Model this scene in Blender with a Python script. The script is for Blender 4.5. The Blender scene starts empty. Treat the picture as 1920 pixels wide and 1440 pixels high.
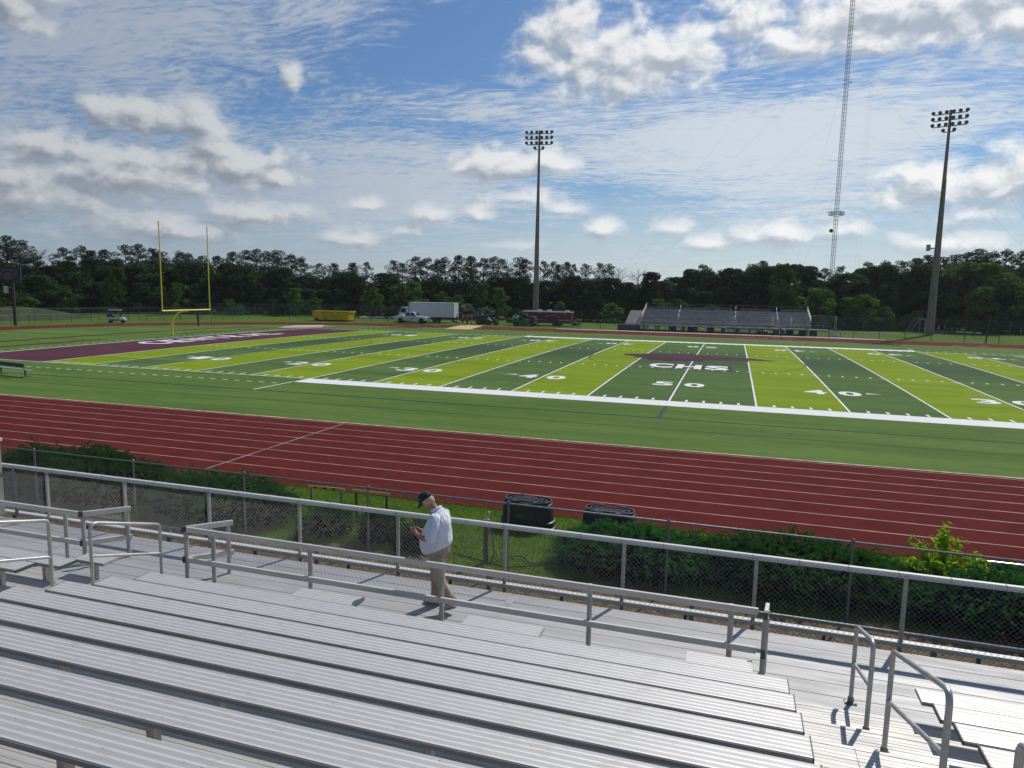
import bpy, bmesh, math, random
import numpy as np
from mathutils import Vector, Matrix

random.seed(7)
rng = np.random.default_rng(7)
scene = bpy.context.scene
COL = scene.collection
R = math.radians
PI = math.pi
FIELD_W = 48.768
CROWN = 0.14


# ------------------------------------------------------------------ scene helpers
def tag(o, label=None, cat=None, group=None, kind=None):
    if label: o['label'] = label
    if cat: o['category'] = cat
    if group: o['group'] = group
    if kind: o['kind'] = kind
    return o


def thing(name, label, cat, loc=(0, 0, 0), rotz=0.0, group=None):
    o = bpy.data.objects.new(name, None)
    COL.objects.link(o)
    o.location = loc
    o.rotation_euler = (0, 0, rotz)
    o.empty_display_size = 0.3
    return tag(o, label, cat, group)


def link_mesh(name, me, parent=None, mat=None):
    o = bpy.data.objects.new(name, me)
    COL.objects.link(o)
    if mat is not None:
        me.materials.append(mat)
    if parent is not None:
        o.parent = parent
    return o


def copy_tree(root, loc, rotz=0.0, scale=None, label=None, group=None):
    r = root.copy()
    COL.objects.link(r)
    r.location = loc
    r.rotation_euler = (0, 0, rotz)
    if scale is not None:
        r.scale = scale
    if label: r['label'] = label
    if group: r['group'] = group
    for ch in list(root.children):
        c = ch.copy()
        COL.objects.link(c)
        c.parent = r
        for g in list(ch.children):
            d = g.copy()
            COL.objects.link(d)
            d.parent = c
    return r


class MB:
    """collects polygons; build() links them as one mesh object"""
    def __init__(self, origin=(0, 0, 0)):
        self.v = []; self.f = []; self.o = Vector(origin)

    def poly(self, pts):
        n = len(self.v)
        self.v += [tuple(Vector(p) - self.o) for p in pts]
        self.f.append(tuple(range(n, n + len(pts))))

    def add(self, verts, faces):
        n = len(self.v)
        self.v += [tuple(Vector(p) - self.o) for p in verts]
        self.f += [tuple(i + n for i in f) for f in faces]

    def box(self, x0, x1, y0, y1, z0, z1):
        p = [(x0, y0, z0), (x1, y0, z0), (x1, y1, z0), (x0, y1, z0), (x0, y0, z1), (x1, y0, z1), (x1, y1, z1), (x0, y1, z1)]
        self.add(p, [(0, 3, 2, 1), (4, 5, 6, 7), (0, 1, 5, 4), (1, 2, 6, 5), (2, 3, 7, 6), (3, 0, 4, 7)])

    def bar(self, a, b, w, h, up=(0, 0, 1)):
        """rectangular bar from a to b, w across, h along up"""
        a, b = Vector(a), Vector(b)
        d = (b - a).normalized()
        s = d.cross(Vector(up))
        if s.length < 1e-6: s = Vector((1, 0, 0))
        s.normalize(); u = s.cross(d).normalized()
        p = []
        for c in (a, b):
            for i, j in ((-1, -1), (1, -1), (1, 1), (-1, 1)):
                p.append(c + s * (i * w / 2) + u * (j * h / 2))
        self.add(p, [(0, 1, 2, 3), (7, 6, 5, 4), (0, 4, 5, 1), (1, 5, 6, 2), (2, 6, 7, 3), (3, 7, 4, 0)])

    def tube(self, pts, r, n=8, cap=True):
        pts = [Vector(p) for p in pts]
        rs = r if isinstance(r, (list, tuple)) else [r] * len(pts)
        ring = []
        prev = None
        for i, p in enumerate(pts):
            if i == 0: d = pts[1] - p
            elif i == len(pts) - 1: d = p - pts[-2]
            else: d = (pts[i + 1] - p).normalized() + (p - pts[i - 1]).normalized()
            d.normalize()
            if prev is None:
                s = d.cross(Vector((0, 0, 1)))
                if s.length < 1e-4: s = d.cross(Vector((0, 1, 0)))
            else:
                s = prev - d * prev.dot(d)
            s.normalize(); prev = s
            t = d.cross(s)
            ring.append([p + (s * math.cos(2 * PI * k / n) + t * math.sin(2 * PI * k / n)) * rs[i] for k in range(n)])
        vs = [q for rr in ring for q in rr]
        fs = []
        for i in range(len(pts) - 1):
            for k in range(n):
                a, b = i * n + k, i * n + (k + 1) % n
                fs.append((a, b, b + n, a + n))
        if cap:
            fs.append(tuple(range(n - 1, -1, -1)))
            m = (len(pts) - 1) * n
            fs.append(tuple(range(m, m + n)))
        self.add(vs, fs)

    def lathe(self, prof, c=(0, 0, 0), n=16, axis='z', sx=1.0, sy=1.0):
        """prof: (radius, height) pairs"""
        vs = []; c = Vector(c)
        for r, h in prof:
            for k in range(n):
                a = 2 * PI * k / n
                x, y = r * math.cos(a) * sx, r * math.sin(a) * sy
                q = {'z': (x, y, h), 'y': (x, h, y), 'x': (h, x, y)}[axis]
                vs.append(c + Vector(q))
        fs = []
        for i in range(len(prof) - 1):
            for k in range(n):
                a, b = i * n + k, i * n + (k + 1) % n
                fs.append((a, b, b + n, a + n))
        fs.append(tuple(range(n - 1, -1, -1)))
        m = (len(prof) - 1) * n
        fs.append(tuple(range(m, m + n)))
        self.add(vs, fs)

    def prism(self, poly, a0, a1, axis='y'):
        """2-D outline pushed along an axis: 'y' takes (x,z), 'x' takes (y,z), 'z' takes (x,y)"""
        n = len(poly); vs = []
        for a in (a0, a1):
            for p, q in poly:
                vs.append({'y': (p, a, q), 'x': (a, p, q), 'z': (p, q, a)}[axis])
        fs = [tuple(range(n)), tuple(range(2 * n - 1, n - 1, -1))]
        for k in range(n):
            fs.append((k, (k + 1) % n, n + (k + 1) % n, n + k))
        self.add(vs, fs)

    def loft(self, rings, cap=True):
        n = len(rings[0]); vs = [p for r in rings for p in r]; fs = []
        for i in range(len(rings) - 1):
            for k in range(n):
                a, b = i * n + k, i * n + (k + 1) % n
                fs.append((a, b, b + n, a + n))
        if cap:
            fs.append(tuple(range(n - 1, -1, -1)))
            m = (len(rings) - 1) * n
            fs.append(tuple(range(m, m + n)))
        self.add(vs, fs)

    def ball(self, c, rx, ry=None, rz=None, n=12, m=8):
        ry = ry or rx; rz = rz or rx
        rings = []
        for i in range(1, m):
            a = PI * i / m
            rings.append([(c[0] + rx * math.sin(a) * math.cos(2 * PI * k / n), c[1] + ry * math.sin(a) * math.sin(2 * PI * k / n), c[2] + rz * math.cos(a)) for k in range(n)])
        self.loft(rings)

    def build(self, name, mat=None, parent=None, smooth=False, bevel=0.0, angle=None):
        me = bpy.data.meshes.new(name)
        me.from_pydata([tuple(p) for p in self.v], [], self.f)
        bm = bmesh.new(); bm.from_mesh(me)
        bmesh.ops.recalc_face_normals(bm, faces=bm.faces)
        if bevel > 0:
            ed = [e for e in bm.edges if len(e.link_faces) == 2 and e.calc_face_angle(0) > 0.6]
            bmesh.ops.bevel(bm, geom=ed, offset=bevel, segments=2, affect='EDGES', profile=0.5)
        bm.to_mesh(me); bm.free()
        if smooth or angle is not None:
            me.polygons.foreach_set('use_smooth', [True] * len(me.polygons))
            if angle is not None:
                try: me.set_sharp_from_angle(angle=R(angle))
                except Exception: pass
        return link_mesh(name, me, parent, mat)


def np_mesh(name, verts, nper, mat=None, parent=None):
    """mesh from an (N*nper,3) array of separate faces"""
    n = len(verts); f = n // nper
    me = bpy.data.meshes.new(name)
    me.vertices.add(n); me.vertices.foreach_set('co', np.asarray(verts, np.float32).ravel())
    me.loops.add(n); me.loops.foreach_set('vertex_index', np.arange(n, dtype=np.int32))
    me.polygons.add(f)
    me.polygons.foreach_set('loop_start', np.arange(0, n, nper, dtype=np.int32))
    me.update(calc_edges=True)
    if parent is False:
        if mat: me.materials.append(mat)
        return me
    return link_mesh(name, me, parent, mat)


# ------------------------------------------------------------------ materials
class NT:
    def __init__(self, tree):
        self.t = tree

    def n(self, typ, **kw):
        nd = self.t.nodes.new(typ)
        for k, v in kw.items(): setattr(nd, k, v)
        return nd

    def l(self, a, b): self.t.links.new(a, b)

    def put(self, sock, v):
        if v is None: return
        if isinstance(v, bpy.types.NodeSocket): self.l(v, sock)
        else: sock.default_value = v

    def m(self, op, a, b=None, c=None, clamp=False):
        nd = self.n('ShaderNodeMath', operation=op); nd.use_clamp = clamp
        for i, v in enumerate((a, b, c)): self.put(nd.inputs[i], v)
        return nd.outputs[0]

    def noise(self, vec, scale, detail=4, rough=0.55, dist=0.0, dim='3D'):
        nd = self.n('ShaderNodeTexNoise', noise_dimensions=dim)
        if vec is not None: self.l(vec, nd.inputs['Vector'])
        nd.inputs['Scale'].default_value = scale; nd.inputs['Detail'].default_value = detail
        nd.inputs['Roughness'].default_value = rough; nd.inputs['Distortion'].default_value = dist
        return nd.outputs['Fac']

    def ss(self, x, lo, hi, a=0.0, b=1.0):
        nd = self.n('ShaderNodeMapRange', interpolation_type='SMOOTHSTEP')
        for i, v in enumerate((x, lo, hi, a, b)): self.put(nd.inputs[i], v)
        return nd.outputs[0]

    def mix(self, f, a, b, blend='MIX'):
        nd = self.n('ShaderNodeMix', data_type='RGBA', blend_type=blend)
        self.put(nd.inputs['Factor'], f)
        for k, v in ((6, a), (7, b)):
            if isinstance(v, (tuple, list)): nd.inputs[k].default_value = (*v[:3], 1)
            else: self.l(v, nd.inputs[k])
        return nd.outputs[2]

    def mapping(self, vec, scale=(1, 1, 1), rot=(0, 0, 0), loc=(0, 0, 0)):
        nd = self.n('ShaderNodeMapping'); self.l(vec, nd.inputs[0])
        nd.inputs['Location'].default_value = loc; nd.inputs['Rotation'].default_value = rot; nd.inputs['Scale'].default_value = scale
        return nd.outputs[0]


def new_mat(name):
    m = bpy.data.materials.new(name); m.use_nodes = True
    t = NT(m.node_tree); m.node_tree.nodes.clear()
    b = t.n('ShaderNodeBsdfPrincipled'); o = t.n('ShaderNodeOutputMaterial')
    t.l(b.outputs[0], o.inputs[0])
    return m, t, b, o


def pmat(name, col, rough=0.6, metal=0.0, col2=None, ns=4.0, band=(0.35, 0.65), bump=0.0, bs=40.0, detail=5,
         rough2=None, stretch=(1, 1, 1), coords='Object', spec=0.5, coat=0.0, bd=0.01):
    m, t, b, o = new_mat(name)
    tc = t.n('ShaderNodeTexCoord').outputs[coords]
    b.inputs['Metallic'].default_value = metal
    b.inputs['Specular IOR Level'].default_value = spec
    b.inputs['Coat Weight'].default_value = coat
    v = t.mapping(tc, stretch)
    if col2 is None: col2 = tuple(c * 0.82 for c in col)
    f = t.ss(t.noise(v, ns, detail), band[0], band[1])
    t.l(t.mix(f, col, col2), b.inputs['Base Color'])
    if rough2 is not None:
        t.l(t.ss(t.noise(v, ns * 1.7, 3), 0.3, 0.7, rough, rough2), b.inputs['Roughness'])
    else:
        b.inputs['Roughness'].default_value = rough
    if bump:
        bn = t.n('ShaderNodeBump'); bn.inputs['Strength'].default_value = bump; bn.inputs['Distance'].default_value = bd
        t.l(t.noise(v, bs, 3), bn.inputs['Height']); t.l(bn.outputs[0], b.inputs['Normal'])
    return m


def leaf_mat(name, dark, light, trans=0.35, tint=(1.1, 1.3, 0.5), rough=0.7, spec=0.08):
    m = bpy.data.materials.new(name); m.use_nodes = True
    t = NT(m.node_tree); m.node_tree.nodes.clear()
    o = t.n('ShaderNodeOutputMaterial')
    geo = t.n('ShaderNodeNewGeometry')
    tc = t.n('ShaderNodeTexCoord').outputs['Object']
    info = t.n('ShaderNodeObjectInfo')
    big = t.ss(t.noise(tc, 0.55, 3), 0.3, 0.7)
    f = t.m('ADD', t.m('MULTIPLY', geo.outputs['Random Per Island'], 0.55), t.m('MULTIPLY', big, 0.45))
    c = t.mix(f, dark, light)
    k = t.m('ADD', 0.62, t.m('MULTIPLY', info.outputs['Random'], 0.8))
    hs = t.n('ShaderNodeHueSaturation'); t.l(c, hs.inputs['Color']); t.l(k, hs.inputs['Value'])
    t.l(t.m('ADD', 0.485, t.m('MULTIPLY', info.outputs['Random'], 0.03)), hs.inputs['Hue'])
    d = t.n('ShaderNodeBsdfPrincipled'); t.l(hs.outputs[0], d.inputs['Base Color'])
    d.inputs['Roughness'].default_value = rough; d.inputs['Specular IOR Level'].default_value = spec
    tr = t.n('ShaderNodeBsdfTranslucent')
    tt = t.mix(1.0, hs.outputs[0], (*tint,), 'MULTIPLY'); t.l(tt, tr.inputs[0])
    mx = t.n('ShaderNodeMixShader'); mx.inputs[0].default_value = trans
    t.l(d.outputs[0], mx.inputs[1]); t.l(tr.outputs[0], mx.inputs[2]); t.l(mx.outputs[0], o.inputs[0])
    return m
# ------------------------------------------------------------------ camera
cam_d = bpy.data.cameras.new('camera')
cam = bpy.data.objects.new('camera', cam_d)
COL.objects.link(cam)
cam_d.sensor_width = 36.0
cam_d.lens = 36.0 * 1321.4 / 1920.0
cam_d.clip_end = 6000.0
cam_d.clip_start = 0.05
yaw, pitch, roll = -0.3013, 0.1311, -0.0188
fw = Vector((math.sin(yaw) * math.cos(pitch), math.cos(yaw) * math.cos(pitch), -math.sin(pitch)))
rt = Vector((math.cos(yaw), -math.sin(yaw), 0))
dn = fw.cross(rt)
r2 = math.cos(roll) * rt + math.sin(roll) * dn
d2 = -math.sin(roll) * rt + math.cos(roll) * dn
M = Matrix((r2, -d2, -fw)).transposed().to_4x4()
M.translation = Vector((3.127, -39.39, 5.87))
cam.matrix_world = M
scene.camera = cam

# ------------------------------------------------------------------ daylight
SUN_AZ, SUN_EL = 23.0, 46.0
sd = bpy.data.lights.new('sun', 'SUN')
sd.energy = 3.6
sd.angle = R(0.53)
sd.color = (1.0, 0.95, 0.87)
sun = bpy.data.objects.new('sun', sd)
COL.objects.link(sun)
sv = Vector((math.sin(R(SUN_AZ)) * math.cos(R(SUN_EL)), math.cos(R(SUN_AZ)) * math.cos(R(SUN_EL)), math.sin(R(SUN_EL))))
sun.rotation_euler = sv.to_track_quat('Z', 'Y').to_euler()
sun.location = (20, 60, 80)

world = bpy.data.worlds.new('World')
scene.world = world
world.use_nodes = True
wt = NT(world.node_tree)
world.node_tree.nodes.clear()

# cumulus: azimuth, elevation, half width, half height above, half height below (degrees), weight
PUFFS = [
    (-9.5, 17.0, 7.6, 3.2, 2.8, 1.05), (-13.6, 18.8, 3.4, 3.4, 2.8, 1.0), (-5.0, 17.4, 4.4, 2.4, 2.2, 1.0), (-9.5, 15.6, 4.0, 2.6, 2.0, 1.0), (-16.0, 17.6, 2.4, 2.0, 1.6, .8),
    (-43.6, 11.4, 4.4, 1.9, 1.4, 1.05), (-46.4, 11.4, 2.2, 2.0, 1.4, .95), (-41.0, 11.6, 2.4, 1.6, 1.3, .9),
    (-38.6, 8.6, 5.4, 1.9, 1.5, 1.1), (-39.8, 9.8, 2.4, 1.9, 1.5, 1.1), (-45.5, 7.6, 8.0, 2.2, 2.0, 1.1), (-52.0, 6.0, 7.0, 3.0, 2.4, 1.1), (-35.4, 8.2, 2.6, 1.3, 1.1, 1.0), (-50.0, 9.0, 5.0, 1.6, 1.6, .9),
    (-18.0, 9.6, 4.6, 1.6, 1.1, 1.1), (-14.6, 9.9, 2.4, 1.3, 1.0, .95), (-21.5, 9.3, 2.0, 1.1, .8, .85),
    (11.0, 18.6, 10.5, 2.6, 2.2, 1.2), (3.6, 17.4, 4.0, 1.8, 1.5, 1.0), (0.2, 19.2, 3.8, 3.0, 2.8, .9), (18.0, 17.2, 6.5, 2.2, 2.0, 1.1), (7.5, 17.2, 4.0, 1.5, 1.2, .9),
    (12.6, 7.4, 3.8, 1.9, 1.5, 1.15), (17.6, 7.6, 5.2, 2.1, 1.8, 1.15), (10.3, 6.8, 1.6, 1.4, 1.0, 1.0), (15.0, 5.6, 4.0, 1.4, 1.2, .95),
    (-10.3, 4.9, 2.0, 1.3, 1.0, 1.05), (-5.2, 5.0, 2.4, 1.2, .8, .95), (-2.0, 3.9, 3.2, 1.0, .7, 1.05), (2.4, 4.5, 4.2, 1.3, 1.0, 1.15), (7.0, 4.8, 3.2, 1.2, .9, 1.0),
    (13.5, 3.8, 5.0, 1.2, 1.0, 1.0), (-20.1, 5.9, 1.8, 1.0, .7, .95), (-23.5, 6.0, 3.0, 1.1, .9, .9), (-37.0, 5.4, 5.4, 1.3, 1.1, 1.05), (-30.0, 3.8, 3.0, 1.2, .9, 1.0), (-44.0, 4.0, 8.0, 1.6, 1.2, 1.1), (-29.0, 6.4, 3.0, .8, .6, .8),
    (-34.4, 14.9, 1.2, 1.3, 1.0, .8), (-16.5, 7.3, 4.4, 1.1, .8, .8), (-13.0, 6.5, 3.0, 1.0, .8, .75), (-52.0, 17.5, 3.6, 3.2, 2.6, .95), (-26.0, 4.5, 2.6, .9, .7, .8), (-17.0, 3.6, 4.0, .8, .6, .75),
    # behind and beside the camera
    (60, 14, 16, 6, 4, 1.0), (95, 20, 14, 6, 4, .9), (140, 12, 18, 5, 4, 1.0), (-85, 15, 16, 7, 5, 1.0), (-120, 22, 14, 6, 4, .9), (-160, 14, 16, 5, 4, 1.0), (30, 40, 14, 7, 5, .85), (-60, 45, 16, 8, 6, .8), (170, 45, 25, 10, 8, .9),
]

def cumulus_group(name, detail):
    grp = bpy.data.node_groups.new(name, 'ShaderNodeTree')
    grp.interface.new_socket('az', in_out='INPUT', socket_type='NodeSocketFloat')
    grp.interface.new_socket('el', in_out='INPUT', socket_type='NodeSocketFloat')
    grp.interface.new_socket('field', in_out='OUTPUT', socket_type='NodeSocketFloat')
    g = NT(grp)
    gi = g.n('NodeGroupInput'); go = g.n('NodeGroupOutput')
    gaz, gel = gi.outputs[0], gi.outputs[1]
    cv = g.n('ShaderNodeCombineXYZ')
    g.l(g.m('MULTIPLY', gaz, 0.16), cv.inputs[0]); g.l(g.m('MULTIPLY', gel, 0.24), cv.inputs[1])
    n1 = g.noise(cv.outputs[0], 2.7, detail, 0.56, 0.35)
    acc = None
    for a, e, sx, su, sl, w in PUFFS:
        dx = g.m('MULTIPLY', g.m('SUBTRACT', gaz, a), 1.0 / sx)
        de = g.m('SUBTRACT', gel, e)
        dy = g.m('MAXIMUM', g.m('MULTIPLY', de, 1.0 / su), g.m('MULTIPLY', de, -1.0 / sl))
        q = g.m('SQRT', g.m('MULTIPLY_ADD', dx, dx, g.m('MULTIPLY', dy, dy)))
        b_ = g.m('SUBTRACT', w, q)
        acc = b_ if acc is None else g.m('SMOOTH_MAX', acc, b_, 0.25)
    acc = g.m('MAXIMUM', acc, -1.6)
    g.l(g.m('MULTIPLY_ADD', g.m('SUBTRACT', n1, 0.5), 2.1, g.m('ADD', acc, 0.10)), go.inputs[0])
    return grp


G_EDGE, G_SHADE = cumulus_group('cumulus_edge', 10), cumulus_group('cumulus_shade', 4)
tc = wt.n('ShaderNodeTexCoord').outputs['Generated']
sp = wt.n('ShaderNodeSeparateXYZ'); wt.l(tc, sp.inputs[0])
X, Y, Z = sp.outputs
deg = 180.0 / PI
az = wt.m('MULTIPLY', wt.m('ARCTAN2', X, Y), deg)
el = wt.m('MULTIPLY', wt.m('ARCSINE', wt.m('MINIMUM', wt.m('MAXIMUM', Z, -0.999), 0.999)), deg)

def field(da, de, gr):
    nd = wt.n('ShaderNodeGroup'); nd.node_tree = gr
    wt.l(wt.m('ADD', az, da), nd.inputs[0]); wt.l(wt.m('ADD', el, de), nd.inputs[1])
    return nd.outputs[0]

F0 = field(0, 0, G_EDGE)
S0, S1 = field(0, 0, G_SHADE), field(0.5, 0.75, G_SHADE)
dens = wt.ss(F0, -0.10, wt.ss(el, 3.0, 10.0, 1.35, 0.74))
lit = wt.m('ADD', 0.52, wt.m('MULTIPLY', wt.m('SUBTRACT', S0, S1), 0.72), clamp=True)
thick = wt.ss(S0, 0.35, 1.6)

# high thin layer on a flat sheet overhead, streaked and rippled
zz = wt.m('MAXIMUM', wt.m('ADD', Z, 0.07), 0.03)
pv = wt.n('ShaderNodeCombineXYZ')
wt.l(wt.m('DIVIDE', X, zz), pv.inputs[0]); wt.l(wt.m('DIVIDE', Y, zz), pv.inputs[1])
P = pv.outputs[0]
warp = wt.n('ShaderNodeTexNoise'); warp.inputs['Scale'].default_value = 0.9; warp.inputs['Detail'].default_value = 4
wt.l(P, warp.inputs['Vector'])
wv = wt.n('ShaderNodeVectorMath', operation='MULTIPLY_ADD')
wt.l(warp.outputs['Color'], wv.inputs[0]); wv.inputs[1].default_value = (0.6, 0.6, 0); wt.l(P, wv.inputs[2])
streak = wt.noise(wt.mapping(wv.outputs[0], (1.2, 2.5, 1), (0, 0, R(-28))), 2.0, 11, 0.72)
ripple = wt.noise(wt.mapping(wv.outputs[0], (1.7, 3.6, 1), (0, 0, R(14))), 7.0, 6, 0.65)
cover = wt.noise(P, 0.5, 4, 0.55)

def patch(a, e, sx, sy):
    dx = wt.m('MULTIPLY', wt.m('SUBTRACT', az, a), 1.0 / sx); dy = wt.m('MULTIPLY', wt.m('SUBTRACT', el, e), 1.0 / sy)
    return wt.m('EXPONENT', wt.m('MULTIPLY', wt.m('MULTIPLY_ADD', dx, dx, wt.m('MULTIPLY', dy, dy)), -1.0))

pat = None
for a, e, sx, sy, w in ((-50, 15, 12, 6, .40), (-43, 18, 10, 4, .26), (-20, 13.9, 6.5, 1.3, .42), (-6, 11.5, 12, 3.0, .46), (10, 12.2, 10, 3.2, .46), (3, 8, 14, 4, .42), (-27, 10.5, 9, 3.0, .36), (-31, 19.5, 6, 1.5, .30), (-42, 6.0, 16, 4.0, .62), (-24, 7.0, 9, 2.5, .3),
                        (-27, 16.5, 6, 2.8, -.22), (-21, 18.0, 5, 3.2, -.30), (5, 15.0, 4.5, 1.3, -.3), (-18, 12.2, 4, .8, -.12), (-8.5, 7.4, 5, 1.0, -.30), (-24, 12.4, 5, .8, -.14), (15.5, 9.6, 4, .9, -.25), (-47, 9.4, 4, .7, -.2)):
    p_ = wt.m('MULTIPLY', patch(a, e, sx, sy), w)
    pat = p_ if pat is None else wt.m('ADD', pat, p_)
tex = wt.m('ADD', wt.m('MULTIPLY', wt.m('SUBTRACT', streak, 0.5), 1.5), wt.m('MULTIPLY', wt.m('SUBTRACT', ripple, 0.5), 1.5))
cir = wt.m('ADD', wt.m('ADD', tex, pat), wt.m('MULTIPLY', wt.m('SUBTRACT', cover, 0.5), 0.9))
cirrus = wt.m('MULTIPLY', wt.ss(cir, -0.12, 0.66), 0.92)
low = wt.ss(el, 10.0, 1.5)
veil = wt.m('MULTIPLY', low, wt.m('ADD', 0.70, wt.m('MULTIPLY', wt.m('SUBTRACT', streak, 0.5), 0.9)), clamp=True)
cirrus = wt.m('MAXIMUM', cirrus, veil)

sky = wt.n('ShaderNodeTexSky', sky_type='NISHITA')
sky.sun_disc = False
sky.sun_elevation = R(SUN_EL); sky.sun_rotation = R(SUN_AZ)
sky.air_density = 1.15; sky.dust_density = 0.6; sky.ozone_density = 2.2; sky.altitude = 30
SKY = 0.075
skyc = wt.mix(1.0, sky.outputs[0], (SKY * .50, SKY * .74, SKY * 1.02), 'MULTIPLY')

side = wt.ss(az, -52.0, 4.0)                       # clouds nearer the sun's side are brighter
thin_c = wt.mix(side, (0.36, 0.415, 0.50), (0.66, 0.72, 0.775))
dark_c = wt.mix(side, (0.225, 0.255, 0.305), (0.40, 0.46, 0.535))
lite_c = wt.mix(side, (0.56, 0.59, 0.62), (0.93, 0.94, 0.945))
lit2 = wt.m('SUBTRACT', lit, wt.m('MULTIPLY', thick, 0.16), clamp=True)
cum_c = wt.mix(wt.ss(lit2, 0.12, 0.85), dark_c, lite_c)
c1 = wt.mix(cirrus, skyc, thin_c)
c2 = wt.mix(wt.m('MULTIPLY', dens, 0.96), c1, cum_c)
bg = wt.n('ShaderNodeBackground'); wt.l(c2, bg.inputs[0]); bg.inputs[1].default_value = 1.0
wo = wt.n('ShaderNodeOutputWorld'); wt.l(bg.outputs[0], wo.inputs[0])
world.cycles.sampling_method = 'MANUAL'
world.cycles.sample_map_resolution = 512

scene.view_settings.view_transform = 'Standard'
scene.view_settings.look = 'None'
scene.view_settings.exposure = 0.0
scene.view_settings.gamma = 1.0
scene.render.engine = 'CYCLES'
scene.cycles.max_bounces = 6
scene.cycles.transparent_max_bounces = 24
scene.cycles.use_denoising = True
# ------------------------------------------------------------------ ground, track and turf
def fz(y):
    if y < 0 or y > FIELD_W: return 0.0
    return CROWN * (1 - ((y - FIELD_W / 2) / (FIELD_W / 2)) ** 2)


LV = 0.004
CY = FIELD_W / 2
R_IN, R_OUT, HALF = 36.95, 45.6, 42.2


def ground_mat():
    m, t, b, o = new_mat('lawn')
    p = t.n('ShaderNodeNewGeometry').outputs['Position']
    f1 = t.noise(p, 0.12, 6, 0.6); f2 = t.noise(p, 2.6, 5, 0.65); f3 = t.noise(p, 16.0, 3, 0.6)
    c = t.mix(t.ss(f1, 0.35, 0.65), (0.085, 0.165, 0.022), (0.13, 0.20, 0.03))
    c = t.mix(t.ss(f2, 0.52, 0.74), c, (0.17, 0.16, 0.055))
    c = t.mix(t.ss(f3, 0.35, 0.75), c, (0.045, 0.085, 0.015))
    t.l(c, b.inputs['Base Color']); b.inputs['Roughness'].default_value = 0.9
    b.inputs['Specular IOR Level'].default_value = 0.03
    bn = t.n('ShaderNodeBump'); bn.inputs['Strength'].default_value = 0.7; bn.inputs['Distance'].default_value = 0.05
    t.l(f3, bn.inputs['Height']); t.l(bn.outputs[0], b.inputs['Normal'])
    return m


def turf_mat(name, a, b_, wear=0.5):
    m, t, b, o = new_mat(name)
    p = t.n('ShaderNodeNewGeometry').outputs['Position']
    f1 = t.noise(t.mapping(p, (0.06, 0.35, 1)), 1.0, 6, 0.62)
    f2 = t.noise(t.mapping(p, (0.5, 3.0, 1)), 1.6, 5, 0.65)
    f3 = t.noise(t.mapping(p, (22, 9, 1)), 1.0, 2, 0.5)
    f = t.m('ADD', t.m('MULTIPLY', f1, 0.55), t.m('ADD', t.m('MULTIPLY', f2, 0.3), t.m('MULTIPLY', f3, 0.25)))
    c = t.mix(t.ss(f, 0.40, 0.70), a, b_)
    worn = t.noise(t.mapping(p, (0.25, 0.6, 1), (0, 0, 0.3)), 0.35, 7, 0.7)
    c = t.mix(t.ss(worn, 0.56, 0.74, 0.0, 0.42), c, tuple(x * .62 + .012 for x in a))
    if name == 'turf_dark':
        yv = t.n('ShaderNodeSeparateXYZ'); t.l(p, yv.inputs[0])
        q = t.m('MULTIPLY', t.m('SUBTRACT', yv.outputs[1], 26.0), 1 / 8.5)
        mid_sheen = t.m('MULTIPLY', t.m('EXPONENT', t.m('MULTIPLY', t.m('MULTIPLY', q, q), -1.0)), t.ss(f1, 0.25, 0.6, 0.3, 0.75))
        c = t.mix(mid_sheen, c, (0.042, 0.070, 0.046))  # midfield darkening painted into the colour to imitate pile sheen
    t.l(c, b.inputs['Base Color'])
    b.inputs['Roughness'].default_value = 0.85
    b.inputs['Specular IOR Level'].default_value = 0.03
    b.inputs['Sheen Weight'].default_value = 0.0
    bn = t.n('ShaderNodeBump'); bn.inputs['Strength'].default_value = 0.5; bn.inputs['Distance'].default_value = 0.02
    t.l(t.noise(p, 34.0, 2, 0.6), bn.inputs['Height']); t.l(bn.outputs[0], b.inputs['Normal'])
    return m


m_lawn = ground_mat()
m_turf = turf_mat('turf_green', (0.074, 0.134, 0.032), (0.130, 0.205, 0.050))
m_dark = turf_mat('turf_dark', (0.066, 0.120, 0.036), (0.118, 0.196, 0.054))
m_lime = turf_mat('turf_lime', (0.165, 0.240, 0.012), (0.245, 0.328, 0.022))
m_maroon = turf_mat('turf_maroon', (0.080, 0.030, 0.044), (0.122, 0.050, 0.068))
m_white = pmat('field_paint', (0.78, 0.78, 0.76), 0.9, col2=(0.72, 0.725, 0.70), ns=2.5)
m_black = pmat('black_turf', (0.016, 0.022, 0.018), 0.85)
m_track = pmat('rubber_track', (0.120, 0.0240, 0.0205), 0.95, col2=(0.102, 0.0205, 0.0185), ns=0.9, coords='Object', bump=0.35, bs=90, detail=8, spec=0.02)
m_line = pmat('track_line', (0.46, 0.31, 0.29), 0.8, col2=(0.30, 0.17, 0.16), ns=1.2)
m_curb = pmat('tan_edging', (0.60, 0.44, 0.28), 0.85, col2=(0.36, 0.27, 0.17), ns=3.0, band=(0.4, 0.6))
m_sand = pmat('sandy_path', (0.36, 0.275, 0.18), 0.95, col2=(0.25, 0.19, 0.12), ns=1.4, bump=0.6, bs=14)
m_conc = pmat('pale_concrete', (0.46, 0.43, 0.38), 0.9, col2=(0.34, 0.32, 0.28), ns=1.1)

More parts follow.
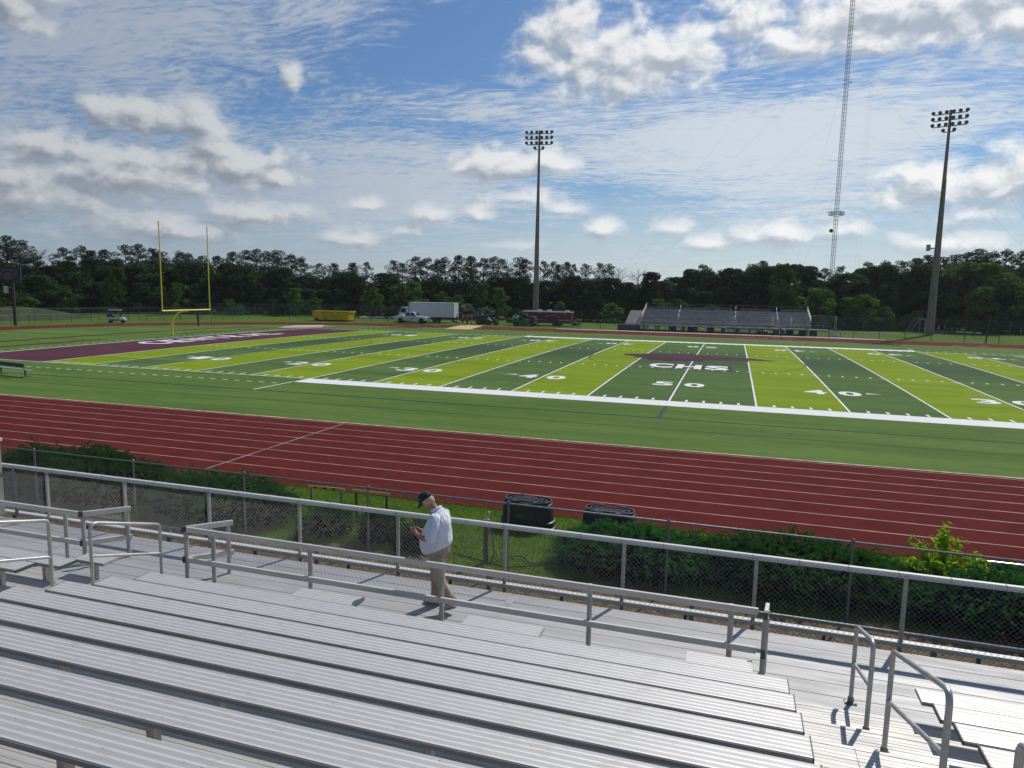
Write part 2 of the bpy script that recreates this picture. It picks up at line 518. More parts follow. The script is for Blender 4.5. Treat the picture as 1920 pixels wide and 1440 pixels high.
mb = MB()
N = 90
S = 1500
xs = np.linspace(-S, S, 61); ys = np.linspace(-120, S, 61)
def terrain(x, y):
    h = -0.03
    far = max(0.0, math.hypot(x, y - 25) - 130)
    h += 9 * (1 - math.exp(-far / 160.0))
    return h
gx = np.unique(np.concatenate([np.linspace(-1500, -150, 14), np.linspace(-150, 150, 151), np.linspace(150, 1500, 14)]))
gy = np.unique(np.concatenate([np.linspace(-300, -60, 5), np.linspace(-60, 200, 131), np.linspace(200, 1500, 14)]))
vs = [(x, y, terrain(x, y)) for y in gy for x in gx]
nx = len(gx)
fs = [(j * nx + i, j * nx + i + 1, (j + 1) * nx + i + 1, (j + 1) * nx + i) for j in range(len(gy) - 1) for i in range(nx - 1)]
mb.add(vs, fs)
tag(mb.build('ground', m_lawn, smooth=True), kind='structure')


m_mound = pmat('dry_mound_grass', (0.050, 0.062, 0.028), .95, col2=(0.070, 0.076, 0.038), ns=.35, bump=.6, bs=3, spec=.02)
def dome(cx, cy, rx, ry, h, mat):
    mb = MB(); rings = []
    for q in np.linspace(0.02, 1, 14):
        rings.append([(cx + rx * q * math.cos(a), cy + ry * q * math.sin(a), -.06 + h * (1 - q * q) ** 1.5) for a in np.linspace(0, 2 * PI, 40, endpoint=False)])
    mb.loft(rings)
    return mb.build('mound', mat, smooth=True)
tag(dome(-112, 47, 13, 14, 1.9, m_mound), kind='structure')
tag(dome(-121, 33, 14, 12, 2.6, m_mound), kind='structure')


def stadium(r, half, n=60, phase=0):
    pts = []
    for k in range(n + 1):
        a = -PI / 2 + PI * k / n
        pts.append((half + r * math.cos(a), CY + r * math.sin(a)))
    for k in range(n + 1):
        a = PI / 2 + PI * k / n
        pts.append((-half + r * math.cos(a), CY + r * math.sin(a)))
    return pts


def ring_sheet(mb, r0, r1, z):
    a, b = stadium(r0, HALF), stadium(r1, HALF)
    n = len(a)
    mb.add([(x, y, z) for x, y in a] + [(x, y, z) for x, y in b], [(i, n + i, n + (i + 1) % n, (i + 1) % n) for i in range(n)])


mb = MB(); ring_sheet(mb, R_IN, R_OUT + 0.55, -0.012)
tag(mb.build('running_track', m_track), kind='structure')
mb = MB()
for i in range(9):
    r = R_IN + 0.12 + i * 1.067
    ring_sheet(mb, r - 0.026, r + 0.026, -0.008)
mb.add([(x, y, -0.004) for x, y in ((-12.88, -21.1), (-12.82, -21.1), (-12.82, -12.6), (-12.88, -12.6))], [(0, 1, 2, 3)])
for x, i in ((-49, 2), (-46.5, 3), (-44, 5), (-41, 1), (-36, 4), (-31.5, 3), (-28, 5), (-24, 2), (3.5, 2), (5.0, 3), (6.6, 3), (8.4, 4), (10, 5), (30, 1), (33, 2)):
    y = CY + R_IN + 0.7 + i * 1.067
    mb.add([(x, y, -0.004), (x + 1.3, y, -0.004), (x + 1.3, y + .35, -0.004), (x, y + .35, -0.004)], [(0, 1, 2, 3)])
tag(mb.build('track_lane_lines', m_line), kind='structure')
mb = MB(); 
a, b = stadium(R_IN - 0.13, HALF, 120), stadium(R_IN, HALF, 120)
n = len(a)
ring_sheet(mb, R_IN - 0.15, R_IN, 0.008)
tag(mb.build('track_kerb', m_curb), kind='structure')

# turf infield, crowned
mb = MB()
FROWS = sorted(set(list(np.linspace(CY - R_IN + .1, CY + R_IN - .1, 75)) + [0.0, FIELD_W]))
vs = []
NX = 24
for y in FROWS:
    hw = HALF + math.sqrt(max(0, (R_IN - .06) ** 2 - (y - CY) ** 2))
    for i in range(NX + 1):
        vs.append((-hw + 2 * hw * i / NX, y, fz(y)))
fs = [(j * (NX + 1) + i, j * (NX + 1) + i + 1, (j + 1) * (NX + 1) + i + 1, (j + 1) * (NX + 1) + i) for j in range(len(FROWS) - 1) for i in range(NX)]
mb.add(vs, fs)
tag(mb.build('turf_infield', m_turf, smooth=True), kind='structure')


def sheet(mb, x0, x1, y0, y1, lev):
    ys = [y0] + [y for y in FROWS if y0 + 1e-4 < y < y1 - 1e-4] + [y1]
    vs = []
    for y in ys:
        vs += [(x0, y, fz(y) + lev * LV), (x1, y, fz(y) + lev * LV)]
    mb.add(vs, [(2 * i, 2 * i + 1, 2 * i + 3, 2 * i + 2) for i in range(len(ys) - 1)])


YD = 0.9144
dk, lm, mr = MB(), MB(), MB()
for k in range(10):
    for s in (-1, 1):
        x0, x1 = sorted((s * k * 5 * YD, s * (k + 1) * 5 * YD))
        sheet(lm if k % 2 else dk, x0, x1, 0, FIELD_W, 1)
for s in (-1, 1):
    x0, x1 = sorted((s * 50 * YD, s * 60 * YD))
    sheet(mr, x0, x1, 0, FIELD_W, 1)
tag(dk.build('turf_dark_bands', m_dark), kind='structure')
tag(lm.build('turf_lime_bands', m_lime), kind='structure')
tag(mr.build('turf_end_zones', m_maroon), kind='structure')

wl = MB()
LW = 0.105
for k in range(-10, 11):
    x = k * 5 * YD
    if k == 0:
        for y0, y1 in ((0, 23.2), (24.0, 24.5), (25.3, 25.6), (27.6, FIELD_W)): sheet(wl, x - LW / 2, x + LW / 2, y0, y1, 2)
    elif abs(k) == 1:
        for y0, y1 in ((0, 24.8), (27.9, FIELD_W)): sheet(wl, x - LW / 2, x + LW / 2, y0, y1, 2)
    else:
        sheet(wl, x - LW / 2, x + LW / 2, 0, FIELD_W, 2)
for s in (-1, 1):
    x = s * 60 * YD
    sheet(wl, x - LW, x + LW, 0, FIELD_W, 2)
    for y0, y1 in ((-0.12, 0.0), (FIELD_W, FIELD_W + .12)):
        x0, x1 = sorted((s * 22.86, s * 60 * YD)); sheet(wl, x0, x1, y0, y1, 2)
sheet(wl, -22.86, 22.86, -1.80, 0.0, 2)
sheet(wl, -22.86, 22.86, FIELD_W, FIELD_W + 1.83, 2)
for s in (-1, 1):
    sheet(wl, s * 22.9 - .06, s * 22.9 + .06, -5.6, -1.80, 2)
    sheet(wl, s * 22.9 - .06, s * 22.9 + .06, FIELD_W + 1.83, FIELD_W + 5.0, 2)
for k in range(-49, 50):
    x = k * YD
    if k % 5:
        for y0, y1 in ((0.1, 0.72), (FIELD_W - .72, FIELD_W - .1), (16.26, 16.72), (FIELD_W - 16.72, FIELD_W - 16.26)):
            sheet(wl, x - .07, x + .07, y0, y1, 3)
    else:
        for yc in (16.26, FIELD_W - 16.26): sheet(wl, x - .3, x + .3, yc - .05, yc + .05, 3)
for k in range(0, 40):
    for s in (-1, 1):
        x = s * (23.6 + k * YD)
        if abs(x) < 60 * YD:
            sheet(wl, x - .2, x + .2, -2.75, -2.62, 2); sheet(wl, x - .2, x + .2, FIELD_W + 2.5, FIELD_W + 2.65, 2)
for k in range(0, 58):
    y = k * YD
    for s in (-1, 1): sheet(wl, s * 56.2 - .06, s * 56.2 + .06, y, y + .4, 2)
tag(wl.build('field_line_markings', m_white), kind='structure')

bl = MB()
BW = 0.1
def arc(mb, cx, cy, r, a0, a1, lev, w=BW, n=64):
    vs = []
    for k in range(n + 1):
        a = R(a0 + (a1 - a0) * k / n)
        for q in (r - w / 2, r + w / 2):
            x, y = cx + q * math.cos(a), cy + q * math.sin(a); vs.append((x, y, fz(y) + lev * LV))
    mb.add(vs, [(2 * k, 2 * k + 1, 2 * k + 3, 2 * k + 2) for k in range(n)])
arc(bl, 0, CY, 9.15, 0, 360, 3)
for y in (-5.7, FIELD_W + 5.0):
    sheet(bl, -53, 53, y - BW / 2, y + BW / 2, 3)
sheet(bl, -0.11, 0.11, -5.65, -1.80, 3); sheet(bl, -.11, .11, FIELD_W + 1.83, FIELD_W + 5, 3)
sheet(bl, -.16, -.07, 0, 23, 3)
for s in (-1, 1):
    sheet(bl, s * 53 - BW / 2, s * 53 + BW / 2, -5.7, FIELD_W + 5, 3)
    x0, x1 = sorted((s * 36.5, s * 53))
    for y in (CY - 20.16, CY + 20.16): sheet(bl, x0, x1, y - BW / 2, y + BW / 2, 3)
    sheet(bl, s * 36.5 - BW / 2, s * 36.5 + BW / 2, CY - 20.16, CY + 20.16, 3)
    arc(bl, s * 42, CY, 9.15, *((-53, 53) if s < 0 else (127, 233)), 3)
tag(bl.build('black_line_markings', m_black), kind='structure')
mb = MB()
m_seam = pmat('turf_seam', (0.065, 0.115, 0.035), 0.95)
for y in (4.6, 9.2, 13.7, -8.4, 36.6, 41.1): sheet(mb, -45, 45, y - .035, y + .035, 2.5)
tag(mb.build('turf_seam_lines', m_seam), kind='structure')


def flat_text(txt, bold):
    cu = bpy.data.curves.new('glyphs', 'FONT'); cu.body = txt; cu.size = 1.0; cu.offset = bold; cu.resolution_u = 3
    ob = bpy.data.objects.new('glyphs', cu); COL.objects.link(ob)
    dg = bpy.context.evaluated_depsgraph_get()
    me = bpy.data.meshes.new_from_object(ob.evaluated_get(dg))
    v = [tuple(p.co) for p in me.vertices]; f = [tuple(p.vertices) for p in me.polygons]
    bpy.data.objects.remove(ob); bpy.data.meshes.remove(me); bpy.data.curves.remove(cu)
    xs = [p[0] for p in v]; ys = [p[1] for p in v]
    x0, x1, y0, y1 = min(xs), max(xs), min(ys), max(ys)
    return [((p[0] - x0) / (x1 - x0), (p[1] - y0) / (y1 - y0)) for p in v], f


def field_text(mb, txt, x0, x1, y0, y1, lev, turn=0, bold=0.03):
    """lettering laid on the turf; turn 180 faces the far side, 90 has its tops towards -x"""
    v, f = flat_text(txt, bold)
    out = []
    for a, b in v:
        if turn == 180: a, b = 1 - a, 1 - b
        if turn == 90: x, y = x1 + (x0 - x1) * b, y0 + (y1 - y0) * a
        elif turn == -90: x, y = x0 + (x1 - x0) * b, y1 + (y0 - y1) * a
        else: x, y = x0 + (x1 - x0) * a, y0 + (y1 - y0) * b
        out.append((x, y, fz(y) + lev * LV))
    mb.add(out, f)


nm = MB()
for k in range(-4, 5):
    x = k * 10 * YD
    d = str(50 - abs(k) * 10)
    field_text(nm, d[0], x - 1.62, x - .34, 6.15, 8.0, 4, bold=.035); field_text(nm, d[1], x + .34, x + 1.62, 6.15, 8.0, 4, bold=.035)
    y0, y1 = FIELD_W - 8.0, FIELD_W - 6.15
    field_text(nm, d[1], x - 1.62, x - .34, y0, y1, 4, 180, .035); field_text(nm, d[0], x + .34, x + 1.62, y0, y1, 4, 180, .035)
    if k:
        s = 1 if k > 0 else -1
        for yc in (7.5, FIELD_W - 7.5):
            z = fz(yc) + 4 * LV
            nm.add([(x + s * 1.95, yc - .23, z), (x + s * 1.95, yc + .23, z), (x + s * 2.85, yc, z)], [(0, 1, 2)])
word = 'CENTRAL'
for i, ch in enumerate(word):
    y = 15.4 + i * 2.98
    field_text(nm, ch, -53.2, -49.7, y, y + 2.2, 4, 90, .03)
    field_text(nm, ch, 49.2, 53.3, 36.0 - i * 3.42 - 2.5, 36.0 - i * 3.42, 4, -90, .03)
for ch, a_, b2 in (('C', -3.15, -1.25), ('H', -1.0, .95), ('S', 1.2, 3.05)): field_text(nm, ch, a_, b2, 16.75, 19.9, 5, bold=.045)
tag(nm.build('field_lettering', m_white), kind='structure')
mb = MB()
for ch, a_, b2 in (('C', -3.1, -.95), ('H', -1.0, 1.25), ('S', 1.15, 3.4)): field_text(mb, ch, a_, b2, 16.55, 19.8, 4, bold=.08)
blob = [(-6.7, 27.4), (-6.2, 28.2), (-5.0, 28.8), (-3.9, 29.9), (-3.1, 29.5), (-1.6, 30.3), (0.2, 30.1), (1.6, 29.4), (3.2, 28.9), (4.9, 28.6), (6.2, 27.5), (7.1, 26.9), (6.4, 26.4), (5.0, 26.7), (4.2, 25.9), (2.9, 26.2),
        (1.9, 25.2), (0.7, 24.9), (0.9, 24.0), (-0.3, 23.2), (-0.5, 22.2), (-1.4, 22.7), (-1.9, 21.6), (-2.6, 22.9), (-3.6, 22.4), (-4.1, 24.2), (-5.3, 24.6), (-5.2, 25.7), (-6.2, 26.2)]
c = (-0.4, 26.6)
mb.add([(x, y, fz(y) + 3.5 * LV) for x, y in blob] + [(*c, fz(c[1]) + 3.5 * LV)], [(i, (i + 1) % len(blob), len(blob)) for i in range(len(blob))])
m_blob = turf_mat('turf_emblem', (0.060, 0.032, 0.046), (0.098, 0.052, 0.066))
tag(mb.build('midfield_emblem', m_blob), kind='structure')
mb = MB()
for x in (-64.4, -59.1):
    pass
def polyline(mb, pts, w, z):
    vs = []
    for i, (x, y) in enumerate(pts):
        a = pts[max(0, i - 1)]; b = pts[min(len(pts) - 1, i + 1)]
        dx, dy = b[0] - a[0], b[1] - a[1]; L = math.hypot(dx, dy)
        px, py = -dy / L * w / 2, dx / L * w / 2
        vs += [(x - px, y - py, z + fz(y)), (x + px, y + py, z + fz(y))]
    mb.add(vs, [(2 * i, 2 * i + 1, 2 * i + 3, 2 * i + 2) for i in range(len(pts) - 1)])
polyline(mb, [(-63.9, 4), (-64.3, 10), (-64.5, 18), (-64.4, 26), (-64.3, 34), (-63.8, 47.5)], 0.9, .012)
polyline(mb, [(-59.3, 2), (-59.2, 7), (-59.1, 14), (-59.1, 32), (-58.7, 44.5)], 0.75, .012)
tag(mb.build('jump_runway', m_track), kind='structure')

# paths and paved patches round the field
mb = MB()
mb.add([(x, y, z) for x, y, z in ((-60, -28.9, -.02), (40, -28.9, -.02), (40, -26.75, -.02), (-60, -26.75, -.02))], [(0, 1, 2, 3)])
tag(mb.build('sand_path', m_sand), kind='structure')
mb = MB()
pts = [(-24.0, 70.75), (-12, 70.75), (0, 71.0), (12, 71.2), (21.5, 70.9), (24, 71.6), (24, 72.6), (17, 74.0), (0, 73.6), (-13, 73.0), (-24, 72.2)]
mb.add([(x, y, -.012) for x, y in pts], [tuple(range(len(pts)))])
tag(mb.build('concrete_path', m_conc), kind='structure')
mb = MB(); polyline(mb, [(34, 104), (41, 108), (50, 113), (75, 126)], 7.0, 0.05)
tag(mb.build('parking_road', pmat('pale_asphalt', (0.30, 0.29, 0.28), 0.9)), kind='structure')
mb = MB(); polyline(mb, [(18, 95), (30, 93)], 3.4, 0.0)
tag(mb.build('jump_pit_path', pmat('grey_pad', (0.12, 0.12, 0.125), 0.9)), kind='structure')
# ------------------------------------------------------------------ near grandstand
TREAD, RISE = 0.64, 0.191
def SY(n): return -32.12 - (n - 1) * TREAD          # back edge of seat row n
def SZ(n): return 1.86 + (n - 1) * RISE             # seat top of row n
def DZ(n): return 1.23 + n * RISE                   # deck level of row n
NROW = 13


def alu_seat():
    """extruded aluminium plank: five paler ribbed bands, fine grooves, wear and dirt"""
    m, t, b, o = new_mat('seat_aluminium')
    tc = t.n('ShaderNodeTexCoord').outputs['Object']
    sp = t.n('ShaderNodeSeparateXYZ'); t.l(tc, sp.inputs[0])
    info = t.n('ShaderNodeObjectInfo').outputs['Random']
    ph = t.m('FRACT', t.m('MULTIPLY', sp.outputs[1], 1 / 0.056))
    bandf = t.m('SUBTRACT', t.ss(ph, 0.05, 0.17), t.ss(ph, 0.36, 0.48))
    fine = t.m('PINGPONG', t.m('MULTIPLY', sp.outputs[1], 1 / 0.0056), 1.0)
    cross = t.m('PINGPONG', t.m('MULTIPLY', sp.outputs[0], 1 / 0.012), 1.0)
    st = t.noise(t.mapping(tc, (0.7, 14, 6)), 2.0, 6, 0.65)
    dirt = t.noise(t.mapping(tc, (1.0, 1.4, 1)), 5.0, 6, 0.7)
    c = t.mix(bandf, (0.465, 0.456, 0.44), (0.71, 0.697, 0.675))
    c = t.mix(t.ss(st, 0.45, 0.75, 0.0, 0.5), c, (0.46, 0.46, 0.46))
    c = t.mix(t.ss(dirt, 0.50, 0.74, 0.0, 0.60), c, (0.40, 0.365, 0.31))
    spots = t.noise(tc, 38.0, 2, 0.5)
    c = t.mix(t.ss(spots, 0.715, 0.75), c, (0.10, 0.095, 0.09))
    c = t.mix(t.m('MULTIPLY', info, 0.22), c, (0.42, 0.43, 0.45))
    t.l(c, b.inputs['Base Color'])
    b.inputs['Metallic'].default_value = 0.36
    t.l(t.m('ADD', t.m('MULTIPLY', bandf, -0.07), t.ss(st, 0.3, 0.7, 0.56, 0.66)), b.inputs['Roughness'])
    bn = t.n('ShaderNodeBump'); bn.inputs['Strength'].default_value = 0.35; bn.inputs['Distance'].default_value = 0.0012
    t.l(t.m('ADD', t.m('MULTIPLY', fine, t.m('SUBTRACT', 1.0, bandf)), t.m('MULTIPLY', cross, 0.15)), bn.inputs['Height'])
    t.l(bn.outputs[0], b.inputs['Normal'])
    return m


def alu(name, c=(0.52, 0.525, 0.53), rough=0.5, metal=0.75, c2=(0.40, 0.40, 0.395), ns=3.0, stretch=(1, 1, 1)):
    return pmat(name, c, rough, metal, c2, ns, (0.35, 0.7), bump=0.06, bs=60, detail=7, rough2=rough + 0.12, stretch=stretch)


m_seat = alu_seat()
m_deck = alu('deck_aluminium', (0.56, 0.55, 0.535), 0.54, 0.36, (0.44, 0.425, 0.40), 2.0, (0.6, 9, 4))
m_walk = alu('walkway_aluminium', (0.43, 0.43, 0.43), 0.56, 0.36, (0.36, 0.355, 0.35), 1.5, (0.5, 5, 3))
m_fascia = alu('seat_edge_aluminium', (0.30, 0.292, 0.282), 0.6, 0.3, (0.22, 0.213, 0.205), 4.0, (0.5, 6, 6))
m_post = alu('post_aluminium', (0.46, 0.455, 0.43), 0.5, 0.4, (0.34, 0.335, 0.31), 6.0, (2, 2, 0.7))
m_rail = alu('rail_aluminium', (0.62, 0.61, 0.555), 0.55, 0.15, (0.53, 0.52, 0.47), 3.0, (0.6, 4, 4))
m_tube = alu('tube_aluminium', (0.52, 0.515, 0.49), 0.4, 0.65, (0.38, 0.375, 0.355), 5.0)
m_cap = pmat('dark_end_cap', (0.10, 0.10, 0.10), 0.6, 0.3)
m_galv = alu('galvanised_steel', (0.25, 0.26, 0.27), 0.5, 0.6, (0.17, 0.18, 0.19), 7.0)
m_wire = pmat('fence_wire', (0.19, 0.195, 0.20), 0.5, 0.3)
m_wpaint = pmat('white_rail_paint', (0.62, 0.62, 0.60), 0.5, 0.08, (0.58, 0.58, 0.56), 3.0, stretch=(0.6, 3, 3))
m_shade = pmat('understructure', (0.20, 0.20, 0.20), 0.7, 0.4)

# walkway: planks with open joints on a steel frame
mb = MB()
y = -29.45
k = 0
while y > SY(0) + 0.02:
    y2 = max(y - 0.285, SY(0))
    for x0, x1 in ((-16, -8.05), (-8.045, 0.15), (0.155, 7.6), (7.605, 16)):
        mb.box(x0, x1, y2 + 0.004, y - 0.004, 1.17, 1.23)
    y -= 0.285; k += 1
tag(mb.build('walkway', m_walk, bevel=0.004), kind='structure')
mb = MB()
for xj in (-8.047, 0.152, 7.602): mb.box(xj - .05, xj + .05, SY(0) + .03, -29.47, 1.2305, 1.234)
tag(mb.build('walkway_joint_strip', alu('joint_strip', (0.6, 0.6, 0.6), 0.4)), kind='structure')
mb = MB()
for x in np.arange(-15, 16, 2.4): mb.box(x - .05, x + .05, -31.4, -29.5, 1.02, 1.165); mb.box(x - .05, x + .05, -29.7, -29.6, -.03, 1.02)
mb.box(-16, 16, -29.449, -29.44, 1.10, 1.222)
tag(mb.build('walkway_frame', m_shade), kind='structure')

stand = thing('grandstand', 'aluminium grandstand with long ribbed bench seats rising row by row from the walkway', 'grandstand', (0, SY(0), 0))
O = (0, SY(0), 0)
for n in range(1, NROW + 1):
    mb = MB(O)
    y1 = SY(n - 1); z = DZ(n)
    for j in range(2):
        a = y1 - j * TREAD / 2; b_ = a - TREAD / 2
        for x0, x1 in ((-16, -4.2), (-4.195, 4.4), (4.405, 16)):
            mb.box(x0, x1, b_ + .004, a - .003, z - .045, z)
            # nosing and ribs catch the light
            mb.box(x0, x1, a - .045, a - .004, z + .0002, z + .004)
            for q in (.09, .14, .19, .24): mb.box(x0, x1, a - q - .02, a - q, z + .0002, z + .0022)
    mb.build('deck_plank', m_deck, stand)
    mb = MB(O)
    mb.box(-16, 16, y1 + .0005, y1 + .018, DZ(n - 1) + .012, z - .046)
    mb.build('riser', m_fascia, stand)

SEATS = []
def seat(x0, x1, n, capl=True, capr=True):
    yb = SY(n); z = SZ(n)
    yf = yb + .288
    mb = MB((0, yb, z))
    prof = [(yb, z - .008), (yb + .006, z)]
    for k in range(5):
        a = yb + .010 + k * .0535
        prof += [(a, z), (a + .012, z + .0006), (a + .027, z)]
    prof += [(yf - .012, z), (yf - .003, z - .004), (yf, z - .014), (yf, z - .04), (yf - .012, z - .04), (yf - .012, z - .012), (yb + .014, z - .012), (yb + .014, z - .04), (yb, z - .04)]
    me = MB((0, yb, z)); me.prism(prof, x0, x1, 'x')
    s = me.build('seat_plank', m_seat)
    s.location = Vector((0, yb, z)) - Vector(O); s.parent = stand
    e = MB((0, yb, z)); e.box(x0, x1, yb - .004, yb - .0005, z - .041, z - .006)
    eb = e.build('rear_edge', m_fascia, s)
    for xx, on in ((x0, capl), (x1, capr)):
        if on:
            c = MB((0, yb, z)); sg = -1 if xx == x0 else 1
            c.box(min(xx, xx + sg * .012), max(xx, xx + sg * .012), yb - .002, yf + .002, z - .043, z + .001)
            c.build('end_cap', m_cap if n else m_post, s)
    return s


for n in range(1, NROW + 1): seat(-4.5, 3.885, n)
for n in range(0, NROW + 1): seat(5.26, 15.5, n)
for n in range(1, NROW + 1): seat(-15.5, -5.83, n)
seat(-2.46, -1.49, 0); seat(0.06, 1.06, 0); seat(2.83, 3.55, 0); seat(-6.32, -5.75, 0)

def brackets(xs, n):
    for x in xs:
        mb = MB(O); yb = SY(n)
        mb.box(x - .032, x + .032, yb + .012, yb + .075, DZ(n) + .001, SZ(n) - .013)
        mb.box(x - .03, x + .03, yb + .08, yb + .27, SZ(n) - .08, SZ(n) - .0135)
        mb.lathe([(.007, -.004), (.007, .004)], (x - .018, yb + .008, SZ(n) - .1), 8, 'y')
        mb.build('seat_bracket', m_post, stand)
for n in range(1, NROW + 1):
    brackets([x for x in (-3.62, -1.98, -0.42, 1.3, 3.3)], n)
    if n < 8: brackets([6.0, 8.4], n)
    if n < 5: brackets([-6.15, -8.2], n)
for x in (-2.2, -1.7, .3, .85, 3.0, -5.95): brackets([x], 0)


# ------------------------------------------------------------------ chain link
def wire_lattice(mb_pts, x0, x1, z0, z1, y, d=0.052, r=0.0026, slope=None):
    """woven diamonds: each wire zigzags up the fence and hooks its neighbour"""
    h = d * math.sqrt(2) / 2
    nz = int((z1 - z0) / h)
    cols = int((x1 - x0) / h)
    P = []
    for i in range(cols + 1):
        P.append([(x0 + i * h + (h if (k + i) % 2 else 0.0), y + (r * .9 if (k % 2) else -r * .9), z0 + k * h) for k in range(nz + 1)])
    P = np.array(P)                         # wires, points, 3
    A, B = P[:, :-1].reshape(-1, 3), P[:, 1:].reshape(-1, 3)
    D = B - A; D /= np.linalg.norm(D, axis=1, keepdims=True)
    U = np.tile(np.array([[0, 1.0, 0]]), (len(D), 1)); Sx = np.cross(D, U)
    quads = []
    for k in range(3):
        a0, a1 = 2 * PI * k / 3, 2 * PI * (k + 1) / 3
        o0 = (Sx * math.cos(a0) + U * math.sin(a0)) * r; o1 = (Sx * math.cos(a1) + U * math.sin(a1)) * r
        quads.append(np.stack([A + o0, A + o1, B + o1, B + o0], 1))
    return np.concatenate(quads).reshape(-1, 3)


# guard fence along the front of the walkway
GF = thing('guard_fence', 'chain link guard fence with white square rails along the front of the walkway', 'fence', (0, -29.25, 1.23))
o = Vector((0, -29.25, 1.23))
gfx = [-11.57, -9.64, -7.7, -5.77, -3.87, -1.98, -0.11, 1.76, 3.64, 5.54, 7.42, 9.3, 11.2]
mb = MB(o); mb.box(-11.6, 11.6, -29.215, -29.15, 2.158, 2.232); mb.build('top_rail', m_wpaint, GF, bevel=.006)
mb = MB(o); mb.box(-11.6, 11.6, -29.205, -29.105, 1.185, 1.25); mb.build('bottom_rail', m_wpaint, GF, bevel=.006)
for x in gfx:
    mb = MB(o); mb.box(x - .027, x + .027, -29.20, -29.148, 1.252, 2.156)
    mb.box(x - .028, x + .028, -29.19, -29.12, .92, 1.183)
    mb.lathe([(.008, -.004), (.008, .004)], (x, -29.219, 2.195), 8, 'y')
    mb.build('post', m_post, GF, bevel=.01)
for i in range(len(gfx) - 1):
    xm = (gfx[i] + gfx[i + 1]) / 2
    mb = MB(o); mb.box(xm - .02, xm + .02, -29.18, -29.13, .98, 1.183); mb.build('stub', m_cap, GF)
v = wire_lattice(None, -11.57, 11.5, 1.06, 2.21, -29.223, 0.052, 0.0021)
np_mesh('chain_link', v - np.array(o), 4, m_wire, GF)
for x in np.arange(-11.3, 11.5, 0.62):
    mb = MB(o)
    mb.tube([(x, -29.228, 2.14), (x, -29.228, 2.236), (x + .004, -29.145, 2.237), (x + .004, -29.143, 2.15)], .0028, 4)
    mb.build('wire_tie', m_wire, GF)
mb = MB(o); mb.tube([(-11.57, -29.227, 1.062), (11.5, -29.227, 1.062)], .004, 5); mb.build('tension_wire', m_wire, GF)

# walkway railings
def railing(label, x0, x1, posts, left_stub, right_stub, group='railings along the walkway'):
    y = -30.7
    o = Vector(((x0 + x1) / 2, y, 1.23))
    t = thing('walkway_railing', label, 'railing', o, 0, group)
    for zt, nm in ((2.11, 'top_rail'), (1.612, 'middle_rail')):
        mb = MB(o); mb.box(x0, x1, y - .045, y - .002, zt - .082, zt); mb.build(nm, m_rail, t, bevel=.006)
    for x in posts:
        mb = MB(o)
        mb.tube([(x, y + .035, 1.231), (x, y + .035, 2.085)], .034, 14)
        for zt in (2.11, 1.612): mb.lathe([(.009, -.005), (.009, .004)], (x, y - .049, zt - .04), 8, 'y')
        mb.build('post', m_post, t, angle=40)
    for st in (left_stub, right_stub):
        if not st: continue
        (ax, ay), (bx, by), px = st
        for zt, nm in ((2.112, 'return_rail'), (1.614, 'return_rail')):
            mb = MB(o); mb.bar((ax, ay, zt - .042), (bx, by, zt - .042), .046, .084); r = mb.build(nm, m_rail, t, bevel=.005)
            c = MB(o); dx, dy = Vector((bx - ax, by - ay)).normalized()
            c.bar((ax - dx * .02, ay - dy * .02, zt - .042), (ax + dx * .05, ay + dy * .05, zt - .042), .052, .091); c.build('end_cap', m_cap, r)
        for q in px:
            mb = MB(o); mb.tube([(ax + (bx - ax) * q, ay + (by - ay) * q, 1.231), (ax + (bx - ax) * q, ay + (by - ay) * q, 2.03)], .034, 14); mb.build('post', m_post, t, angle=40)
    return t


railing('long two-bar aluminium railing on the walkway before the middle seats and the walking man', -4.86, 3.62, [-4.42, -2.68, -.56, 1.54, 3.31],
        ((-4.93, -30.74), (-4.42, -30.2), (.06, .9)), ((3.70, -30.82), (3.735, -30.52), (.15, .85)))
railing('two-bar aluminium railing on the walkway beyond the left aisle', -15.0, -7.0, [-14.0, -12.0, -9.9, -7.42],
        None, ((-7.02, -30.74), (-6.5, -30.2), (.06, .92)))


# aisle handrails
def handrail(label, x, yf, zf, yn, zn, hf, hn):
    """bent tube hoop standing on two deck rows of an aisle, lower end towards the field"""
    o = Vector((x, yf, zf))
    t = thing('aisle_handrail', label, 'handrail', o, 0, 'bent tube handrails in the aisles')
    tf, tn = zf + hf, zn + hn
    pts = [(x, yf, zf + .01), (x, yf, tf - .04)]
    d = Vector((0, yn - yf, tn - tf)).normalized()
    pts += [Vector((x, yf, tf)) + d * .02 + Vector((0, 0, -.008)), Vector((x, yf, tf)) + d * .06]
    c = Vector((x, yn, tn))
    rad = .14
    for k in range(7):
        q = k / 6
        a, b_ = c - d * rad, c - Vector((0, 0, rad))
        pts.append(a * (1 - q) ** 2 + c * 2 * q * (1 - q) + b_ * q ** 2)
    pts.append((x, yn, zn + .01))
    mb = MB(o); mb.tube(pts, .024, 14); mb.build('hoop', m_tube, t, angle=50)
    mb = MB(o); mb.tube([(x, yf, zf + hf * .52), (x, yn, zn + hn * .52)], .0215, 12); mb.build('middle_bar', m_tube, t, angle=50)
    for yy, zz in ((yf, zf), (yn, zn)):
        mb = MB(o); mb.box(x - .065, x + .065, yy - .05, yy + .05, zz + .004, zz + .013)
        mb.lathe([(.034, zz + .013), (.034, zz + .06), (.029, zz + .075)], (x, yy, 0), 12)
        for i, j in ((-1, -1), (1, -1), (1, 1), (-1, 1)): mb.lathe([(.009, zz + .013), (.009, zz + .019)], (x + i * .05, yy + j * .037, 0), 6)
        mb.build('foot_plate', m_galv, t)


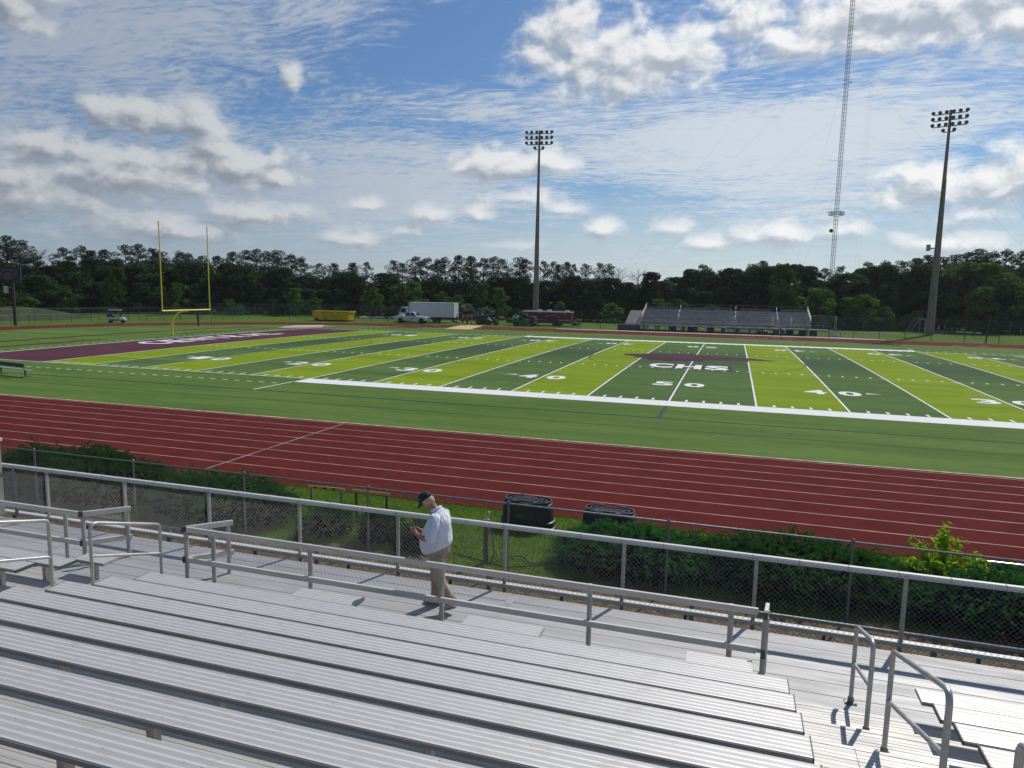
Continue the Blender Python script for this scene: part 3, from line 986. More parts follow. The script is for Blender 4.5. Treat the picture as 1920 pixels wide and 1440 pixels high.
handrail('lower handrail hoop of the right aisle, beside the end of the walkway railing', 4.67, -30.95, DZ(0), -31.86, DZ(1), .93, 1.0)
handrail('second handrail hoop of the right aisle, with its sloping bar at the lower right corner', 4.71, -32.48, DZ(2), -34.12, DZ(5), 1.03, 1.0)
handrail('handrail hoop of the right aisle cut by the right edge, topmost of its aisle', 4.74, -35.2, DZ(6), -36.5, DZ(8), 1.12, 1.05)
handrail('lower handrail hoop of the left aisle, whole in view', -5.14, -30.98, DZ(0), -32.2, DZ(2), .97, 1.0)
handrail('second handrail hoop of the left aisle, cut by the left edge', -5.16, -32.78, DZ(3), -34.1, DZ(5), 1.02, 1.0)

# tall post where the guard fence meets the ramp, left end of the walkway
t = thing('ramp_gate_post', 'tall square post with flat cap at the left end of the guard fence', 'post', (-10.72, -29.3, 1.23))
o = Vector((-10.72, -29.3, 1.23))
mb = MB(o); mb.box(-10.79, -10.65, -29.45, -29.3, 1.231, 2.72)
for q in (-10.755, -10.72, -10.685): mb.box(q - .008, q + .008, -29.4545, -29.4505, 1.24, 2.7)
mb.build('shaft', m_post, t, bevel=.006)
mb = MB(o); mb.box(-10.82, -10.62, -29.48, -29.27, 2.721, 2.79); mb.build('cap', m_rail, t, bevel=.01)
mb = MB(o); mb.tube([(-10.64, -29.4, 2.02), (-10.55, -29.36, 2.06), (-10.42, -29.3, 2.12), (-10.33, -29.32, 2.16)], .018, 8); mb.build('latch_bar', m_galv, t)
mb = MB(o); mb.tube([(-10.3, -29.33, 1.232), (-10.3, -29.33, 2.12)], .03, 12); mb.build('hinge_post', m_galv, t)

# low pipe rail beside the sand path
PR = thing('pipe_rail', 'low galvanised pipe rail standing along the sandy path below the walkway', 'rail', (0, -28.4, 0))
o = (0, -28.4, 0)
mb = MB(o); mb.tube([(-14, -28.4, 1.03), (14, -28.4, 1.03)], .03, 10); mb.build('pipe', m_galv, PR, smooth=True)
mb = MB(o); mb.tube([(-14, -28.4, .72), (14, -28.4, .72)], .01, 6); mb.build('cable', m_galv, PR, smooth=True)
for k in range(9):
    x = -14 + .0 + k * 3.4 - .24
    mb = MB(o); mb.box(x - .035, x + .035, -28.43, -28.37, -.02, 1.0); mb.build('post', m_galv, PR)

# chain link fence on the ground before the junipers
FY = -25.75
TF = thing('ground_fence', 'grey chain link fence with round posts between the sandy path and the junipers', 'fence', (0, FY, 0))
o = Vector((0, FY, 0))
mb = MB(o); mb.tube([(-24, FY, 1.46), (16, FY, 1.46)], .02, 10); mb.build('top_rail', m_galv, TF, smooth=True)
for k in range(13):
    x = -24.0 + 3.29 * k - .17
    mb = MB(o); mb.tube([(x, FY, -.05), (x, FY, 1.47)], .023, 10); mb.lathe([(.036, 1.46), (.036, 1.5), (.012, 1.53)], (x, FY, 0), 10); mb.build('post', m_galv, TF, angle=40)
v = wire_lattice(None, -23.9, 15.8, .03, 1.45, FY - .035, 0.062, 0.0011)
np_mesh('chain_link', v - np.array(o), 4, pmat('old_fence_wire', (0.07, 0.072, 0.075), 0.6, 0.2), TF)
# ------------------------------------------------------------------ planting and things between the fences
def rand_dirs(n):
    v = rng.normal(size=(n, 3)); return v / np.linalg.norm(v, axis=1, keepdims=True)


def blades(base, direc, length, width):
    """narrow triangles from base along direc"""
    n = len(base)
    side = np.cross(direc, rand_dirs(n)); side /= (np.linalg.norm(side, axis=1, keepdims=True) + 1e-9)
    L = np.asarray(length).reshape(-1, 1); Wd = np.asarray(width).reshape(-1, 1)
    return np.stack([base - side * Wd / 2, base + side * Wd / 2, base + direc * L], 1).reshape(-1, 3)


def leaves(cen, size, up=0.0, aspect=0.6):
    """loose quads of random tilt"""
    n = len(cen)
    nrm = rand_dirs(n); nrm[:, 2] += up; nrm /= np.linalg.norm(nrm, axis=1, keepdims=True)
    a = np.cross(nrm, rand_dirs(n)); a /= (np.linalg.norm(a, axis=1, keepdims=True) + 1e-9)
    b = np.cross(nrm, a)
    s = np.asarray(size).reshape(-1, 1)
    return np.stack([cen - a * s, cen + b * s * aspect, cen + a * s, cen - b * s * aspect], 1).reshape(-1, 3)


m_jun = leaf_mat('juniper_foliage', (0.026, 0.085, 0.032), (0.085, 0.200, 0.062), 0.32, (1.0, 1.25, .6))
m_wood = pmat('twig_bark', (0.07, 0.05, 0.035), 0.9)
m_grass = leaf_mat('grass_blades', (0.055, 0.115, 0.012), (0.16, 0.24, 0.03), 0.4, (1.1, 1.2, .4))
m_litter = pmat('bark_litter', (0.10, 0.070, 0.042), 0.95, col2=(0.17, 0.125, 0.07), ns=6, bump=.8, bs=30)


def juniper(label, x, y, lx, ly, h, n, group):
    """spreading juniper: many arching sprays that lean outward, bare woody base"""
    t = thing('juniper_shrub', label, 'shrub', (x, y, 0), 0, group)
    ns = int(n / 46)
    a = rng.uniform(0, 2 * PI, ns); q = np.sqrt(rng.uniform(0, 1, ns))
    px, py = q * np.cos(a) * lx, q * np.sin(a) * ly
    lump = 0.88 + 0.16 * np.sin(px * 2.3 + x) * np.cos(py * 2.9 + y) + rng.uniform(-.14, .16, ns)
    top = h * lump * np.sqrt(np.maximum(0.0, 1 - 0.80 * q ** 3.0))
    lowf = np.where(rng.uniform(0, 1, ns) < .36, rng.uniform(0.22, 1.0, ns), rng.uniform(.78, 1.0, ns))
    base = np.stack([px, py, top * lowf], 1)
    out = np.stack([np.cos(a) * (.35 + q), np.sin(a) * (.35 + q), rng.uniform(.15, 1.0, ns)], 1) + rng.normal(size=(ns, 3)) * .35
    out /= np.linalg.norm(out, axis=1, keepdims=True)
    L = rng.uniform(.16, .36, ns)
    k = 46
    tt = rng.uniform(0, 1, (ns, k))
    P = base[:, None, :] + out[:, None, :] * (tt * L[:, None] - .12)[..., None]
    P[..., 2] -= 0.06 * tt ** 2
    P = P.reshape(-1, 3)
    D = np.repeat(out, k, 0) * .8 + rand_dirs(len(P)) * .75
    D /= np.linalg.norm(D, axis=1, keepdims=True)
    v = blades(P, D, rng.uniform(.04, .085, len(P)), rng.uniform(.012, .022, len(P)))
    v[:, 2] = np.maximum(v[:, 2], .02)
    np_mesh('foliage', v, 3, m_jun, t)
    # twiggy core, shade painted in near black, keeps the shrub from being seen through
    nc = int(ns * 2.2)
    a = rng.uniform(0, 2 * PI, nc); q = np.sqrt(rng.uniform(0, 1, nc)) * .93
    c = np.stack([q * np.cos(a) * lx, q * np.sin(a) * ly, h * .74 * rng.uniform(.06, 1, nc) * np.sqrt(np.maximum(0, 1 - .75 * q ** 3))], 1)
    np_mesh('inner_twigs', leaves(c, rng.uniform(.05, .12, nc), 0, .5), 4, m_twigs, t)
    mb = MB()
    for i in range(9):
        an = rng.uniform(0, 2 * PI); rr = rng.uniform(.2, .75)
        mb.tube([(0.1 * math.cos(an), .1 * math.sin(an), 0), (lx * rr * .5 * math.cos(an), ly * rr * .5 * math.sin(an), h * .3), (lx * rr * math.cos(an), ly * rr * math.sin(an), h * .62)], [.035, .025, .012], 6)
    mb.build('stems', m_wood, t)
    return t


m_twigs = leaf_mat('juniper_inner_shade', (0.006, 0.010, 0.005), (0.018, 0.022, 0.010), .02)
JG = 'junipers behind the ground fence'
juniper('broad dark juniper mass at the left end of the ground fence', -14.4, -24.45, 3.5, 1.25, 1.22, 120000, JG)
juniper('lower juniper mass between the leftmost broad juniper and the hurdles', -9.2, -24.7, 2.2, 1.05, 1.05, 62000, JG)
juniper('small round juniper before the yellow-barred hurdles', -5.95, -25.0, .62, .55, .72, 9000, JG)
juniper('small dark juniper right of the hurdles', -4.55, -25.0, .55, .5, .68, 8000, JG)
juniper('small juniper behind the walking man', -3.45, -25.05, .5, .5, .56, 7000, JG)
juniper('juniper with a dark hollow side beside the second plastic tub', 1.5, -24.6, 1.9, 1.05, .90, 56000, JG)
juniper('long juniper mass behind the end of the walkway railing', 4.6, -24.55, 2.2, 1.1, 1.03, 62000, JG)
juniper('juniper under the bright green sapling by the metal bench', 8.0, -24.9, 2.2, .98, .93, 54000, JG)
juniper('juniper beyond the metal bench at the right edge', 11.6, -24.7, 1.8, 1.0, 1.0, 14000, JG)

# grass and leaf litter
def scatter(n, x0, x1, y0, y1):
    return np.stack([rng.uniform(x0, x1, n), rng.uniform(y0, y1, n), np.full(n, -.025)], 1)
b = scatter(95000, -17, 10.5, -26.6, -21.75)
dry = np.exp(-((b[:, 1] + 26.2) / .5) ** 2) + .35 * (np.sin(b[:, 0] * 1.7) * np.sin(b[:, 1] * 2.3 + b[:, 0]) > .45)
b = b[rng.uniform(0, 1, len(b)) > dry * .85]
d = rng.normal(size=b.shape) * .45; d[:, 2] = 1; d /= np.linalg.norm(d, axis=1, keepdims=True)
g_ = np_mesh('grass', blades(b, d, rng.uniform(.04, .12, len(b)), rng.uniform(.008, .016, len(b))), 3, m_grass)
tag(g_, 'short green grass between the junipers and the red track', 'grass', kind='stuff')
b = scatter(900, -17, 10.5, -21.95, -21.55)
d = rng.normal(size=b.shape) * .35; d[:, 2] = 1; d /= np.linalg.norm(d, axis=1, keepdims=True)
g_ = np_mesh('verge_weeds', blades(b, d, rng.uniform(.12, .3, len(b)), rng.uniform(.008, .014, len(b))), 3, leaf_mat('dry_weeds', (.12, .13, .03), (.27, .24, .09), .4))
tag(g_, 'thin dry weeds along the outer edge of the track', 'weeds', kind='stuff')
mb = MB(); n = 60
pts = [(-17 + 27.5 * i / n, -25.75 + .22 * math.sin(i * 1.3) + .2 * math.sin(i * .5)) for i in range(n + 1)]
vs = []
for x, y in pts: vs += [(x, -26.76, -.016), (x, y, -.016)]
mb.add(vs, [(2 * i, 2 * i + 2, 2 * i + 3, 2 * i + 1) for i in range(n)])
tag(mb.build('bark_bed', m_litter), kind='structure')
b = scatter(5000, -17, 10.5, -26.7, -25.3); b[:, 2] = -.008
g_ = np_mesh('leaf_litter', leaves(b, rng.uniform(.012, .03, len(b)), 2.5), 4, leaf_mat('litter', (.10, .06, .03), (.27, .2, .1), .1))
tag(g_, 'brown leaf litter under the ground fence', 'litter', kind='stuff')

# bright sapling growing through the juniper
t = thing('sapling', 'bright yellow green leafy sapling growing up through the juniper before the metal bench', 'sapling', (7.32, -24.35, 0))
mb = MB(); C_ = []
for i in range(26):
    a = rng.uniform(0, 2 * PI); r_ = rng.uniform(.25, .85); zt = rng.uniform(.72, 1.22) if i > 4 else rng.uniform(1.3, 1.55)
    if i <= 4: r_ *= .36
    p0, p1, p2 = Vector((0, 0, .1)), Vector((r_ * .4 * math.cos(a), r_ * .4 * math.sin(a), zt * .6)), Vector((r_ * math.cos(a), r_ * math.sin(a), zt))
    mb.tube([p0, p1, p2], [.012, .008, .003], 5)
    for k in range(44):
        q = rng.uniform(.3, 1.0)
        C_.append(p0 * (1 - q) ** 2 + p1 * 2 * q * (1 - q) + p2 * q * q + Vector(rng.normal(size=3) * .045))
mb.build('stems', m_wood, t)
m_sap = leaf_mat('sapling_leaf', (0.15, 0.27, 0.02), (0.38, 0.50, 0.05), .5, (1.1, 1.2, .4))
np_mesh('foliage', leaves(np.array([list(c) for c in C_]), rng.uniform(.04, .10, len(C_)), .6, .36), 4, m_sap, t)

# two upturned oval plastic tubs
m_tub = pmat('black_plastic', (0.018, 0.019, 0.020), 0.38, col2=(0.035, 0.036, 0.037), ns=3, rough2=.55)
m_tubl = pmat('black_plastic_worn', (0.045, 0.047, 0.05), 0.45, col2=(0.075, 0.077, 0.08), ns=5)
m_plate = pmat('tub_plate', (0.10, 0.10, 0.10), .5)
def tub(label, x, y, rz, h, grid):
    t = thing('plastic_tub', label, 'tub', (x, y, -.02), rz, 'upturned black plastic tubs')
    def oval(rx, ry, z, n=40):
        out = []
        for k in range(n):
            a = 2 * PI * k / n; c, s = math.cos(a), math.sin(a)
            e = .74
            out.append((rx * math.copysign(abs(c) ** (e + .16), c), ry * math.copysign(abs(s) ** e, s), z))
        return out
    A, B = .72, .44
    mb = MB()
    mb.loft([oval(A, B, 0), oval(A, B, .035), oval(A - .03, B - .03, .05), oval(A - .035, B - .035, .16), oval(A - .015, B - .015, .17), oval(A - .015, B - .015, .2), oval(A - .05, B - .05, .215),
             oval(A - .075, B - .075, h - .10), oval(A - .10, B - .10, h - .03), oval(A - .14, B - .14, h)])
    mb.build('shell', m_tub, t, angle=30)
    # moulded base rim and ribs, uppermost as it stands upside down
    mb = MB()
    for r0, zz in ((.115, .045), (.235, .035)):
        o1, o2 = oval(A - r0, B - r0, 0), oval(A - r0 - .028, B - r0 - .028, 0)
        n = len(o1)
        gap = {9, 10, 11, 29, 30, 31} if r0 < .2 else set()
        for k in range(n):
            if k in gap: continue
            p = [o1[k], o1[(k + 1) % n], o2[(k + 1) % n], o2[k]]
            q = [(a, b_, h - .002) for a, b_, _ in p] + [(a, b_, h + zz) for a, b_, _ in p]
            mb.add(q, [(4, 5, 6, 7), (0, 1, 5, 4), (1, 2, 6, 5), (2, 3, 7, 6), (3, 0, 4, 7)])
    if grid:
        for xx in np.linspace(-.36, .36, 9): mb.box(xx - .009, xx + .009, -.17, .17, h - .002, h + .038)
        for yy in (-.12, -.04, .04, .12): mb.box(-.4, .4, yy - .009, yy + .009, h - .002, h + .033)
    else:
        for yy in (-.1, 0, .1): mb.box(-.38, .38, yy - .022, yy + .022, h - .002, h + .02)
        for k in range(8):
            a = PI / 8 + 2 * PI * k / 8
            if abs(math.cos(a)) > .5:
                mb.bar((.36 * math.copysign(1, math.cos(a)) * .9, .12 * math.sin(a), h + .012), (.60 * math.cos(a), .33 * math.sin(a), h + .012), .02, .03)
    for sx in (-.27, .27):
        for sy in (-.29, .29): mb.box(sx - .05, sx + .05, sy - .035, sy + .035, h - .002, h + .05)
    mb.build('ribbed_base', m_tubl, t)
    mb = MB(); mb.lathe([(.02, -.3 - .06), (.02, -.27)], (.05 if grid else -.12, 0, h - .02), 10, 'y'); mb.build('drain_plug', m_plate, t)
    if grid:
        mb = MB(); yb = -(B - .055); mb.box(-.19, .05, yb - .012, yb + .03, .30, .39); mb.build('maker_plate', m_plate, t)
tub('taller upturned black plastic tub with a gridded base, left of the two by the track', -1.55, -22.75, -.05, .66, True)
tub('upturned black oval tub with bar-ribbed base, half hidden behind a juniper', .52, -22.75, -.05, .62, False)

# hurdles
m_hy = pmat('hurdle_yellow', (0.62, 0.42, 0.13), .6, col2=(.52, .36, .15), ns=8)
m_hb = pmat('hurdle_black', (.02, .02, .02), .6)
m_hw = pmat('hurdle_white', (.62, .62, .60), .4, .3)
m_hg = pmat('hurdle_grey', (.25, .26, .26), .5, .4)
m_rust = pmat('hurdle_rust', (.09, .04, .03), .8)
def hurdle(label, x, y, rz, stripes, upr, depth=.66):
    t = thing('hurdle', label, 'hurdle', (x, y, -.02), rz, 'hurdles standing in the grass')
    mb = MB(); mb.box(-.52, .52, -.012, .012, .85, .92); bar_ = mb.build('top_bar', m_hy, t, bevel=.004)
    if stripes:
        mb = MB()
        for xx in (-.28, -.02, .22): mb.box(xx - .045, xx + .045, -.0145, -.0125, .852, .90)
        mb.build('stripe', m_hb, bar_)
    for xx in (-.42, .42):
        mb = MB(); mb.box(xx - .026, xx + .026, .013, .04, .05, .9); mb.build('upright', upr, t)
        mb = MB(); mb.tube([(xx, .03, .03), (xx, -.1, .028), (xx, -depth, .026)], .017, 8); mb.build('foot', m_hw, t)
    mb = MB(); mb.tube([(-.42, .03, .035), (.42, .03, .035)], .015, 8); mb.build('cross_bar', m_hg, t)
hurdle('hurdle with black-striped yellow top bar, left of two in the grass', -6.42, -24.3, .05, True, m_hg, .7)
hurdle('plain-barred hurdle with dark rusty uprights, right of the striped one', -5.18, -24.25, .0, False, m_rust, .6)

# spigot post, hose and junction
t = thing('spigot_post', 'weathered wooden post with a white tap on top by the ground fence', 'post', (-1.73, -25.42, 0))
m_oldwood = pmat('weathered_wood', (.19, .15, .11), .9, col2=(.09, .07, .05), ns=7, stretch=(3, 3, .5), bump=.5)
mb = MB(); mb.prism([(-.055, -.03), (.055, -.03), (.052, .86), (.02, .885), (-.05, .87)], -.05, .05, 'y'); mb.build('shaft', m_oldwood, t, bevel=.006)
mb = MB(); mb.tube([(.0, 0, .88), (.0, 0, .97), (.03, 0, 1.02), (.06, 0, 1.08)], .016, 8); mb.tube([(-.09, 0, .93), (.07, 0, .95)], .012, 8); mb.tube([(.06, 0, 1.06), (.045, 0, 1.13)], .02, 8)
mb.build('tap', pmat('white_enamel', (.75, .75, .74), .3), t, smooth=True)
pts = []
for k in range(60):
    q = k / 59
    pts.append((-1.62 + 2.1 * q + .1 * math.sin(q * 9), -25.45 + .45 * math.sin(q * 4.2) + .2 * math.sin(q * 11), .0 + .03 * abs(math.sin(q * 7))))
pts2 = [(-1.66, -25.40, .75), (-1.6, -25.38, .5), (-1.55, -25.4, .2)] + pts + [(-.4, -25.2, .02), (-1.2, -25.6, .0), (-2.6, -25.2, .0)]
mb = MB(); mb.tube(pts2, .014, 6)
tag(mb.build('garden_hose', pmat('hose_rubber', (.02, .022, .02), .5), smooth=True), 'thin black hose looping over the grass beside the spigot post', 'hose')
mb = MB(); mb.tube([(-2.95, -24.6, .1), (-2.6, -24.62, .12), (-2.25, -24.66, .07)], .012, 5)
tag(mb.build('fallen_stick', pmat('stick_bark', (.3, .27, .23), .9)), 'pale thin stick lying in the grass right of the walking man', 'stick')

# metal bench, back towards the track
t = thing('metal_bench', 'long polished metal bench with a backrest, half behind the juniper at the right edge', 'bench', (9.6, -23.9, 0))
m_shiny = alu('polished_aluminium', (.62, .62, .63), .22, .95, (.55, .55, .56))
mb = MB(); mb.prism([(-.02, .62), (.02, .61), (.03, .78), (.015, .80), (-.015, .80), (-.03, .78)], -1.75, 2.0, 'x'); mb.build('backrest', m_shiny, t, bevel=.008)
mb = MB(); mb.box(-1.95, 2.0, -.42, -.14, .40, .44); mb.build('seat', m_shiny, t, bevel=.01)
for xx in (-1.3, 0.2, 1.5):
    mb = MB(); mb.box(xx - .03, xx + .03, .032, .09, .44, .76); mb.box(xx - .03, xx + .03, -.42, .09, .34, .398); mb.box(xx - .03, xx + .03, -.2, -.12, -.03, .34); mb.build('leg', m_cap, t)

# players bench on the turf, back to the camera
t = thing('players_bench', 'dark backed aluminium players bench on the turf at the left edge', 'bench', (-40.0, -6.6, 0), -.16)
mb = MB(); mb.box(-1.9, 1.55, -.26, -.22, .62, .86); mb.build('backrest', pmat('bench_slate', (.055, .06, .075), .5, .3), t, bevel=.01)
mb = MB(); mb.box(-1.9, 1.9, -.18, .14, .43, .47); mb.build('seat', alu('bench_aluminium', (.42, .44, .48), .4), t, bevel=.008)
for xx in (-1.35, 1.25):
    mb = MB(); mb.box(xx - .03, xx + .03, -.05, .03, .03, .425); mb.box(xx - .03, xx + .03, -.32, .3, 0, .03); mb.bar((xx, -.02, .4), (xx, -.2, .84), .045, .03); mb.build('leg', m_cap, t)
# ------------------------------------------------------------------ people
m_skin = pmat('skin', (0.36, 0.185, 0.125), .55, col2=(.30, .135, .09), ns=9, spec=.35)


def skinned(name, pts, edges, mat, parent, sub=1, root=0):
    """one continuous surface grown round a skeleton: pts = (x,y,z,rx,ry)"""
    me = bpy.data.meshes.new(name)
    me.from_pydata([p[:3] for p in pts], edges, [])
    o = bpy.data.objects.new(name, me); COL.objects.link(o)
    md = o.modifiers.new('skin', 'SKIN'); md.use_smooth_shade = True
    sk = me.skin_vertices[0].data
    for i, p in enumerate(pts):
        sk[i].radius = (p[3], p[4] if len(p) > 4 else p[3]); sk[i].use_root = (i == root)
    ss_ = o.modifiers.new('sub', 'SUBSURF'); ss_.levels = sub; ss_.render_levels = sub
    dg = bpy.context.evaluated_depsgraph_get()
    m2 = bpy.data.meshes.new_from_object(o.evaluated_get(dg))
    bpy.data.objects.remove(o); bpy.data.meshes.remove(me)
    m2.name = name
    m2.polygons.foreach_set('use_smooth', [True] * len(m2.polygons))
    m2.materials.clear()
    return link_mesh(name, m2, parent, mat)


def ring(cx, cy, z, rx, ry, n=28, tilt=0.0, fold=0.0, seed=0, side=0.0):
    out = []
    for k in range(n):
        a = 2 * PI * k / n
        f = 1 + fold * (math.sin(3 * a + seed * 1.7) * .5 + math.sin(5 * a + seed * 2.9) * .35 + math.sin(8 * a - seed) * .3)
        x, y = cx + rx * f * math.cos(a), cy + ry * f * math.sin(a)
        out.append((x, y, z + tilt * (x - cx) + side * (y - cy)))
    return out


def limb(path, n=16, fold=.04, seed=0):
    """cloth tube: path of (x,y,z,rx,ry)"""
    rings = []
    for i, p in enumerate(path):
        a = Vector(path[max(0, i - 1)][:3]); b = Vector(path[min(len(path) - 1, i + 1)][:3])
        d = (b - a).normalized(); s = d.cross(Vector((0, 1, 0)))
        if s.length < .1: s = d.cross(Vector((1, 0, 0)))
        s.normalize(); u = s.cross(d)
        c = Vector(p[:3]); rr = []
        for k in range(n):
            an = 2 * PI * k / n
            f = 1 + fold * (math.sin(3 * an + seed + i * 1.3) + .7 * math.sin(5 * an - i * 2.1 + seed))
            rr.append(c + s * (math.cos(an) * p[3] * f) + u * (math.sin(an) * p[4] * f))
        rings.append(rr)
    return rings


MAN = (-0.80, -30.28, 1.23)
P = thing('person', 'man in white polo shirt, khaki trousers and navy cap walking head down over his phone', 'person', MAN)
# faces -x; y < 0 is the side seen from the stand
pts = []; E_ = []
def J(*p, to=None):
    pts.append(p); i = len(pts) - 1
    if to is not None: E_.append((to, i))
    return i
pel = J(.02, 0, .92, .13, .12)
sp1 = J(.0, 0, 1.08, .14, .13, to=pel); sp2 = J(.03, 0, 1.26, .13, .14, to=sp1); sp3 = J(.035, 0, 1.40, .09, .10, to=sp2)
nk = J(-.02, 0, 1.475, .058, .06, to=sp3); n2 = J(-.07, 0, 1.525, .056, .058, to=nk)
hd1 = J(-.115, 0, 1.565, .086, .078, to=n2); hd2 = J(-.172, 0, 1.608, .098, .08, to=hd1); hd3 = J(-.212, 0, 1.655, .07, .062, to=hd2)
jaw = J(-.19, 0, 1.515, .045, .05, to=hd1); chin = J(-.205, 0, 1.492, .026, .034, to=jaw)
nose = J(-.262, 0, 1.555, .017, .014, to=hd2)
for s in (-1, 1):
    J(-.13, s * .088, 1.59, .02, .026, to=hd1)
    sh = J(.03, s * .165, 1.375, .05, .05, to=sp3)
    ua = J(.025, s * .225, 1.27, .052, .05, to=sh)
    el_ = J(-.01, s * .25, 1.12, .042, .042, to=ua)
    fa = J(-.14, s * .19, 1.095, .041, .041, to=el_)
    wr = J(-.275, s * .09, 1.115, .026, .031, to=fa)
    pm = J(-.325, s * .062, 1.125, .020, .036, to=wr); pm2 = J(-.362, s * .05, 1.132, .016, .037, to=pm)
    # fingers curl round the phone, thumb from the side of the palm
    for q, (dz, L, r_) in enumerate(((.026, .036, .0088), (.010, .042, .0092), (-.006, .039, .0088), (-.021, .030, .0078))):
        f0 = J(-.378, s * .047, 1.132 + dz, r_, to=pm2)
        f1 = J(-.378 - L * .8, s * .034, 1.136 + dz, r_ * .92, to=f0)
        f2 = J(-.378 - L * 1.05, s * .012, 1.139 + dz, r_ * .82, to=f1)
        J(-.378 - L * .95, s * (-.004), 1.141 + dz, r_ * .7, to=f2)
    th = J(-.318, s * .045, 1.158, .011, to=pm); th2 = J(-.352, s * .026, 1.176, .0098, to=th); J(-.383, s * .012, 1.184, .008, to=th2)
# legs: the far (right) leg is forward and flat, the near (left) leg trails with its heel lifted
def leg(hip, knee, ank, toe):
    a = J(*hip, .085, .09, to=pel); b_ = J(*knee, .055, .055, to=a); c = J(*((Vector(knee) + Vector(ank)) / 2 + Vector((.015, 0, .05))), .046, .046, to=b_); d = J(*ank, .036, .036, to=c); J(*toe, .03, .035, to=d)
F_ank, F_toe = (-.05, .085, .085), (-.20, .085, .05)
N_ank, N_toe = (.30, -.10, .135), (.17, -.11, .05)
leg((.0, .085, .84), (-.055, .085, .48), F_ank, F_toe)
leg((.03, -.09, .84), (.075, -.095, .47), N_ank, N_toe)
skinned('body', pts, E_, m_skin, P, 2, pel)

m_polo = pmat('white_polo', (0.72, 0.735, 0.80), .85, col2=(.66, .68, .76), ns=6, bump=1.0, bs=9, bd=.06, stretch=(1.6, 1, .55))
m_khaki = pmat('khaki_cotton', (0.40, 0.33, 0.235), .9, col2=(.32, .26, .18), ns=5, bump=.9, bs=10, bd=.05, stretch=(1.4, 1, .6))
m_navy = pmat('navy_cloth', (0.012, 0.015, 0.028), .8)
mb = MB()
T = 0.30
mb.loft([ring(.005, 0, .905, .205, .205, tilt=.42, fold=.05, seed=1, n=36), ring(.0, 0, .935, .222, .215, tilt=.40, fold=.045, seed=1.3, n=36), ring(-.012, 0, 1.0, .238, .222, tilt=.28, fold=.05, seed=2, n=36), ring(-.02, 0, 1.08, .240, .222, tilt=.14, fold=.045, seed=3.1, n=36),
         ring(-.01, 0, 1.16, .222, .215, tilt=.06, fold=.04, seed=3.9, n=36), ring(.012, 0, 1.25, .188, .215, tilt=0, fold=.03, seed=4.8, n=36), ring(.03, 0, 1.33, .165, .222, fold=.012, seed=5, n=36),
         ring(.035, 0, 1.40, .135, .215, tilt=-.02, n=36), ring(.028, 0, 1.445, .105, .165, tilt=.1, n=36), ring(.010, 0, 1.475, .083, .098, tilt=.28, n=36), ring(-.006, 0, 1.495, .074, .078, tilt=.45, n=36)])
shirt = mb.build('polo_shirt', m_polo, P, smooth=True)
for s in (-1, 1):
    mb = MB()
    mb.loft(limb([(.035, s * .12, 1.425, .070, .064), (.035, s * .175, 1.395, .080, .074), (.035, s * .213, 1.30, .078, .074), (.025, s * .240, 1.21, .076, .074), (.005, s * .252, 1.125, .080, .076), (-.008, s * .253, 1.095, .074, .070)], 20, .03, s))
    sl = mb.build('sleeve', m_polo, shirt, smooth=True)
mb = MB()
mb.loft([ring(-.012, 0, 1.482, .083, .09, tilt=.45), ring(-.020, 0, 1.512, .080, .084, tilt=.45), ring(-.022, 0, 1.516, .070, .072, tilt=.45)]); mb.build('collar', m_polo, shirt, smooth=True)
mb = MB()
mb.box(-.045, -.015, -.3395, -.337, 1.118, 1.126); mb.box(-.04, -.02, -.3395, -.337, 1.132, 1.15); mb.build('sleeve_mark', pmat('pink_print', (.55, .25, .33), .8), shirt)
# trousers
mb = MB()
mb.loft([ring(.015, 0, .80, .17, .185, fold=.02, n=30), ring(.018, 0, .88, .172, .19, n=30), ring(.01, 0, .98, .185, .19, n=30), ring(.01, 0, 1.0, .178, .182, n=30)])
tr = mb.build('trousers', m_khaki, P, smooth=True)
mb = MB(); mb.loft(limb([(.0, .085, .86, .125, .105), (-.015, .088, .76, .118, .102), (-.04, .088, .6, .094, .09), (-.06, .087, .47, .082, .08), (-.045, .086, .3, .080, .078), (-.045, .085, .16, .082, .078), (-.05, .085, .075, .088, .078)], 20, .03, 2)); mb.build('trouser_leg', m_khaki, tr, smooth=True)
mb = MB(); mb.loft(limb([(.03, -.088, .86, .125, .105), (.045, -.09, .76, .118, .104), (.065, -.093, .6, .096, .092), (.085, -.095, .47, .084, .082), (.15, -.096, .36, .080, .078), (.225, -.098, .25, .080, .076), (.285, -.10, .155, .090, .078)], 20, .035, 5)); mb.build('trouser_leg', m_khaki, tr, smooth=True)
mb = MB()
mb.lathe([(.006, 0), (.006, .01)], (.05, -.187, .93), 8); mb.bar((.02, -.176, .93), (.14, -.135, .95), .004, .018); mb.build('pocket', pmat('khaki_dark', (.18, .145, .10), .9), tr)
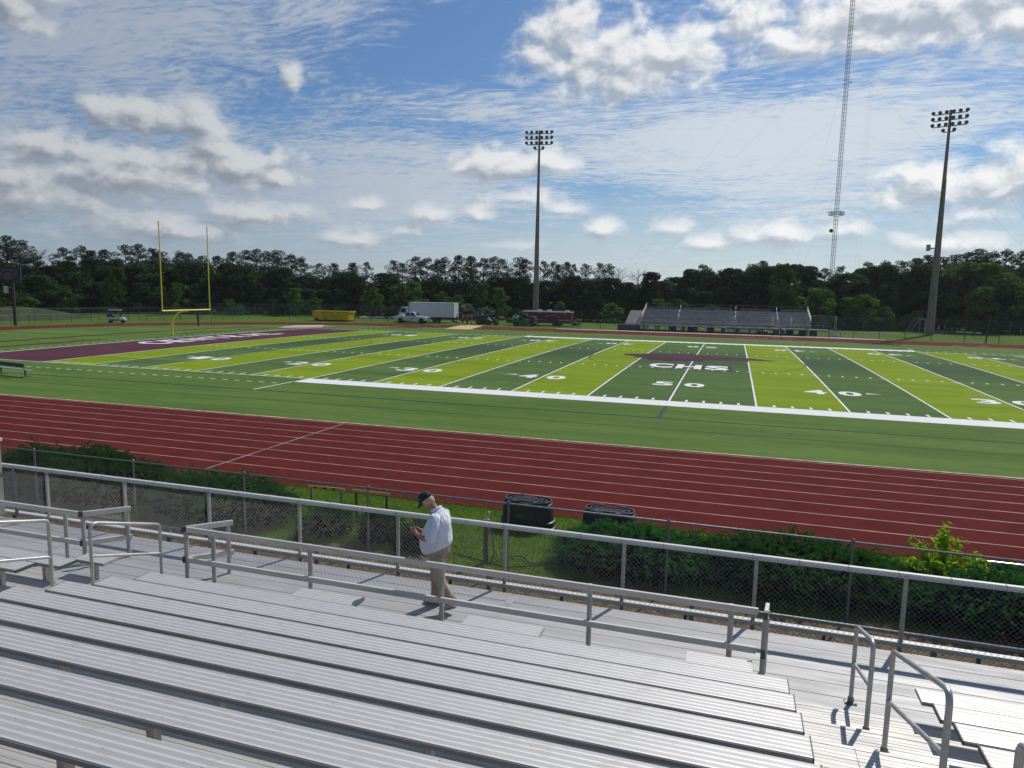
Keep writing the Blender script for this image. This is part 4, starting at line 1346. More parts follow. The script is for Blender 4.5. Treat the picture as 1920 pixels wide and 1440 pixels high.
# shoes
m_shoe = pmat('shoe_white', (.58, .57, .55), .7, col2=(.36, .355, .345), ns=11)
m_sole = pmat('shoe_sole', (.30, .295, .285), .7)
def shoe(heel, toe, roll=0):
    h, t_ = Vector(heel), Vector(toe); d = (t_ - h).normalized(); s = Vector((0, 1, 0)); u = s.cross(d) * -1
    if u.z < 0: u = -u
    def rr(q, w, b_, tp):
        c = h + (t_ - h) * q
        return [c + s * (w * math.cos(a)) + u * (b_ + (tp - b_) * (.5 + .5 * math.sin(a))) for a in [2 * PI * k / 14 for k in range(14)]]
    mb = MB(); mb.loft([rr(-.04, .026, .03, .085), rr(.04, .038, .02, .105), rr(.22, .041, .02, .115), rr(.45, .044, .02, .095), rr(.7, .05, .02, .07), rr(.9, .044, .022, .055), rr(1.03, .022, .026, .042)])
    sh = mb.build('shoe', m_shoe, P, smooth=True)
    mb = MB(); mb.loft([rr(-.06, .028, 0, .03), rr(.04, .043, 0, .032), rr(.45, .047, 0, .028), rr(.72, .054, 0, .028), rr(.92, .046, .006, .03), rr(1.06, .022, .014, .032)]); mb.build('sole', m_sole, sh, smooth=True)
    mb = MB(); c = h + (t_ - h) * .5
    for q in (.4, .5, .6):
        c = h + (t_ - h) * q + u * (.112 - q * .045); mb.bar(c - s * .03, c + s * .03, .012, .01)
    mb.build('laces', m_hb, sh)
shoe((.02, .085, .004), (-.235, .085, .004))
shoe((.335, -.10, .085), (.135, -.115, .012))
# cap, hair, glasses edge, phone
ax = Vector((-.62, 0, .80)).normalized()      # crown axis of the bent head
hc = Vector((-.175, 0, 1.610))
sx_ = Vector((0, 1, 0)); fwd = sx_.cross(ax)
if fwd.x > 0: fwd = -fwd
def hring(q, ra, rb, n=28, f=0):
    return [hc + ax * q + fwd * (ra * math.cos(2 * PI * k / n) + f) + sx_ * (rb * math.sin(2 * PI * k / n)) for k in range(n)]
mb = MB(); mb.loft([hring(.012, .112, .094), hring(.05, .113, .094), hring(.085, .100, .085), hring(.112, .072, .062), hring(.124, .03, .027)])
cap_ = mb.build('cap', m_navy, P, smooth=True)
mb = MB()
top_, bot = [], []
for k in range(15):
    a = R(-68 + 136 * k / 14)
    i_ = hc + ax * .016 + fwd * (.108 * math.cos(a)) + sx_ * (.092 * math.sin(a))
    o_ = hc + ax * (-.012 + .0) + fwd * (.108 * math.cos(a) + .082 * math.cos(a) ** .6) + sx_ * (.09 * math.sin(a)) - ax * .022 * abs(math.sin(a))
    top_.append((i_, o_))
vs = []
for i_, o_ in top_: vs += [i_, o_, i_ - ax * .006, o_ - ax * .006]
fs = []
for k in range(14):
    a = 4 * k; b_ = 4 * k + 4
    fs += [(a, a + 1, b_ + 1, b_), (a + 2, b_ + 2, b_ + 3, a + 3), (a + 1, a + 3, b_ + 3, b_ + 1), (a, b_, b_ + 2, a + 2)]
mb.add(vs, fs); mb.build('brim', m_navy, cap_, smooth=True)
mb = MB(); mb.lathe([(.012, 0), (.012, .006), (.006, .011)], hc + ax * .122, 10); mb.build('button', m_navy, cap_)
mb = MB(); c = hc + ax * .062 + fwd * .045; mb.ball((c.x, -.0925, c.z), .012, .003, .010); mb.build('badge', pmat('badge_grey', (.35, .36, .4), .6), cap_)
m_hair = pmat('blond_grey_hair', (.50, .40, .26), .75, col2=(.38, .29, .18), ns=40, stretch=(1, 1, .3), bump=.6, bs=60)
mb = MB()
def back(q, r_, w, n=16):
    out = []
    for k in range(n):
        a = R(78 + 204 * k / (n - 1))
        out.append(hc + ax * q + fwd * (r_ * math.cos(a)) + sx_ * (w * math.sin(a)))
    return out
outer = [back(.02, .108, .092), back(-.02, .117, .098), back(-.06, .112, .093), back(-.095, .092, .078)]
inner = [back(-.095, .06, .06), back(.02, .07, .07)]
vs = [p for r_ in outer + inner for p in r_]; n = 16; fs = []
for i in range(len(outer + inner) - 1):
    for k in range(n - 1): fs.append((i * n + k, i * n + k + 1, (i + 1) * n + k + 1, (i + 1) * n + k))
mb.add(vs, fs); mb.build('hair', m_hair, P, smooth=True)
for s in (-1, 1):
    mb = MB(); c = hc + fwd * .083 - ax * .038; mb.ball((c.x, s * .032, c.z), .012, n=10, m=6); mb.build('eye', pmat('eye', (.5, .48, .45), .3), P, smooth=True)
mb = MB(); c = hc + fwd * .076 - ax * .088; mb.ball((c.x, 0, c.z), .014, .026, .006, 10, 6); mb.build('mouth', pmat('lips', (.28, .10, .085), .6), P, smooth=True)
mb = MB((MAN[0] - .42, MAN[1], MAN[2] + 1.15))
c0 = Vector(MAN) + Vector((-.405, 0, 1.142))
mb.bar(c0 + Vector((-.035, 0, .055)), c0 + Vector((.035, 0, -.055)), .074, .010, up=(.8, 0, .55))
tag(mb.build('mobile_phone', pmat('phone_black', (.012, .012, .014), .25), bevel=.002), 'dark phone held in both hands by the man in the white polo', 'phone')
bpy.data.objects['mobile_phone'].location = (MAN[0] - .42, MAN[1], MAN[2] + 1.15)


def bystander(label, x, y, rz, top, legc, cap_c=None, arm=.0):
    t = thing('person', label, 'person', (x, y, 0), rz, None)
    pts.clear(); E_.clear()
    a = J(0, 0, .92, .12, .10); b_ = J(0, 0, 1.2, .13, .10, to=a); c = J(0, 0, 1.42, .08, .07, to=b_); d = J(0, 0, 1.5, .05, .05, to=c); e = J(-.01, 0, 1.6, .085, .075, to=d); J(0, 0, 1.7, .07, .065, to=e)
    for s in (-1, 1):
        q = J(0, s * .19, 1.4, .055, .055, to=c); q = J(0, s * .24, 1.15, .042, .042, to=q); q = J(-.1 - arm, s * .22, .95 + arm, .034, .034, to=q)
        for f in range(5): J(-.14 - arm, s * (.19 + .015 * f), .89 + arm - .004 * f, .009, to=q)
        q = J(0, s * .1, .82, .085, .08, to=a); q = J(-.01, s * .12, .48, .06, .06, to=q); q = J(.02, s * .13, .07, .045, .045, to=q); J(-.12, s * .14, .04, .035, .04, to=q)
    skinned('body', pts, E_, m_skin, t, 1, 0)
    mb = MB(); mb.loft([ring(0, 0, .9, .15, .19), ring(0, 0, 1.15, .155, .2), ring(0, 0, 1.36, .13, .21), ring(0, 0, 1.46, .09, .12)]); sh = mb.build('shirt', top, t, smooth=True)
    for s in (-1, 1):
        mb = MB(); mb.loft(limb([(0, s * .16, 1.42, .07, .07), (0, s * .21, 1.3, .07, .07), (-.01, s * .24, 1.14, .066, .066)], 10)); mb.build('sleeve', top, sh, smooth=True)
        mb = MB(); mb.loft(limb([(0, s * .085, .95, .10, .10), (-.01, s * .115, .55, .085, .085), (0, s * .125, .3 if legc[1] else .1, .08, .08)], 10)); mb.build('trouser_leg', legc[0], t, smooth=True)
    mb = MB(); mb.ball((.005, 0, 1.68), .105, .095, .09); mb.build('hat' if cap_c else 'hair', cap_c or m_navy, t, smooth=True)
m_red = pmat('red_shirt', (.33, .03, .035), .85); m_blue = pmat('blue_shirt', (.06, .14, .30), .85); m_blk = pmat('black_cloth', (.02, .02, .022), .85)
m_short = pmat('dark_shorts', (.03, .03, .04), .85)
bystander('person in a black shirt standing by the tailgate of the white box truck', -42.5, 74.6, .4, m_blk, (m_short, 1))
bystander('person in a red shirt bending to the box truck, next to the black shirt', -41.6, 75.0, 2.8, m_red, (m_short, 1), None, .2)
bystander('person in red shirt standing alone between box truck and sprayer tank', -40.6, 74.6, 2.6, m_red, (m_short, 0))
bystander('person in blue shirt and hat beside the black sprayer tank', -39.75, 74.5, .2, m_blue, (m_khaki, 0), pmat('hat_tan', (.4, .33, .22), .9))
# ------------------------------------------------------------------ field furniture
m_gold = pmat('goal_yellow', (0.74, 0.70, 0.04), .4, col2=(.66, .60, .04), ns=3)
t = thing('goalpost', 'yellow gooseneck football goalpost with two tall uprights at the maroon end zone', 'goalpost', (-56.7, CY + .27, 0))
o = (-57.0, CY, 0)
GX = -54.86
pts = [(-57.0, CY, 0)]
for k in range(9):
    a = R(90 * k / 8)
    pts.append((-57.0 + 2.05 * (1 - math.cos(a)), CY, 1.3 + 1.75 * math.sin(a)))
mb = MB(o); mb.tube(pts + [(GX + .02, CY, 3.05)], .11, 14); mb.build('gooseneck', m_gold, t, angle=50)
mb = MB(o); mb.tube([(GX, CY - 3.62, 3.1), (GX, CY + 3.62, 3.1)], .085, 12); mb.build('crossbar', m_gold, t, angle=50)
for s in (-1, 1):
    mb = MB(o); mb.tube([(GX, CY + s * 3.56, 3.1), (GX, CY + s * 3.56, 12.45)], [.06, .055], 10); mb.build('upright', m_gold, t, angle=50)

m_pole = pmat('pole_concrete', (.25, .20, .165), .85, col2=(.19, .155, .13), ns=1.2, stretch=(2, 2, .25))
m_lampd = pmat('lamp_housing', (.055, .06, .065), .5, .4)
m_lens = pmat('lamp_lens', (.10, .105, .11), .25)
def floodlight(label, x, y, h, face, rb=.62, rt_=.24):
    t = thing('floodlight_pole', label, 'light pole', (x, y, 0), 0, None)
    mb = MB(); mb.tube([(0, 0, -.1), (0, 0, h * .33), (0, 0, h * .7), (0, 0, h)], [rb * .96, rb * .70, rb * .42, rt_ * .7], 18); mb.build('pole', m_pole, t, angle=50)
    mb = MB(); mb.tube([(rb * .9, -.1, .05), (rb * .67, -.1, h * .33), (rb * .40, -.1, h * .7)], .045, 6); mb.build('conduit', m_galv, t)
    f = Vector((math.cos(face), math.sin(face), 0)); s = Vector((-f.y, f.x, 0))
    for i, (z, cnt, wid) in enumerate(((h - .25, 6, 4.6), (h - 1.2, 6, 4.6), (h - 2.15, 6, 4.6), (h - 3.05, 2, 1.5))):
        mb = MB(); mb.bar(s * (-wid / 2) + Vector((0, 0, z - .3)), s * (wid / 2) + Vector((0, 0, z - .3)), .12, .12); arm = mb.build('cross_arm', m_lampd, t)
        for k in range(cnt):
            q = -wid / 2 + wid * k / (cnt - 1)
            c = s * q + Vector((0, 0, z)) + f * .25
            ax_ = (f * .9 + Vector((0, 0, -.42)) + s * (q * .07)).normalized()
            u = ax_.cross(Vector((0, 0, 1))).normalized(); w = u.cross(ax_)
            rings = []
            for d, r_ in ((-.34, .09), (-.2, .18), (0, .265), (.14, .29), (.2, .29)):
                rings.append([c + ax_ * d + (u * math.cos(2 * PI * j / 14) + w * math.sin(2 * PI * j / 14)) * r_ for j in range(14)])
            mb = MB(); mb.loft(rings); mb.tube([c, s * q + Vector((0, 0, z - .3))], .04, 6)
            lp = mb.build('lamp', m_lampd, t, angle=35)
            mb = MB(); mb.loft([[c + ax_ * d + (u * math.cos(2 * PI * j / 14) + w * math.sin(2 * PI * j / 14)) * r_ for j in range(14)] for d, r_ in ((.201, .265), (.215, .18))]); 
            r = mb.build('lens', m_lens, t)
    return t
floodlight('tall floodlight pole behind the maroon trailer, with twenty lamps', -32.55, 89.5, 35.0, R(-84))
t = floodlight('tall floodlight pole near the soccer goal right of the far bleachers, its lamps seen obliquely', 34.05, 91.8, 35.5, R(-112), .68, .25)
mb = MB(); mb.box(-1.5, -.55, -.25, .25, 13.9, 14.1); mb.box(-1.6, -1.1, -.3, .3, 13.6, 14.6); mb.build('equipment_box', pmat('box_pale', (.34, .35, .36), .6), t)

# guyed lattice mast far away
mast = thing('radio_mast', 'very tall thin guyed lattice radio mast rising beyond the trees', 'radio mast', (49.0, 350, 0))
m_mast = pmat('mast_steel', (.20, .20, .21), .5, .5)
m_guy = pmat('guy_wire', (.22, .23, .24), .5, .3)
mb = MB(); ww = 1.05; H = 185; legs = [(ww * math.cos(a), ww * math.sin(a)) for a in (R(20), R(140), R(260))]
for x, y in legs: mb.tube([(x, y, 0), (x, y, H)], .105, 4)
z = 0; k = 0
while z < H - 2.4:
    for i in range(3):
        a, b_ = legs[i], legs[(i + 1) % 3]
        mb.bar((a[0], a[1], z), (b_[0], b_[1], z), .10, .10)
        mb.bar((a[0], a[1], z), (b_[0], b_[1], z + 1.9), .05, .05)
    z += 1.9; k += 1
mb.build('lattice', m_mast, mast)
mb = MB()
for i in range(3):
    a = R(20 + 120 * i)
    for j in range(5):
        q = (j - 2) * 1.0
        c = (2.7 * math.cos(a) - q * math.sin(a), 2.7 * math.sin(a) + q * math.cos(a))
        mb.box(c[0] - .13, c[0] + .13, c[1] - .13, c[1] + .13, 45.9, 48.2)
    p, q_ = (3.4 * math.cos(a) - 2.2 * math.sin(a), 3.4 * math.sin(a) + 2.2 * math.cos(a)), (3.4 * math.cos(a) + 2.2 * math.sin(a), 3.4 * math.sin(a) - 2.2 * math.cos(a))
    mb.bar((*p, 47.6), (*q_, 47.6), .2, .2); mb.bar((*p, 46.4), (*q_, 46.4), .2, .2); mb.bar((0, 0, 47), (3.4 * math.cos(a), 3.4 * math.sin(a), 47), .2, .2)
mb.build('antenna_ring', pmat('antenna_grey', (.26, .27, .28), .5), mast)
for z, sgn in ((38.6, -1), (109.0, 1)):
    rr = .95 if z < 60 else .4
    mb = MB(); mb.lathe([(rr, -.2), (rr, .1), (rr * .6, .4), (.1, .5)], (sgn * 1.9, -.6, z), 16, 'y'); mb.bar((sgn * 1.9, -.2, z), (0, 0, z), .14, .14)
    mb.build('dish', pmat('dish_dark', (.04, .045, .05), .5), mast)
mb = MB()
for a, (rad, hs) in ((R(196), (115, (60, 95, 130, 165))), (R(-2), (105, (70, 120, 170))), (R(96), (120, (60, 120)))):
    for h in hs: mb.tube([(rad * math.cos(a), rad * math.sin(a), 2), (0, 0, h)], .022, 3)
for dx in (3.6, 4.6, 5.4): mb.tube([(dx + 6, -6, 5), (dx + 5.6, -5, 130)], .02, 3)
mb.build('guy_wires', m_guy, mast)

# scoreboard seen end-on at the left edge
t = thing('scoreboard_sign', 'black sign board with a wolf head outline on a dark post at the left edge', 'sign', (-89.8, 32.0, 0))
m_sb = pmat('sign_black', (.018, .018, .024), .5); m_sp = pmat('sign_post', (.045, .035, .032), .7)
ang = math.atan2(-71.4, 92.9)
def sbp(u, v, d=0): # u along the board (right as seen from the stand), d towards the stand
    c, s = .793, .609
    return (u * c + d * s, u * s - d * c, v)
mb = MB()
mb.add([sbp(u, v, d) for d in (.0, .5) for u, v in ((-3.9, 5.95), (1.12, 5.95), (1.12, 7.85), (-3.9, 7.85))], [(0, 1, 2, 3), (4, 5, 6, 7), (0, 1, 5, 4), (1, 2, 6, 5), (2, 3, 7, 6), (3, 0, 4, 7)])
bd = mb.build('board', m_sb, t)
mb = MB(); mb.tube([(0, 0, -.1), (0, 0, 5.95)], .22, 10); mb.tube([sbp(-2.6, -.1), sbp(-2.6, 5.95)], .22, 10); mb.build('post', m_sp, t)
mb = MB(); mb.add([sbp(u, v, d) for d in (.15, .45) for u, v in ((-.95, 4.35), (-.45, 4.35), (-.45, 5.3), (-.95, 5.3))], [(0, 1, 2, 3), (4, 5, 6, 7), (0, 1, 5, 4), (1, 2, 6, 5), (2, 3, 7, 6), (3, 0, 4, 7)]); mb.build('control_box', pmat('white_box', (.5, .5, .5), .6), t)
m_logo = pmat('logo_line', (.33, .25, .26), .7)
mb = MB()
def stroke(pts, r=.022):
    mb.tube([sbp(-1.25 + 2.0 * a, 6.08 + 1.62 * b, .515) for a, b in pts], r, 5)
stroke([(.30, .92), (.24, .80), (.12, .70), (.08, .50), (.12, .30), (.25, .12), (.42, .03)])
stroke([(.30, .92), (.42, .84), (.55, .82), (.70, .80), (.86, .76), (1.0, .72), (.98, .62), (.88, .60)])
stroke([(.56, .74), (.64, .72), (.72, .76)], .03)
stroke([(.88, .60), (.95, .52), (.90, .42), (.78, .40), (.80, .50), (.70, .54), (.55, .56), (.40, .54), (.28, .42)])
stroke([(.28, .42), (.40, .45), (.50, .38), (.46, .26), (.52, .16)], .03); stroke([(.42, .50), (.56, .46), (.62, .36), (.60, .26), (.68, .20)], .03); stroke([(.30, .32), (.38, .30), (.36, .18), (.42, .03), (.52, .10)], .03); stroke([(.52, .16), (.66, .10), (.68, .20), (.80, .32)])
mb.build('wolf_outline', m_logo, bd)

t = thing('play_clock', 'black play clock box on a pole behind the goalpost', 'play clock', (-69.6, 43.4, 0))
mb = MB(); mb.tube([(0, 0, 0), (0, 0, 3.2)], .11, 8); mb.box(-.13, .13, -.13, .13, 1.1, 2.0); mb.build('pole', m_sp, t)
mb = MB(); mb.add([(u * .8 + d * .6 + .2, u * .6 - d * .8, v) for d in (0, .25) for u, v in ((-.45, 2.2), (.75, 2.2), (.75, 3.3), (-.45, 3.3))], [(0, 1, 2, 3), (4, 5, 6, 7), (0, 1, 5, 4), (1, 2, 6, 5), (2, 3, 7, 6), (3, 0, 4, 7)]); mb.build('clock_box', m_sb, t)
mb = MB(); mb.tube([(0, 0, 0), (0, 0, 2.0)], .05, 8)
p_ = mb.build('marker_pole', m_galv); p_.location = (-68.3, 44.6, 0); tag(p_, 'thin grey pole right of the play clock', 'pole')

# far chain link fences
def far_fence(label, pts, h, step, m_p, top=True, cell=.22, dens=.3, rail2=False):
    p0 = pts[0]
    t = thing('chain_link_fence', label, 'fence', (*p0, 0))
    mb = MB((*p0, 0)); 
    for a, b_ in zip(pts[:-1], pts[1:]):
        if top: mb.tube([(*a, h), (*b_, h)], .026, 5)
        if rail2: mb.tube([(*a, h * .5), (*b_, h * .5)], .03, 5)
    if top: mb.build('rail', m_p, t)
    cnt = 0
    for a, b_ in zip(pts[:-1], pts[1:]):
        L = math.hypot(b_[0] - a[0], b_[1] - a[1]); n = max(1, round(L / step))
        for k in range(n):
            q = k / n; x, y = a[0] + (b_[0] - a[0]) * q, a[1] + (b_[1] - a[1]) * q
            if cnt < 98:
                m2 = MB((*p0, 0)); m2.tube([(x, y, -.1), (x, y, h + .05)], .042, 6); m2.build('post', m_p, t)
            cnt += 1
    mb = MB((*p0, 0))
    for a, b_ in zip(pts[:-1], pts[1:]): mb.poly([(*a, .03), (*b_, .03), (*b_, h), (*a, h)])
    mb.build('wire_mesh', m_mesh, t)
    return t


m_mesh = bpy.data.materials.new('woven_wire'); m_mesh.use_nodes = True
t_ = NT(m_mesh.node_tree); m_mesh.node_tree.nodes.clear()
oo = t_.n('ShaderNodeOutputMaterial'); tr_ = t_.n('ShaderNodeBsdfTransparent'); df = t_.n('ShaderNodeBsdfPrincipled')
df.inputs['Base Color'].default_value = (.20, .21, .22, 1); df.inputs['Metallic'].default_value = .3
mxs = t_.n('ShaderNodeMixShader')
gp = t_.n('ShaderNodeTexCoord').outputs['Object']; ssx = t_.n('ShaderNodeSeparateXYZ'); t_.l(gp, ssx.inputs[0])
hx = t_.m('ADD', ssx.outputs[0], ssx.outputs[1])
d1 = t_.m('PINGPONG', t_.m('MULTIPLY', t_.m('ADD', hx, ssx.outputs[2]), 1 / .055), 1.0); d2_ = t_.m('PINGPONG', t_.m('MULTIPLY', t_.m('SUBTRACT', hx, ssx.outputs[2]), 1 / .055), 1.0)
wf = t_.m('MAXIMUM', t_.m('LESS_THAN', d1, .05), t_.m('LESS_THAN', d2_, .05))
t_.l(wf, mxs.inputs[0]); t_.l(tr_.outputs[0], mxs.inputs[1]); t_.l(df.outputs[0], mxs.inputs[2]); t_.l(mxs.outputs[0], oo.inputs[0])
m_fgrey = pmat('fence_grey', (.13, .135, .14), .6, .2)
m_fdark = pmat('fence_dark', (.05, .055, .055), .6)
far_fence('tall grey chain link fence at the foot of the tree line behind the parked trucks', [(-94, 72), (-74, 83.5), (-61, 89.5), (-40, 92.5), (-12, 93.5), (12, 94), (40, 94.5), (62, 95)], 2.45, 3.2, m_fgrey)
far_fence('low chain link fence along the track by the grassy mound and golf cart', [(-88.8, 6), (-91.5, 22), (-92.4, 36), (-90.5, 48), (-86, 58), (-80, 66)], 1.25, 3.0, m_fgrey)
far_fence('taller chain link fence before the grassy mound at the left', [(-95.6, 32), (-96.2, 40), (-93, 52), (-88, 60), (-78, 70)], 1.95, 3.0, m_fgrey)
far_fence('low dark fence between the track and the far bleachers', [(-74, 71.5), (-45, 73.0), (-24, 73.2), (0, 73.2), (30, 73.6), (38, 72.6), (60, 66)], 1.15, 3.3, m_fdark)
t = thing('fence_gate', 'black framed gate panel in the low fence at the right edge', 'gate', (44.5, 70.8, 0))
mb = MB()
for x in (-.0, 1.1): mb.box(x - .06, x + .06, -.06, .06, 0, 1.35)
mb.box(0, 1.1, -.03, .03, 1.1, 1.18); mb.box(0, 1.1, -.03, .03, .1, .18); mb.build('frame', m_fdark, t)
mb = MB(); mb.box(.06, 1.04, -.01, .01, .18, 1.1); mb.build('panel', pmat('gate_panel', (.11, .12, .12), .7), t)
mb = MB(); mb.box(-.08, .08, -.08, .08, -.05, 1.4); mb.box(-.1, .1, -.1, .1, 1.4, 1.46)
p_ = mb.build('fence_post', m_fdark); p_.location = (36.6, 73.0, 0); tag(p_, 'thick black post in the low fence left of the gate', 'post')

# far bleachers
FB = thing('far_bleachers', 'grey aluminium bleachers with railings on the far side of the field', 'bleachers', (1.2, 74.6, 0))
o = (1.2, 74.6, 0)
m_fseat = alu('far_seat', (.34, .345, .37), .5, .5, (.27, .275, .30), 1.0)
m_fdeck = alu('far_deck', (.22, .22, .23), .6, .5)
X0, X1 = -11.0, 14.3
NR = 10
for k in range(NR):
    y = 76.0 + k * .72; z = 1.05 + k * .235
    mb = MB(o); mb.box(X0, X1, y - .44, y + .28, z - .06, z); mb.box(X0, X1, y + .262, y + .28, z, z + .176); mb.build('deck_row', m_fdeck, FB)
    for a, b_ in ((X0, -5.9), (-4.8, 2.9), (4.0, 9.0), (10.4, X1)):
        mb = MB(o); mb.box(a, b_, y, y + .26, z + .38, z + .43); mb.box(a, b_, y - .006, y - .001, z + .36, z + .432)
        mb.build('seat_plank', m_fseat, FB)
mb = MB(o); mb.box(X0, X1 + 2.6, 74.5, 75.56, .92, 1.04); mb.box(X0, X1 + 2.6, 74.47, 74.495, .84, 1.05); mb.build('front_walk', m_fseat, FB)
for zt in (1.0, .55): 
    mb = MB(o); mb.tube([(X0, 74.52, 1.04 + zt), (X1 + 2.6, 74.52, 1.04 + zt)], .025, 6); mb.build('front_rail', m_fdeck, FB)
mb = MB(o)
for x in np.arange(X0, X1 + 2.7, 1.75): mb.tube([(x, 74.52, .9), (x, 74.52, 2.04)], .028, 6)
mb.build('front_posts', m_fdeck, FB)
yb = 76 + NR * .72 - .3
for zt in (4.15, 3.72):
    mb = MB(o); mb.tube([(X0, yb, zt + .05), (X1, yb, zt + .05)], .03, 6); mb.build('back_rail', m_galv, FB)
for x in np.linspace(X0, X1, 14):
    mb = MB(o); mb.tube([(x, yb, 2.2), (x, yb, 4.2)], .032, 6); mb.build('back_post', m_galv, FB)
for x in (X0 - .06, X1 + .06):
    for dz in (1.0, .6):
        mb = MB(o); mb.bar((x, 76.0, 1.55 + dz), (x, yb, 3.25 + dz), .06, .10); mb.build('side_rail', m_rail, FB)
    for k in range(5):
        y = 76.2 + k * 1.6; mb = MB(o); mb.tube([(x, y, .8 + k * .5), (x, y, 2.6 + k * .45)], .03, 6); mb.build('side_post', m_rail, FB)
for x in (-5.35, 3.45, 9.7):
    for j in range(3):
        y = 77.2 + j * 2.0; z = 1.5 + j * .65
        mb = MB(o); mb.tube([(x, y, z), (x, y, z + .85), (x, y + 1.2, z + 1.25), (x, y + 1.2, z + .4)], .028, 8); mb.build('aisle_rail', m_rail, FB)
for x in (9.0, 11.6): 
    mb = MB(o); mb.box(x - .12, x + .12, 76.4, 76.5, 2.0, 2.75); mb.tube([(x, 76.4, 1.0), (x, 76.4, 2.6)], .05, 6); mb.build('aisle_sign', m_hw, FB)
mb = MB(o)
for x in np.arange(X0 + .3, X1, 2.05):
    for y, zt in ((75.0, .9), (78.0, 1.6), (80.5, 2.3), (82.7, 3.0)): mb.box(x - .07, x + .07, y - .07, y + .07, 0, zt)
    mb.bar((x, 75.0, .3), (x, 82.7, 2.6), .07, .07)
for i, x in enumerate(np.arange(X0 + .3, X1 - 2, 4.1)): mb.bar((x, 78, .1), (x + 2.05, 78, 1.5), .06, .06); mb.bar((x + 2.05, 78, .1), (x, 78, 1.5), .06, .06)
mb.build('steel_frame', m_shade, FB)
mb = MB(o)
for x in (-6, -3.2, -.2, 11.5, 13.3, 14.8): mb.box(x - .55, x + .55, 76.2, 76.3, 0, .82)
mb.build('skirt_panel', m_fdark, FB)
# ramp at the left end, stair at the right end
mb = MB(o); mb.prism([(75.0, .92), (75.9, .92), (82.6, 3.0), (81.7, 3.0)], X0 - 2.6, X0 - .02, 'x'); mb.build('side_ramp', m_fdark, FB)
mb = MB(o); mb.box(X0 - 3.6, X0 - .1, 74.5, 75.9, .0, .9); mb.build('ramp_base', m_fdark, FB)
mb = MB(o); mb.prism([(X1 + 2.6, .95), (X1 + 4.0, 0), (X1 + 2.6, 0)], 74.6, 75.5, 'y'); mb.build('stair', pmat('stair_pale', (.55, .55, .54), .6), FB)
for dz in (.9, .5):
    mb = MB(o); mb.tube([(X1 + 2.6, 74.55, 1.0 + dz), (X1 + 4.1, 74.55, .05 + dz)], .025, 6); mb.tube([(X1 + 4.1, 74.55, 0), (X1 + 4.1, 74.55, .05 + dz)], .025, 6); mb.build('stair_rail', m_galv, FB)

def soccer_goal(label, x, y, w, h, rz):
    t = thing('soccer_goal', label, 'soccer goal', (x, y, 0), rz, 'soccer goals behind the track')
    m_w = pmat('goal_white', (.42, .43, .43), .5)
    mb = MB(); mb.tube([(-w / 2, 0, 0), (-w / 2, 0, h), (w / 2, 0, h), (w / 2, 0, 0)], .06, 8); mb.build('frame', m_w, t)
    mb = MB()
    for s in (-1, 1): mb.tube([(s * w / 2, 0, h), (s * w / 2, .9, h), (s * w / 2, 2.2, 0), (s * w / 2, 0, 0)], .04, 6)
    mb.tube([(-w / 2, 2.2, .03), (w / 2, 2.2, .03)], .04, 6); mb.build('stays', m_w, t)
    mb = MB(); n = 9
    for k in range(n + 1):
        a = -w / 2 + w * k / n; mb.tube([(a, .0, h), (a, .9, h), (a, 2.2, 0)], .012, 3)
    for q in np.linspace(0, 1, 8): mb.tube([(-w / 2, .9 + 1.3 * q, h * (1 - q)), (w / 2, .9 + 1.3 * q, h * (1 - q))], .012, 3)
    mb.build('net', pmat('goal_net', (.2, .21, .21), .8), t)
soccer_goal('grey soccer goal frame standing behind the right end of the far bleachers', 17.0, 88.5, 4.9, 2.75, 0.0)
soccer_goal('soccer goal frame turned sideways behind the right floodlight pole', 34.1, 97, 5.5, 2.5, 1.5)

m_barrel = pmat('barrel_blue', (.025, .055, .10), .6)
def barrel(label, x, y):
    t = thing('trash_barrel', label, 'barrel', (x, y, 0), 0, 'blue barrels before the far bleachers')
    mb = MB(); mb.lathe([(.30, 0), (.31, .02), (.31, .28), (.325, .3), (.31, .32), (.31, .6), (.325, .62), (.31, .64), (.31, .9), (.325, .92), (.30, .93), (.28, .6)], n=14); mb.build('drum', m_barrel, t, angle=35)
    mb = MB(); mb.lathe([(.335, .87), (.35, .93), (.3, .95)], n=14); mb.build('liner', pmat('liner_dark', (.10, .14, .17), .5), t)
barrel('blue barrel alone at the left end of the far team benches', 1.75, 74.3)
barrel('blue barrel in the middle of the far team benches', 3.9, 74.3)
barrel('left blue barrel of the pair by the black bag', 9.25, 74.3)
barrel('right blue barrel of the pair, nearest the bleacher stair', 10.35, 74.3)
t = thing('equipment_bag', 'black heaped equipment bag lying before the far bleachers', 'bag', (7.5, 74.2, 0))
mb = MB(); mb.ball((0, 0, .28), .75, .4, .3, 12, 8); mb.ball((.3, 0, .45), .35, .3, .28, 10, 6); mb.ball((-.45, .05, .3), .35, .35, .33, 10, 6); mb.build('bag', m_blk, t, smooth=True)
mb = MB(); mb.ball((.25, -.3, .6), .3, .06, .08, 8, 6); mb.tube([(.55, 0, .5), (.65, 0, 1.0), (.6, 0, .5)], .02, 5); mb.build('strap', m_hw, t)
def team_bench(label, x, y, w, back):
    t = thing('team_bench', label, 'bench', (x, y, 0), 0, 'team benches before the far bleachers')
    mb = MB(); mb.box(-w / 2, w / 2, -.15, .15, .42, .47); mb.build('seat', m_fseat, t)
    for s in (-.85, 0, .85): mb = MB(); mb.box(s * w / 2 - .04, s * w / 2 + .04, -.2, .2, 0, .42); mb.build('leg', m_cap, t)
    if back: mb = MB(); mb.box(-w / 2, w / 2, .2, .24, .6, .8); mb.build('backrest', m_fseat, t)
team_bench('short team bench before the left part of the far bleachers', -9.4, 73.9, 2.4, False)
team_bench('long team bench with backrest between two blue barrels', 4.6, 74.9, 4.8, True)

